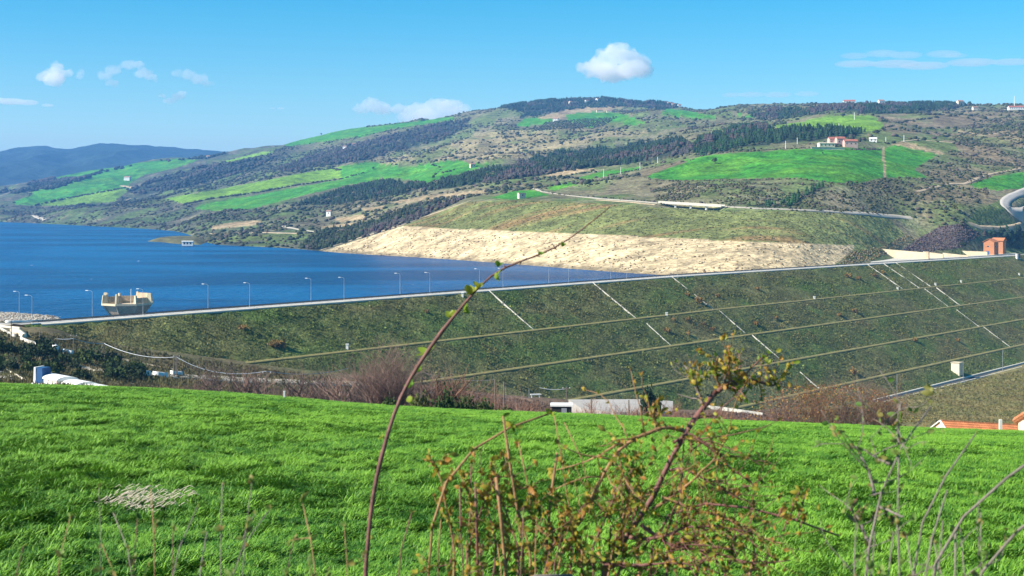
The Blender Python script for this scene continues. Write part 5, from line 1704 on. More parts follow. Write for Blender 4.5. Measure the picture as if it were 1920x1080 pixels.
wallrun('lane_wall', near, [(-30, 676), (0, 690), (26, 703), (48, 716)], 0.4, 0.5, M['cream'], 'low cream wall along the lane at the far left meadow edge', 'wall')
wallrun('road_wall', near, [(-40, 606), (0, 617), (10, 623), (28, 632)], 0.7, 0.7, M['concrete'], 'upper pale wall beside the access road, left of the dam end', 'wall', 'pale road walls left of the dam')
wallrun('road_wall', near, [(40, 637), (52, 642), (66, 646), (75, 652)], 0.7, 0.8, M['concrete'], 'long pale wall under the dam end in the dark scrub', 'wall', 'pale road walls left of the dam')
wallrun('road_wall', near, [(101, 655), (107, 660)], 1.0, 1.6, M['white'], 'short pale block of wall in the dark scrub', 'wall', 'pale road walls left of the dam')
wallrun('road_wall', near, [(120, 662), (134, 665.5)], 1.0, 1.2, M['white'], 'lowest short pale wall in the dark scrub', 'wall', 'pale road walls left of the dam')
wallrun('culvert_head', near, [(22, 624), (36, 626), (46, 634)], 1.4, 1.3, M['cream'], 'ochre concrete culvert head below the left end of the crest', 'culvert')
road('access_road', near, [(-80, 606), (-20, 607), (40, 609), (90, 608)], 6.0, M['grey_road'], lift=0.25, n=40)
wallrun('access_rail', near, [(-40, 612), (0, 613), (38, 617)], 0.3, 0.6, M['concrete'], 'white kerb rail of the access road at the left end of the dam', 'railing')
wallrun('access_kerb', near, [(10, 605), (60, 604), (110, 602), (150, 599)], 0.5, 0.7, M['white'], 'pale kerb on the lake side of the access road', 'kerb')
# valley road, pale, seen in bits behind the bare shrubs
road('valley_road', near, [(150, 690), (255, 702), (330, 706), (430, 713), (520, 716), (640, 720), (700, 724)], 7.0, M['pale_road'], lift=0.3)
for i, (x0, x1, y0, y1) in enumerate(((257, 281, 704, 707), (287, 314, 706, 709), (322, 342, 703, 705))):
    wallrun('concrete_barrier', near, [(x0, y0), (x1, y1)], 1.0, 1.7 - .2 * i, M['white'], 'white concrete barrier along the valley road, %s of three' % ['leftmost', 'middle', 'rightmost'][i], 'barrier', 'white barriers along the valley road', n=4)
road('foot_track', near, [(195, 668), (240, 677), (290, 686), (340, 696)], 3.0, M['track'], lift=0.2)
# concrete yard behind the meadow
p1_, p2_ = at_near(1070, 300), at_near(1262, 300)
m = MB()
yd = [px2w(1066, 749, 300), px2w(1200, 748.5, 300), px2w(1262, 752, 300), px2w(1262, 775, 262), px2w(1150, 772, 262), px2w(1090, 766, 268)]
m.prism([tuple(p + [0, 0, -8]) for p in yd], (0, 0, 8))
kind(m.build('concrete_yard', M['grey_road']), 'structure')
wallrun('yard_kerb', near, [(1252, 757), (1300, 763), (1360, 770), (1430, 780)], 0.6, 1.4, M['concrete'], 'thin pale kerb running from the pale yard to the right behind the meadow', 'kerb')
# white roofed shed
c = px2w(1053, 757, 215)
house('roadside_shed', (c[0], c[1], c[2] - 2.0), R(-3), 3.0, 2.2, 1.75, M['dark'], M['white'], 'small dark shed with a flat white roof behind the meadow', 'shed', flat=True, over=0.2, door=('f', 0.4, 0.8, 1.5, M['metal']))
# trough or bench near it
c = px2w(1004, 742, 330)
t = empty('white_bench', (c[0], c[1], c[2] - 0.2), R(10)); tag(t, 'low white slab on legs behind the brambles, left of the small shed', 'bench')
m = MB(); m.box((0, 0, 0.5), (2.4, 0.7, 0.22)); m.build('seat', M['white'], t)
for sx_ in (-0.9, 0.9):
    m = MB(); m.box((sx_, 0, 0.1), (0.2, 0.6, 0.7)); m.build('leg', M['white'], t)
m = MB(); m.tube([(-1.5, 0, -.3), (-1.5, 0, 1.9)], 0.07, 5); m.build('post', M['metal'], t)
# utility poles and cables
def pole(px, Y, ytop, label, arms=1, lean=0.0, sheet=near, name='utility_pole', mat_='wood', yb=None):
    p = at_near(px, Y) if sheet is near else far.hit([px], [yb])[0]
    Yp = p[1]
    top = px2w(px, ytop, Yp)
    h = top[2] - p[2]
    t = empty(name, tuple(p))
    tag(t, label, 'utility pole', 'utility poles')
    r = 0.14 * max(1, Yp / 700)
    m = MB(); m.tube([(lean, 0, -0.8), (0, 0, h)], [r * 1.25, r * 0.85], 6); m.build('pole', M[mat_], t)
    for k in range(arms):
        m = MB(); m.box((0, 0, h - 0.45 - 0.9 * k), (1.9, 0.14, 0.16)); m.build('crossarm', M['wood'], t)
        for sx_ in (-0.8, 0, 0.8):
            m = MB(); m.tube([(sx_, 0, h - 0.4 - .9 * k), (sx_, 0, h - 0.1 - .9 * k)], 0.07, 5); m.build('insulator', M['white'], t)
    return top
tops = []
yy = lambda px, y: at_px(near, px, y)[1]
tops.append(pole(21, yy(21, 634), 601, 'dark pole at the far left of the dam end, in the scrub', 0))
tops.append(pole(75, yy(75, 654), 620, 'slim pole under the left end of the dam crest', 0))
tops.append(pole(138, yy(138, 662), 627, 'pole in the grass below the left part of the crest', 1))
tops.append(pole(195, yy(195, 664), 644, 'short pole held by a leaning brace, left below the dam', 0))
tops.append(pole(331, yy(331, 706), 666, 'double arm pole at the valley road, left of the bare shrubs', 2))
pole(326, yy(326, 707), 669, 'second mast standing against the double arm pole', 0)
tops.append(pole(500, 300, 696, 'pole half hidden among the bare shrubs left of the thicket', 1))
t5 = pole(790, 290, 697, 'pole behind the right side of the brown thicket', 0)
t6 = pole(928, 260, 712, 'thin pole rising from the reddish brambles', 0)
t7 = pole(1062, 330, 725, 'dark crossarm pole behind the small white roofed shed', 1)
t8 = pole(1200, 330, 737, 'short pole by the dark pine', 0)
pole(1109, 255, 748, 'slim pole in front of the pale yard, left', 0)
pole(1179, 255, 750, 'slim pole in front of the pale yard, right', 0)
pole(945, 250, 716, 'fence pole right of the bramble pole', 0)
pole(1365, 330, 762, 'thin pole in the brush right of the yard', 0)
def cable(a_, b_, sag, label, r=0.055, mat_='metal'):
    a_, b_ = np.array(a_), np.array(b_)
    pts = []
    for u_ in np.linspace(0, 1, 14):
        p = a_ * (1 - u_) + b_ * u_
        p[2] -= 4 * sag * u_ * (1 - u_)
        pts.append(tuple(p))
    m = MB(); m.tube(pts, r, 4)
    return tag(m.build('overhead_cable', M[mat_]), label, 'cable', 'overhead cables in the valley')
cable(px2w(58, 618, 446), tops[2] + [0, 0, -1.2], 1.2, 'pale cable from the crest end down to the grass pole', 0.09)
cable(tops[2] + [0, 0, -1.2], tops[3], 0.5, 'pale cable between the grass pole and the braced pole', 0.09)
cable(tops[3], tops[4] + [0, 0, -.5], 1.6, 'long pale cable sagging from the braced pole to the double arm pole', 0.09)
cable(tops[4] + [0, 0, -.5], tops[5], 2.2, 'cable from the double arm pole into the bare shrubs', 0.07)
cable(tops[5], px2w(655, 690, 330), 1.0, 'pale cable behind the bare shrubs left of the thicket', 0.06)
cable(t5, t6, 0.8, 'dark cable right of the brown thicket', 0.05, 'rail')
cable(px2w(1012, 727, 340), t7 + [0, 0, -.5], 0.3, 'short pale cable reaching the pole by the small shed', 0.06)
m = MB(); m.tube([tuple(tops[3]), tuple(at_px(near, 186, 662))], 0.12, 5)
tag(m.build('pole_brace', M['wood']), 'leaning brace propping the short pole below the dam', 'brace')
# posts along the toe gutter
for i, (q, yb, yt) in enumerate(((1682, 748, 701), (1806, 716, 676), (1880, 697, 656))):
    a_ = dam_a(q, 101.5)
    b0 = dam_pt(a_, 101.5)
    top = px2w(q, yt, b0[1])
    o = empty('gutter_post', tuple(b0))
    tag(o, 'tall thin steel post beside the toe gutter, ' + ['leftmost', 'in front of the cube hut', 'rightmost'][i], 'post', 'steel posts along the toe gutter')
    m = MB(); m.tube([(0, 0, -.5), (0, 0, top[2] - b0[2])], 0.14, 5); m.build('pole', M['metal'], o)
    m = MB(); m.box((0, 0, 0.3), (0.9, 0.9, 0.7)); m.build('footing', M['concrete'], o)
# masts on the far fields
for (q, yb, yt, lab) in ((1473, 279, 264, 'white utility pole at the left end of the farm hedge'), (1602, 224, 211, 'white utility pole at the top of the upper right field'), (1573, 241, 231, 'thin white pole low in the upper right field'),
                         (1661, 268, 257, 'thin pole right of the farm'), (1695, 266, 253, 'grey pole beside the tan track above the field'), (1495, 270, 258, 'pole at the edge of the farm wood'), (1132, 333, 317, 'white pole in the narrow green strip, left'),
                         (1200, 318, 305, 'pole in the narrow green strip, middle'), (1233, 306, 294, 'crossarm pole above the narrow green strip'), (1164, 326, 313, 'pole between the two strip poles'), (1902, 200, 180, 'tall mast on the skyline at the right edge')):
    pole(q, 0, yt, lab, 1 if 'cross' in lab else 0, sheet=far, mat_='white', yb=yb)
# white post at the meadow edge
p = np.array([(533 - CX) / F * 118, 118, meadow_z(np.array([(533 - CX) / F * 118]), np.array([118.0]))[0]])
m = MB(); m.box((0, 0, 0.25), (0.15, 0.15, 0.75)); m.box((0, 0, 0.65), (0.17, 0.17, 0.06))
o = m.build('marker_post', M['white']); o.location = tuple(p)
tag(o, 'short white marker post on the far edge of the meadow', 'post')
# houses beyond the right meadow edge: only the roofs show
def tiled_roof(t, pts, rows, cols_, mat_):
    """a sloping roof quad (eave left, eave right, ridge right, ridge left) covered with half round tile courses, joined"""
    e0, e1, r1, r0 = [np.array(p, float) for p in pts]
    m = MB()
    nrm = np.cross(e1 - e0, r0 - e0); nrm /= np.linalg.norm(nrm)
    m.prism([tuple(p - nrm * 0.14) for p in (e0, e1, r1, r0)], tuple(nrm * 0.1))
    m.build('roof', mat_, t)
    m = MB()
    for c_ in range(cols_):
        u_ = (c_ + 0.5) / cols_
        for r_ in range(rows):
            v0, v1 = r_ / rows, (r_ + 1.06) / rows
            a_ = e0 + (e1 - e0) * u_ + ((r0 + (r1 - r0) * u_) - (e0 + (e1 - e0) * u_)) * v0 + nrm * 0.035
            b_ = e0 + (e1 - e0) * u_ + ((r0 + (r1 - r0) * u_) - (e0 + (e1 - e0) * u_)) * min(v1, 1.02) + nrm * 0.015
            w = np.linalg.norm(e1 - e0) / cols_ * 0.52
            m.tube([tuple(a_), tuple(b_)], [w, w * 0.85], 5, cap=True)
    kind(m.build('roof_tiles', mat_, t), 'stuff')
Yh = 150.0
t = empty('tiled_barn', tuple(px2w(1840, 815, Yh)))
tag(t, 'long low tiled roof of a barn showing over the right meadow edge', 'barn')
def tl(px, y, Y, dz=0):
    return px2w(px, y, Y) - np.array(t.location) + [0, 0, dz]
R0, R1 = tl(1764, 790.5, 152), tl(1960, 802, 158)
E0, E1 = R0 + np.array([0.4, -4.0, -1.7]), R1 + np.array([0.4, -4.0, -1.7])
tiled_roof(t, (E0, E1, R1, R0), 9, 52, M['tile'])
B0, B1 = R0 + np.array([-.3, 4.0, -1.7]), R1 + np.array([-.3, 4.0, -1.7])
tiled_roof(t, (B1, B0, R0, R1), 4, 30, M['tile'])
m = MB()
gb = [E0 + [0, .4, -.1], R0 + [0, 0, -.15], B0 + [0, -.4, -.1], B0 + [0, -.4, -5], E0 + [0, .4, -5]]
d_ = R1 - R0
m.prism([tuple(p + d_ * .002) for p in gb], tuple(d_ * .996)); m.build('wall', M['white'], t)
m = MB(); m.tube([tuple(R0 + [0, 0, .06]), tuple(R1 + [0, 0, .06])], 0.14, 6); m.build('ridge', M['tile'], t)
m = MB(); m.tube([tuple(E0 + [-.08, 0, .03]), tuple(R0 + [-.08, 0, .1]), tuple(B0 + [-.08, 0, .03])], 0.10, 5); m.build('verge', M['white'], t)
cpt = tl(1876, 800, 151)
m = MB(); m.box((cpt[0], cpt[1], cpt[2] - .2), (0.28, 0.28, 1.9)); m.build('chimney', M['white'], t)
t = empty('tiled_house', tuple(px2w(1930, 800, 140)))
tag(t, 'house corner with orange tiled roof and pale wall at the right picture edge', 'house')
Ra, Rb = tl(1928, 773, 141), tl(2010, 770, 150)
Ea, Eb = tl(1915, 790, 137), tl(2010, 797, 143)
Ea = Ra + np.array([0.6, -3.0, -1.35]); Eb = Rb + np.array([0.6, -3.0, -1.35])
tiled_roof(t, (Ea, Eb, Rb, Ra), 8, 24, M['tile'])
Ba, Bb = Ra + np.array([-.3, 3.0, -1.35]), Rb + np.array([-.3, 3.0, -1.35])
tiled_roof(t, (Bb, Ba, Ra, Rb), 4, 16, M['tile'])
m = MB()
gb = [Ea + [0.25, .4, -.1], Ra + [0.25, 0, -.15], Ba + [0.25, -.4, -.1], Ba + [0.25, -.4, -6], Ea + [0.25, .4, -6]]
m.prism([tuple(p) for p in gb], tuple((Rb - Ra) * .97)); m.build('wall', M['cream'], t)
m = MB(); m.tube([tuple(Ea + [-.05, 0, .05]), tuple(Ra + [-.05, 0, .08])], 0.08, 5); m.build('verge', M['white'], t)
m = MB(); m.tube([tuple(Ra + [0, 0, .06]), tuple(Rb + [0, 0, .06])], 0.12, 6); m.build('ridge', M['tile'], t)

# ------------------------------------------------------------------ wheat on the meadow
def wheat_template(seed, blades=14, rad=0.11):
    r = np.random.default_rng(seed)
    V, Fq_ = [], []
    for k in range(blades):
        a = r.uniform(0, 6.28); q = rad * math.sqrt(r.uniform(0, 1))
        x, y = q * math.cos(a), q * math.sin(a)
        h = r.uniform(0.09, 0.17)
        # the wind leans the blades towards +x
        yaw = r.normal(0, 1.0)
        dx, dy = math.cos(yaw), math.sin(yaw)
        bend = r.uniform(0.5, 1.25)
        tx, ty = -dy, dx
        tw = r.uniform(-.6, .6)
        w0 = r.uniform(0.008, 0.014)
        b = len(V)
        for s_ in range(5):
            u_ = s_ / 4
            o = h * bend * u_ ** 2 * 0.8
            z = h * (u_ - 0.42 * bend * 0.5 * u_ ** 3)
            w = w0 * (1 - 0.85 * u_ ** 2)
            cx_, sx_ = math.cos(tw * u_), math.sin(tw * u_)
            wx, wy, wz = tx * w * cx_, ty * w * cx_, w * sx_
            V.append((x + dx * o - wx, y + dy * o - wy, z - wz - 0.01))
            V.append((x + dx * o + wx, y + dy * o + wy, z + wz - 0.01))
        for s_ in range(4):
            Fq_.append((b + 2 * s_, b + 2 * s_ + 1, b + 2 * s_ + 3, b + 2 * s_ + 2))
    return np.array(V), np.array(Fq_)
def wheat_mat():
    m = mat('wheat_blades', (0.07, 0.26, 0.02), 0.55, spec=0.22)
    N, L = m.node_tree.nodes, m.node_tree.links
    b = N['Principled BSDF']
    oi = N.new('ShaderNodeAttribute')
    oi.attribute_type = 'INSTANCER'
    oi.attribute_name = 'tone'
    rp = N.new('ShaderNodeValToRGB')
    rp.color_ramp.elements[0].color = (0.026, 0.115, 0.008, 1)
    rp.color_ramp.elements[1].color = (0.205, 0.390, 0.036, 1)
    L.new(oi.outputs['Fac'], rp.inputs[0])
    L.new(rp.outputs[0], b.inputs['Base Color'])
    t = N.new('ShaderNodeBsdfTranslucent')
    L.new(rp.outputs[0], t.inputs['Color'])
    ms = N.new('ShaderNodeMixShader')
    ms.inputs[0].default_value = 0.16
    L.new(b.outputs[0], ms.inputs[1]); L.new(t.outputs[0], ms.inputs[2])
    L.new(ms.outputs[0], N['Material Output'].inputs['Surface'])
    return m
M['wheat'] = wheat_mat()
WT = []
for k in range(5):
    v, f = wheat_template(200 + k)
    me = bpy.data.meshes.new('wheat_tuft')
    me.from_pydata(v.tolist(), [], f.tolist())
    me.materials.append(M['wheat'])
    WT.append(bpy.data.objects.new('wheat_tuft', me))
def wheat_points(n_try=4000000):
    Yv = np.exp(rng.uniform(math.log(9), math.log(166), n_try))
    # density per square metre: full near the eye, thinner with distance (tufts grow to match)
    dens = 160 * np.minimum(1, (26 / Yv) ** 1.05)
    half = 0.52 * Yv + 2.0
    w = dens * 2 * half * Yv
    pa = w / w.max()
    Yv = Yv[rng.uniform(0, 1, n_try) < pa]
    half = 0.52 * Yv + 2.0
    Xv = rng.uniform(-1, 1, len(Yv)) * half
    total = None
    return Xv, Yv
Xw, Yw = wheat_points()
print('wheat', len(Xw))
# bare soil gaps and the trampled hollow at the left
gap = fbm(Xw / 2.2 + 11, Yw / 3.5, 3)
fine = fbm(Xw / 0.24 + 5, Yw / 0.5, 2)
keep = (gap > 0.0) & (fine > rng.uniform(0.30, 0.56, len(Xw)))
Xw, Yw = Xw[keep], Yw[keep]
Zw = meadow_z(Xw, Yw)
nW = len(Xw)
wind = fbm(Xw / 5 + 40, Yw / 9, 3)
hum = fbm(Xw / 0.42 + 20, Yw / 1.0, 3, 0.7)
hgt = 0.42 + 0.30 * fbm(Xw / 3 + 70, Yw / 5, 3) + 0.62 * sstep(0.34, 0.66, hum)
tone = np.clip(0.42 + 0.7 * (fbm(Xw / 4 + 31, Yw / 7, 3) - 0.5) + 1.1 * (hum - 0.5) + rng.normal(0, 0.26, nW), 0, 1)
rot = np.zeros((nW, 3), np.float32)
rot[:, 2] = (wind - 0.5) * 2.6 + (fbm(Xw / 0.8 + 90, Yw / 1.6, 3) - 0.5) * 4 + rng.normal(0, 0.5, nW) - 0.25
rot[:, 0] = rng.normal(0, 0.10, nW); rot[:, 1] = rng.normal(0, 0.10, nW)
grow = np.minimum(1.9, np.maximum(1, (Yw / 24) ** 0.5))
scl = np.stack([grow, grow, np.minimum(grow, 1.2)], 1) * (hgt * rng.uniform(0.8, 1.2, nW))[:, None]
wm = bpy.data.meshes.new('wheat_field')
wm.vertices.add(nW)
wm.vertices.foreach_set('co', np.stack([Xw, Yw, Zw], 1).astype(np.float32).ravel())
a1 = wm.attributes.new('rot', 'FLOAT_VECTOR', 'POINT'); a1.data.foreach_set('vector', rot.ravel())
a2 = wm.attributes.new('scl', 'FLOAT_VECTOR', 'POINT'); a2.data.foreach_set('vector', scl.astype(np.float32).ravel())
a4 = wm.attributes.new('tone', 'FLOAT', 'POINT'); a4.data.foreach_set('value', tone.astype(np.float32))
a3 = wm.attributes.new('pick', 'INT', 'POINT'); a3.data.foreach_set('value', rng.integers(0, 5, nW).astype(np.int32))
wheat = bpy.data.objects.new('wheat_grass', wm)
COL.objects.link(wheat)
kind(wheat, 'stuff')
ng = bpy.data.node_groups.new('wheat_scatter', 'GeometryNodeTree')
ng.interface.new_socket('Geometry', in_out='INPUT', socket_type='NodeSocketGeometry')
ng.interface.new_socket('Geometry', in_out='OUTPUT', socket_type='NodeSocketGeometry')
gi = ng.nodes.new('NodeGroupInput'); go = ng.nodes.new('NodeGroupOutput')
iop = ng.nodes.new('GeometryNodeInstanceOnPoints')
iop.inputs['Pick Instance'].default_value = True
jn = ng.nodes.new('GeometryNodeJoinGeometry')
for o in WT:
    oi = ng.nodes.new('GeometryNodeObjectInfo')
    oi.inputs['Object'].default_value = o
    oi.inputs['As Instance'].default_value = True
    ng.links.new(oi.outputs['Geometry'], jn.inputs[0])
def named(nm, ty):
    q = ng.nodes.new('GeometryNodeInputNamedAttribute')
    q.data_type = ty
    q.inputs['Name'].default_value = nm
    return q.outputs['Attribute']
ng.links.new(gi.outputs[0], iop.inputs['Points'])
ng.links.new(jn.outputs[0], iop.inputs['Instance'])
ng.links.new(named('pick', 'INT'), iop.inputs['Instance Index'])
e2r = ng.nodes.new('FunctionNodeEulerToRotation')
ng.links.new(named('rot', 'FLOAT_VECTOR'), e2r.inputs[0])
ng.links.new(e2r.outputs[0], iop.inputs['Rotation'])
ng.links.new(named('scl', 'FLOAT_VECTOR'), iop.inputs['Scale'])
ng.links.new(iop.outputs[0], go.inputs[0])
md_ = wheat.modifiers.new('scatter', 'NODES')
md_.node_group = ng
# a patch of pale dead stalks lying in the wheat
c = meadow_hit(266, 952)
m = MB()
rr = random.Random(5)
for k in range(250):
    u_, v_ = rr.gauss(0, 0.42), rr.gauss(0, 0.5)
    if abs(u_) > 0.75 or abs(v_) > 1.0:
        continue
    a_ = rr.gauss(0.0, 0.5)
    l = rr.uniform(0.08, 0.2)
    z = rr.uniform(0.08, 0.20) * (1 - 0.3 * abs(u_))
    m.tube([(u_, v_, z), (u_ + l * .6 * math.cos(a_), v_ + l * .6 * math.sin(a_), z + 0.05), (u_ + l * math.cos(a_), v_ + l * math.sin(a_), z + 0.02)], [0.005, 0.006, 0.002], 3)
o = m.build('straw_patch', M['straw'])
o.location = tuple(c)
tag(o, 'patch of pale dead stalks lying in the green wheat at lower left', 'straw')
# ------------------------------------------------------------------ thorny shrubs close to the eye
def leaf_mesh(seed, mat_, l=0.016, w=0.009):
    r = random.Random(seed)
    v, f = [], []
    for s_ in range(5):
        u_ = s_ / 4
        ww = w * math.sin(math.pi * min(1, u_ * 0.86 + 0.10)) 
        z = 0.35 * l * u_ * u_ * r.uniform(0.6, 1.4)
        v += [(l * u_, -ww, z + ww * .35), (l * u_, 0, z), (l * u_, ww, z + ww * .35)]
    for s_ in range(4):
        for k in range(2):
            a = s_ * 3 + k
            f.append((a, a + 1, a + 4, a + 3))
    me = bpy.data.meshes.new('leaf')
    me.from_pydata(v, [], f)
    me.polygons.foreach_set('use_smooth', np.ones(len(f), bool))
    me.materials.append(mat_)
    return me
def bud_mesh(seed, mat_, n=4, l=0.02):
    """a tuft of small unfolding leaves"""
    r = random.Random(seed)
    v, f = [], []
    for k in range(n):
        a = 6.28 * k / n + r.uniform(-.4, .4)
        el = r.uniform(0.5, 1.2)
        d = Vector((math.cos(a) * math.cos(el), math.sin(a) * math.cos(el), math.sin(el)))
        s_ = Vector((-math.sin(a), math.cos(a), 0))
        ll = l * r.uniform(0.6, 1.1)
        b = len(v)
        for (u_, w) in ((0, 0.10), (0.35, 0.30), (0.7, 0.24), (1.0, 0.03)):
            c = d * (ll * u_) + Vector((0, 0, -0.2 * ll * u_ * u_))
            v += [tuple(c - s_ * (w * ll)), tuple(c + Vector((0, 0, -.12 * ll * w * 3))), tuple(c + s_ * (w * ll))]
        for q in range(3):
            for h in range(2):
                x = b + q * 3 + h
                f.append((x, x + 1, x + 4, x + 3))
    me = bpy.data.meshes.new('leaf')
    me.from_pydata(v, [], f)
    me.polygons.foreach_set('use_smooth', np.ones(len(f), bool))
    me.materials.append(mat_)
    return me
LEAFSETS = {k: [leaf_mesh(300 + i, M[k], 0.017 * (0.8 + .15 * i), 0.0055) for i in range(4)] + [bud_mesh(320 + i, M[k], 3 + i % 2, 0.016) for i in range(3)] for k in ('leaf', 'leaf_green', 'leaf_dull', 'leaf_red')}
BUDS = [bud_mesh(340 + i, M['leaf_green'], 5, 0.027) for i in range(4)]
def put_leaf(me, p, d, sc, parent):
    o = bpy.data.objects.new('leaf', me)
    COL.objects.link(o)
    o.parent = parent
    q = Vector(d).to_track_quat('X' if len(me.vertices) == 15 else 'Z', 'Y' if len(me.vertices) == 15 else 'X')
    o.rotation_mode = 'QUATERNION'
    o.rotation_quaternion = q
    o.location = Vector(p) - parent.location
    o.scale = (sc, sc, sc)
    return o
def smooth_path(pts, n):
    pts = np.array(pts, float)
    d = np.r_[0, np.cumsum(np.linalg.norm(np.diff(pts, axis=0), axis=1))]
    u_ = np.linspace(0, d[-1], n)
    P = np.stack([np.interp(u_, d, pts[:, k]) for k in range(3)], 1)
    for k in range(3):
        P[:, k] = gsm(P[:, k], max(0.8, n / 70), 0)
    return P
class Shrub:
    def __init__(s, name, label, base, seed, leafkey, nmax=300, cat='shrub', lo=0.35, hi=0.8):
        s.lo, s.hi = lo, hi
        s.t = empty(name, tuple(base))
        tag(s.t, label, cat)
        s.r = random.Random(seed)
        s.key = leafkey
        s.left = nmax
        s.extra = []
    def depth_path(s, pxs, Y0, Y1):
        n = len(pxs)
        return [px2w(q, w, Y0 + (Y1 - Y0) * i / max(1, n - 1)) for i, (q, w) in enumerate(pxs)]
    def branch(s, pxs, Y0, Y1, r0, r1, mat_, twigs=0, twig_len=(0.06, 0.18), leaves=0, spread=1.0, thorn=0, world=None, up=0.25, name='branch', key=None):
        P = smooth_path(world if world is not None else s.depth_path(pxs, Y0, Y1), 34)
        r = s.r
        base = Vector(s.t.location)
        off = np.array([(r.gauss(0, 1), r.gauss(0, 1), r.gauss(0, 1)) for _ in range(len(P))]) * r0 * 0.35
        P2 = P + gsm(off, 1.0, 0)
        m = MB()
        rad = np.linspace(r0, r1, len(P)) * (1 + np.array([r.uniform(-.12, .12) for _ in range(len(P))]))
        rad[::6] *= 1.22
        m.tube([tuple(Vector(p) - base) for p in P2], list(rad), 7)
        spots = []
        for k in range(twigs):
            i = r.randrange(4, len(P) - 1)
            tdir = Vector(P2[min(i + 1, len(P) - 1)] - P2[i - 1]).normalized()
            side = Vector((r.gauss(0, 1), r.gauss(0, .6), r.gauss(0, 1) + up)).normalized()
            d = (tdir * r.uniform(0.2, 0.9) + side * spread).normalized()
            L_ = r.uniform(*twig_len)
            p = Vector(P2[i]); pts = [p.copy()]
            dirs = []
            for q in range(5):
                d = (d + Vector((r.gauss(0, .22), r.gauss(0, .15), r.gauss(0.05, .22)))).normalized()
                p = p + d * (L_ / 5)
                pts.append(p.copy()); dirs.append(d.copy())
            rr_ = max(0.0009, min(rad[i] * 0.45, 0.0028))
            m.tube([q - base for q in pts], [rr_, rr_ * .9, rr_ * .8, rr_ * .7, rr_ * .6, rr_ * .35], 4)
            for q in range(1, 6):
                for _ in range(r.choice((0, 1, 1))):
                    spots.append((pts[q], dirs[q - 1]))
        for k in range(thorn):
            i = r.randrange(3, len(P) - 2)
            d = Vector((r.gauss(0, 1), r.gauss(0, .5), r.gauss(0, 1))).normalized()
            p = Vector(P2[i]) - base
            m.tube([p, p + d * (rad[i] * 1.2), p + d * (rad[i] + r.uniform(0.008, 0.018))], [0.0016, 0.0012, 0.0002], 4)
        o = m.build(name, M[mat_], s.t, smooth=True)
        for k in range(leaves):
            i = r.randrange(3, len(P))
            spots.append((Vector(P2[i]), Vector((r.gauss(0, 1), r.gauss(0, .6), r.gauss(.4, 1))).normalized()))
        r.shuffle(spots)
        for (p, d) in spots:
            dd = (d * 0.5 + Vector((r.gauss(0, 1), r.gauss(0, .7), r.gauss(0.3, .8)))).normalized()
            me = r.choice(LEAFSETS[key or s.key])
            if s.left > 0:
                put_leaf(me, p, dd, r.uniform(s.lo, s.hi), s.t); s.left -= 1
            else:
                s.extra.append((me, p, dd, r.uniform(s.lo, s.hi)))
        return P2
    def finish(s):
        """leaves past the limit stay real geometry, joined as one part"""
        if not s.extra:
            return
        base = Vector(s.t.location)
        m = MB()
        for (me, p, d, sc) in s.extra:
            ax = 'X' if len(me.vertices) == 15 else 'Z'
            q = d.to_track_quat(ax, 'Y' if ax == 'X' else 'X')
            m.add([tuple(q @ (v.co * sc) + p - base) for v in me.vertices], [tuple(f.vertices) for f in me.polygons])
        o = m.build('leaves', M[s.key + '_many'], s.t, smooth=True)
        kind(o, 'stuff')
def many(key, cols):
    m = mat(key + '_many', rough=0.6)
    N, L = m.node_tree.nodes, m.node_tree.links
    b = N['Principled BSDF']
    g_ = N.new('ShaderNodeNewGeometry')
    rp = N.new('ShaderNodeValToRGB')
    while len(rp.color_ramp.elements) < len(cols):
        rp.color_ramp.elements.new(0.5)
    for i, c in enumerate(cols):
        rp.color_ramp.elements[i].position = i / (len(cols) - 1)
        rp.color_ramp.elements[i].color = (*c, 1)
    L.new(g_.outputs['Random Per Island'], rp.inputs[0])
    L.new(rp.outputs[0], b.inputs['Base Color'])
    t = N.new('ShaderNodeBsdfTranslucent')
    L.new(rp.outputs[0], t.inputs['Color'])
    ms = N.new('ShaderNodeMixShader'); ms.inputs[0].default_value = 0.35
    L.new(b.outputs[0], ms.inputs[1]); L.new(t.outputs[0], ms.inputs[2])
    L.new(ms.outputs[0], N['Material Output'].inputs['Surface'])
    M[key + '_many'] = m
many('leaf', [(0.10, 0.20, 0.02), (0.28, 0.30, 0.03), (0.42, 0.32, 0.04), (0.40, 0.18, 0.04), (0.14, 0.20, 0.03)])
many('leaf_dull', [(0.09, 0.19, 0.03), (0.18, 0.25, 0.05), (0.30, 0.20, 0.06)])
gz = lambda Y: CZ - 2.75 - 0.12 * Y
def foot(px, Y):
    return np.array([(px - CX) / F * Y, Y, gz(Y)])
def from_ground(s, px0, Yg, pxs, Y0, Y1):
    """prefix a path with its unseen lower part, down to the ground"""
    top = s.depth_path(pxs, Y0, Y1)
    g_ = foot(px0, Yg)
    return [g_, g_ * 0.45 + top[0] * 0.55] + top
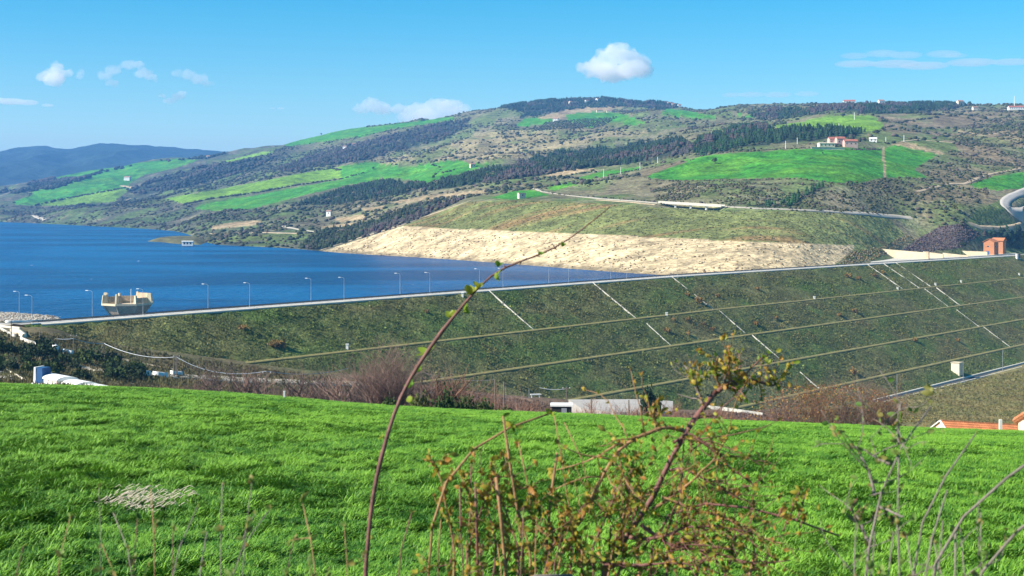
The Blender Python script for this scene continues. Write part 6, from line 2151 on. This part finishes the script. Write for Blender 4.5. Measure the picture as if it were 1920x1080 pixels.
# 1. the long single shoot
s = Shrub('long_shoot', 'long slender reddish shoot with few green buds, arching up across the lake', foot(690, 2.6), 21, 'leaf_green')
W_ = [(683, 1080), (690, 1000), (702, 930), (715, 870), (732, 800), (752, 745), (770, 705), (800, 665), (822, 625), (845, 598), (868, 572), (885, 545), (905, 525), (935, 497), (975, 487), (1010, 480), (1048, 468), (1080, 440), (1115, 412), (1143, 390)]
pts = from_ground(s, 676, 2.55, W_, 2.6, 2.85)
P = smooth_path(pts, 90)
rv = random.Random(4)
base = Vector(s.t.location)
m = MB()
tt = np.linspace(0, 1, 90)
rad = np.interp(tt, [0, .45, .7, .86, .9, 1.0], [0.0056, 0.0048, 0.0042, 0.0035, 0.0022, 0.0011])
rad = rad * (1 + np.array([rv.uniform(-.08, .08) for _ in range(90)]))
rad[::7] *= 1.18
P = P + gsm(np.array([(rv.gauss(0, 1), rv.gauss(0, 1), rv.gauss(0, 1)) for _ in range(90)]) * 0.0022, 1.2, 0)
m.tube([tuple(Vector(p) - base) for p in P], list(rad), 8)
for k in range(24):
    i = rv.randrange(30, 86)
    d = Vector((rv.gauss(0, 1), rv.gauss(0, .5), rv.gauss(0.3, 1))).normalized()
    p = Vector(P[i]) - base
    m.tube([p, p + d * rad[i] * 1.3, p + d * (rad[i] + rv.uniform(0.005, 0.012))], [0.0018, 0.0013, 0.0003], 4)
m.build('stem', M['bark'], s.t, smooth=True)
def bud_at(s, q, w, sc, d, Y=2.74):
    put_leaf(rv.choice(BUDS), Vector(px2w(q, w, Y)), Vector(d).normalized(), sc, s.t)
for (q, w, sc, d) in ((881, 552, 1.3, (0, 0, 1)), (897, 540, 1.1, (.1, 0, 1)), (927, 520, 1.1, (1, 0, .25)), (933, 500, .8, (.2, 0, 1)), (846, 596, 1.3, (-.25, 0, 1)), (869, 583, 1.1, (1, 0, .35)), (803, 663, 1.3, (-.6, 0, 1)), (784, 697, 0.9, (-.1, 0, 1)), (768, 727, 1.2, (-.3, 0, 1)),
                      (762, 751, .9, (1, 0, .3)), (740, 805, .8, (.5, 0, 1)), (716, 822, .7, (-.6, 0, .8)), (1014, 478, .8, (.05, 0, 1)), (1055, 462, .6, (.1, 0, 1)), (708, 905, .6, (.6, 0, .7)), (697, 960, .6, (-.7, 0, .6)), (692, 1010, .6, (.7, 0, .5))):
    bud_at(s, q, w, sc * 0.8, d)
# 2. thorn shrub in the middle
s = Shrub('thorn_bush', 'tangled thorny bush with small yellow green and orange leaves, foreground right of centre', foot(1130, 2.7), 33, 'leaf', 300, lo=0.4, hi=0.85)
def up(px0, W_, Y0, Y1, r0, r1, mt, **k):
    s.branch(None, 0, 0, r0, r1, mt, world=from_ground(s, px0, (Y0 + Y1) / 2, W_, Y0, Y1), **k)
up(1060, [(1117, 1073), (1150, 1040), (1180, 1010), (1217, 967), (1240, 927), (1250, 870), (1273, 819), (1294, 789), (1316, 762), (1335, 742), (1346, 734)], 2.7, 2.8, 0.0085, 0.0052, 'bark', twigs=26, leaves=30, thorn=26)
s.branch([(1316, 757), (1305, 725), (1294, 700), (1284, 685)], 2.79, 2.82, 0.0036, 0.0014, 'bark_grey', twigs=12, leaves=26, twig_len=(.03, .07), thorn=5)
s.branch([(1346, 734), (1369, 717), (1415, 712), (1444, 723), (1466, 720)], 2.8, 2.86, 0.0046, 0.0012, 'bark', twigs=26, leaves=26, twig_len=(.03, .08), thorn=8)
s.branch([(1369, 715), (1366, 685), (1367, 650)], 2.82, 2.8, 0.0032, 0.0010, 'bark_tan', twigs=10, leaves=22, twig_len=(.03, .06))
s.branch([(1390, 712), (1382, 690), (1380, 672)], 2.82, 2.84, 0.0024, 0.0010, 'bark_tan', twigs=6, leaves=12, twig_len=(.02, .05))
s.branch([(1349, 729), (1342, 700), (1345, 668)], 2.81, 2.78, 0.0024, 0.0010, 'bark_tan', twigs=6, leaves=14, twig_len=(.02, .05))
s.branch([(1280, 807), (1250, 800), (1207, 813), (1160, 843), (1133, 887), (1083, 987)], 2.74, 2.66, 0.0038, 0.0030, 'bark_tan', twigs=16, leaves=40, thorn=14)
s.branch([(1230, 804), (1225, 770), (1235, 745)], 2.74, 2.76, 0.0022, 0.0009, 'bark_tan', twigs=9, leaves=18, twig_len=(.02, .06))
up(1230, [(1215, 1010), (1235, 940), (1280, 937), (1337, 937), (1390, 947), (1440, 957), (1493, 973), (1540, 997), (1572, 1008)], 2.68, 2.62, 0.0056, 0.0018, 'bark', twigs=24, leaves=24, thorn=14)
s.branch([(1262, 830), (1293, 812), (1347, 850), (1370, 880), (1407, 903), (1420, 920)], 2.75, 2.7, 0.0032, 0.0012, 'bark', twigs=15, leaves=20, thorn=8)
s.branch([(1225, 955), (1260, 930), (1300, 900), (1340, 860), (1372, 800)], 2.7, 2.62, 0.0030, 0.0010, 'bark_tan', twigs=16, leaves=24)
s.branch([(1180, 1010), (1230, 1010), (1290, 990), (1345, 985), (1400, 1000)], 2.66, 2.6, 0.0036, 0.0011, 'bark', twigs=18, leaves=30)
s.branch([(1150, 1040), (1180, 960), (1178, 900), (1190, 850)], 2.68, 2.7, 0.0034, 0.0011, 'bark_tan', twigs=18, leaves=30)
s.branch([(1200, 985), (1255, 1020), (1330, 1035), (1420, 1060), (1480, 1050)], 2.66, 2.58, 0.0034, 0.0011, 'bark', twigs=20, leaves=30, key='leaf_dull')
s.branch([(1130, 1060), (1200, 1060), (1280, 1055), (1350, 1075)], 2.62, 2.58, 0.0034, 0.0011, 'bark', twigs=20, leaves=34, key='leaf_dull')
s.branch([(1240, 930), (1300, 955), (1360, 970), (1430, 1010), (1470, 1020)], 2.68, 2.6, 0.0030, 0.0011, 'bark_tan', twigs=18, leaves=30)
s.branch([(1255, 880), (1290, 880), (1330, 905), (1385, 935)], 2.72, 2.66, 0.0028, 0.0010, 'bark', twigs=16, leaves=26)
s.branch([(1120, 1070), (1090, 1040), (1075, 990), (1060, 960)], 2.64, 2.62, 0.0030, 0.0010, 'bark_tan', twigs=10, leaves=24, key='leaf_dull')
for q in range(6):
    x0 = 1150 + 50 * q
    s.branch([(x0, 1100), (x0 + s.r.uniform(-20, 30), 1040), (x0 + s.r.uniform(-40, 50), 980 + s.r.uniform(-40, 30))], 2.6, 2.66, 0.0026, 0.0009, 'bark_tan' if q % 2 else 'bark', twigs=9, leaves=20, key='leaf_green' if q % 2 == 0 else None)
for (q, w) in ((1490, 945), (1500, 960), (1480, 968), (1505, 975), (1492, 935), (1510, 930), (1475, 980), (1465, 955)):
    s.branch([(q - 6, w + 14), (q, w), (q + 8, w - 14)], 2.62, 2.62, 0.0018, 0.0008, 'bark', leaves=6, key='leaf_red')
s.finish()
# 3. upright brown canes left of the thorn bush
s = Shrub('brown_canes', 'group of upright brown canes with tiny buds, foreground centre', foot(930, 2.6), 44, 'leaf', 300, lo=0.45, hi=0.95)
up(800, [(800, 1080), (800, 1000), (806, 950), (830, 895), (870, 850), (900, 815), (930, 800), (950, 795), (1000, 785), (1035, 775)], 2.6, 2.7, 0.0055, 0.0017, 'bark_tan', twigs=26, leaves=90, twig_len=(.015, .05), thorn=22)
up(990, [(985, 1080), (983, 1020), (973, 960), (960, 887), (950, 840), (946, 778)], 2.62, 2.66, 0.0045, 0.0022, 'bark_tan', twigs=12, leaves=40, twig_len=(.01, .035), thorn=18)
up(952, [(950, 1067), (940, 987), (932, 897)], 2.58, 2.6, 0.0042, 0.0030, 'bark_tan', twigs=8, leaves=30, twig_len=(.01, .03), thorn=14)
up(1022, [(1022, 1080), (1025, 973), (1030, 920), (1044, 850)], 2.66, 2.7, 0.0036, 0.0026, 'bark_tan', twigs=8, leaves=30, twig_len=(.01, .03), thorn=14)
up(1005, [(1005, 1080), (1007, 1003), (1000, 937), (973, 827)], 2.7, 2.74, 0.0036, 0.0013, 'bark_tan', twigs=6, leaves=26, twig_len=(.02, .05), thorn=10)
up(897, [(897, 1073), (895, 1010), (890, 960), (890, 905)], 2.6, 2.62, 0.0042, 0.0026, 'bark', twigs=12, leaves=40, twig_len=(.02, .05), thorn=8)
up(873, [(873, 1080), (868, 1040), (857, 973), (862, 915)], 2.56, 2.6, 0.0036, 0.0013, 'bark', twigs=14, leaves=40, twig_len=(.02, .06))
up(1090, [(1100, 1075), (1078, 1000), (1060, 930), (1050, 880), (1060, 830), (1040, 780)], 2.7, 2.76, 0.0030, 0.0010, 'bark_tan', twigs=8, leaves=24, twig_len=(.02, .05))
up(1150, [(1130, 1000), (1100, 960), (1115, 880), (1090, 840), (1060, 790)], 2.72, 2.76, 0.0030, 0.0010, 'bark_tan', twigs=6, leaves=18, twig_len=(.02, .05))
up(830, [(822, 1080), (818, 1040), (812, 1000), (826, 960)], 2.55, 2.55, 0.0028, 0.0010, 'bark_tan', twigs=6, leaves=16, twig_len=(.02, .06), key='leaf_dull')
up(745, [(745, 1080), (742, 1040), (748, 975), (772, 960)], 2.5, 2.5, 0.0026, 0.0010, 'bark', twigs=6, leaves=16, twig_len=(.02, .06), key='leaf_dull')
up(880, [(880, 1080), (884, 1030), (878, 950), (885, 860)], 2.62, 2.66, 0.0030, 0.0012, 'bark', twigs=6, leaves=22, twig_len=(.02, .05))
up(1040, [(920, 1100), (975, 1075), (1000, 1066), (1032, 1061), (1050, 1066), (1072, 1080)], 2.4, 2.45, 0.0052, 0.0048, 'bark_grey', leaves=2, thorn=4)
for q in range(7):
    x0 = 845 + 32 * q
    up(x0, [(x0, 1085), (x0 + s.r.uniform(-12, 12), 1040), (x0 + s.r.uniform(-20, 20), 985 + s.r.uniform(-40, 50))], 2.5, 2.6, 0.0024, 0.0009, 'bark_tan' if q % 2 else 'bark', twigs=16, leaves=30, twig_len=(.02, .07), key='leaf_dull' if q % 2 else None)
for q in range(13):
    x0 = 850 + 24 * q
    x1 = x0 + s.r.uniform(-70, 90)
    yt = s.r.uniform(860, 985)
    s.branch([(x0, 1095), (x0 + s.r.uniform(-10, 15), 1030), (0.4 * x0 + 0.6 * x1, yt + 40), (x1, yt), (x1 + s.r.uniform(-25, 45), yt - s.r.uniform(-10, 35))], 2.6, 2.68, 0.0022, 0.0007, 'bark' if q % 2 else 'bark_tan', twigs=9, leaves=34, twig_len=(.02, .09), key='leaf_green' if q % 3 == 0 else None)
s.finish()
# 4. grey branches at the right
s = Shrub('grey_shrub', 'grey branched half bare shrub with dull green leaves at lower right', foot(1690, 2.0), 55, 'leaf_dull', 300, lo=0.38, hi=0.8)
up(1640, [(1613, 1063), (1633, 1013), (1643, 927), (1663, 877), (1680, 837), (1700, 807), (1723, 783), (1745, 762)], 2.05, 2.15, 0.0042, 0.0012, 'bark_grey', twigs=24, leaves=40, thorn=4, twig_len=(.03, .10))
up(1720, [(1737, 1027), (1790, 970), (1847, 920), (1920, 870), (1980, 830)], 2.0, 1.95, 0.0028, 0.0018, 'bark_grey', twigs=14, leaves=30)
up(1800, [(1813, 1073), (1863, 1027), (1920, 983), (1990, 930)], 2.0, 1.95, 0.0027, 0.0018, 'bark_grey', twigs=12, leaves=30)
up(1705, [(1710, 983), (1743, 930), (1773, 890), (1810, 850), (1830, 815)], 2.05, 2.1, 0.0034, 0.0012, 'bark_grey', twigs=14, leaves=40)
s.branch([(1630, 1020), (1615, 985), (1603, 963)], 2.08, 2.1, 0.0028, 0.0014, 'bark_grey', twigs=4, leaves=3)
s.branch([(1645, 948), (1668, 958), (1693, 970)], 2.1, 2.05, 0.0022, 0.0012, 'bark_grey', leaves=2)
s.branch([(1640, 930), (1632, 890), (1605, 835)], 2.1, 2.12, 0.0026, 0.0010, 'bark_grey', twigs=5, leaves=7)
s.branch([(1668, 870), (1645, 860), (1620, 842)], 2.12, 2.14, 0.0024, 0.0010, 'bark_grey', twigs=3, leaves=6)
s.branch([(1685, 832), (1683, 790), (1690, 755)], 2.12, 2.12, 0.0026, 0.0010, 'bark_grey', twigs=5, leaves=8, key='leaf_green')
up(1690, [(1690, 1080), (1684, 1000), (1680, 930), (1684, 850)], 2.05, 2.1, 0.0032, 0.0011, 'bark_grey', twigs=18, leaves=50)
up(1720, [(1725, 1080), (1740, 1000), (1770, 960), (1775, 920)], 2.0, 2.05, 0.0032, 0.0011, 'bark_grey', twigs=16, leaves=50)
up(1780, [(1790, 1080), (1770, 1020), (1790, 990)], 1.95, 2.0, 0.0040, 0.0016, 'bark_grey', twigs=8, leaves=12)
for q in range(9):
    x0 = 1600 + 30 * q
    up(x0, [(x0, 1090), (x0 + s.r.uniform(-15, 15), 1050), (x0 + s.r.uniform(-30, 30), 990 + s.r.uniform(-40, 40))], 2.0, 2.05, 0.0024, 0.0009, 'bark_grey', twigs=20, leaves=50, twig_len=(.03, .09), key='leaf_green' if q % 4 == 0 else None)
for (q, w) in ((1605, 965), (1618, 955), (1640, 962), (1665, 955), (1676, 970), (1600, 945)):
    s.branch([(q - 5, w + 12), (q, w), (q + 7, w - 10)], 2.1, 2.1, 0.0016, 0.0008, 'bark', leaves=4, key='leaf_red')
s.finish()
# 5. twigs at the lower left
s = Shrub('pale_twigs', 'sparse pale twigs with dull leaves along the lower left edge', foot(300, 2.0), 66, 'leaf_dull', 300, lo=0.38, hi=0.8)
for (x0, W_, r0, tw, lv, mt, kk) in (
    (260, [(255, 1080), (250, 1033), (235, 995), (213, 962)], .0034, 5, 6, 'bark_grey', None), (250, [(247, 1080), (252, 1030), (258, 970)], .0030, 6, 10, 'bark', None),
    (413, [(413, 1080), (413, 1010), (414, 960), (417, 905)], .0036, 5, 9, 'bark_grey', None), (305, [(310, 1070), (333, 1017), (352, 985), (370, 952)], .0036, 4, 6, 'bark_grey', None),
    (420, [(420, 1060), (443, 1020), (475, 985), (507, 952)], .0036, 5, 8, 'bark_grey', None), (290, [(290, 1076), (293, 1020), (287, 960), (283, 915)], .0032, 6, 12, 'bark_tan', None),
    (100, [(100, 1080), (108, 1030), (120, 1000), (132, 968)], .0032, 6, 12, 'bark_tan', 'leaf'), (600, [(600, 1080), (585, 1010), (576, 970), (566, 935)], .0036, 8, 16, 'bark_tan', 'leaf'),
    (455, [(452, 1080), (456, 1020), (463, 950), (472, 900)], .0028, 7, 12, 'bark_grey', None), (365, [(368, 1080), (376, 1045), (380, 1030), (388, 1000)], .0036, 5, 8, 'bark_grey', None),
    (330, [(325, 1085), (318, 1040), (324, 990)], .0030, 7, 10, 'bark', None), (215, [(225, 1085), (215, 1050), (190, 1020)], .0026, 6, 10, 'bark_tan', None), (520, [(500, 1085), (515, 1066), (545, 1062), (575, 1075)], .0026, 5, 8, 'bark', 'leaf_red'),
    (650, [(655, 1080), (650, 1040), (646, 985)], .0026, 6, 10, 'bark_tan', 'leaf'), (545, [(530, 1085), (540, 1050), (552, 1010)], .0026, 5, 10, 'bark', None), (30, [(20, 1085), (35, 1050), (42, 1025)], .0028, 6, 10, 'bark', None), (185, [(188, 1000), (190, 960), (186, 915)], .0020, 4, 9, 'bark_grey', None)):
    up(x0, W_, 2.0, 2.1, r0 * .62, r0 * .2, mt, twigs=tw * 3, leaves=lv * 6, twig_len=(.015, .07), key=kk)
s.finish()
# ------------------------------------------------------------------ clouds, far outside the haze
def cloud_mat(name, dens):
    m = bpy.data.materials.new(name)
    m.use_nodes = True
    N, L = m.node_tree.nodes, m.node_tree.links
    N.remove(N['Principled BSDF'])
    v = N.new('ShaderNodeVolumePrincipled')
    v.inputs['Color'].default_value = (1, 1, 1, 1)
    v.inputs['Density'].default_value = dens
    v.inputs['Anisotropy'].default_value = 0.2
    L.new(v.outputs[0], N['Material Output'].inputs['Volume'])
    return m
def cloud(px, y, w, h, blobs, dens, label, seed, Yc=15000.0, flat=0.62, disp=0.34):
    """w, h in photo pixels; overlapping puffs fused into one closed skin"""
    r = random.Random(seed)
    c = px2w(px, y, Yc)
    k = Yc / F
    bm_v, bm_f = [], []
    ico_v, ico_f = [], []
    import bmesh
    bm = bmesh.new()
    for (bx, by, br) in blobs:
        mtx = Matrix.Translation((bx * w * k, r.uniform(-.2, .2) * w * k, by * h * k)) @ Matrix.Diagonal((br * w * k, br * w * k * 0.9, br * w * k * flat * h / w * 1.6, 1))
        bmesh.ops.create_icosphere(bm, subdivisions=3, radius=1.0, matrix=mtx)
    me = bpy.data.meshes.new('cloud')
    bm.to_mesh(me); bm.free()
    o = bpy.data.objects.new('cloud', me)
    COL.objects.link(o)
    o.location = tuple(c)
    me.materials.append(cloud_mat('cloud_vapour', dens))
    rm = o.modifiers.new('fuse', 'REMESH'); rm.mode = 'VOXEL'; rm.voxel_size = min(max(w, h) / 46, h / 5) * k
    tx = bpy.data.textures.new('puffs', 'CLOUDS'); tx.noise_scale = h * k * 0.20; tx.noise_depth = 4
    dm = o.modifiers.new('puff', 'DISPLACE'); dm.texture = tx; dm.strength = h * k * disp; dm.mid_level = 0.5; dm.texture_coords = 'LOCAL'
    tag(o, label, 'cloud')
    return o
cloud(1153, 116, 146, 78, [(-.34, -.18, .15), (-.18, -.05, .20), (-.05, .18, .19), (.02, .30, .15), (.12, .12, .22), (.27, -.02, .20), (.38, -.20, .13), (0, -.22, .26), (-.2, -.25, .2), (.22, -.24, .22)], 0.0055, 'single white puffy cumulus cloud above the summit of the hill', 1)
cloud(102, 140, 80, 46, [(-.28, -.05, .2), (-.05, .05, .24), (.12, .3, .16), (.05, -.2, .26), (.25, .1, .14)], 0.006, 'small white cloud at the far left over the blue mountains', 2, flat=0.75)
cloud(150, 142, 18, 22, [(0, 0, .4), (.2, .3, .3)], 0.005, 'tiny wisp just right of the far left cloud', 3)
cloud(240, 138, 110, 52, [(-.35, -.1, .13), (-.2, .1, .15), (0, .3, .14), (.2, .32, .12), (.3, .0, .16), (-.25, -.35, .12), (.35, -.1, .12)], 0.0034, 'thin broken ring shaped cloud left of centre sky', 4, flat=0.7)
cloud(355, 146, 84, 46, [(-.3, .2, .15), (-.05, .15, .2), (.2, -.05, .22), (.35, -.2, .14)], 0.0032, 'thin pale cloud above the blue mountains, right of the ring shaped one', 5)
cloud(322, 184, 66, 34, [(-.3, .15, .12), (-.1, -.15, .17), (.18, .1, .2), (.3, .25, .14)], 0.005, 'small hook shaped cloud low over the blue mountains', 6)
cloud(700, 202, 80, 44, [(-.3, -.05, .18), (-.05, .12, .24), (.15, .0, .24), (.3, -.1, .18)], 0.0045, 'white cloud rising behind the hill, left of a pair', 7, flat=0.8)
cloud(808, 206, 160, 52, [(-.36, .0, .13), (-.15, .05, .17), (.08, .15, .16), (.22, .15, .17), (.36, -.05, .13), (0, -.25, .22), (-.25, -.25, .18), (.25, -.25, .2)], 0.0042, 'longer white cloud lying behind the hill, right of a pair', 8, flat=0.95)
cloud(40, 192, 110, 12, [(-.4, .3, .22), (-.15, .1, .24), (.15, -.1, .2), (.4, -.35, .12)], 0.004, 'narrow streak of cloud at the left picture edge', 9, flat=1.4)
cloud(1700, 104, 240, 14, [(-.4, 0, .12), (-.2, .2, .14), (0, .1, .14), (.25, 0, .14), (.42, .2, .1)], 0.0014, 'upper long thin streak of cloud at the right', 10, flat=2.2)
cloud(1750, 119, 350, 15, [(-.42, -.1, .12), (-.2, 0, .14), (0, .1, .14), (.2, .1, .14), (.42, .2, .12)], 0.0018, 'lower long thin streak of cloud at the right', 11, flat=2.2)
cloud(1450, 178, 190, 15, [(-.4, 0, .12), (-.2, .1, .14), (.05, .1, .15), (.3, 0, .13)], 0.0016, 'faint streak of cloud low over the right skyline', 12, flat=1.6)
cloud(520, 203, 30, 8, [(-.3, 0, .2), (.2, 0, .25)], 0.004, 'tiny dash of cloud over the green skyline field', 13, flat=0.7)
# ------------------------------------------------------------------ the air itself
hz = MB()
hz.box((0, 5600, 190), (26000, 12400, 600))
hz.v = [(x, y, (-76 if z < 0 else 452)) for x, y, z in hz.v]
hm = bpy.data.materials.new('hazy_air')
hm.use_nodes = True
N, L = hm.node_tree.nodes, hm.node_tree.links
N.remove(N['Principled BSDF'])
v = N.new('ShaderNodeVolumePrincipled')
v.inputs['Color'].default_value = (0.19, 0.49, 1.0, 1)
v.inputs['Density'].default_value = 7e-5
v.inputs['Anisotropy'].default_value = 0.0
L.new(v.outputs[0], N['Material Output'].inputs['Volume'])
kind(hz.build('haze', hm), 'stuff')
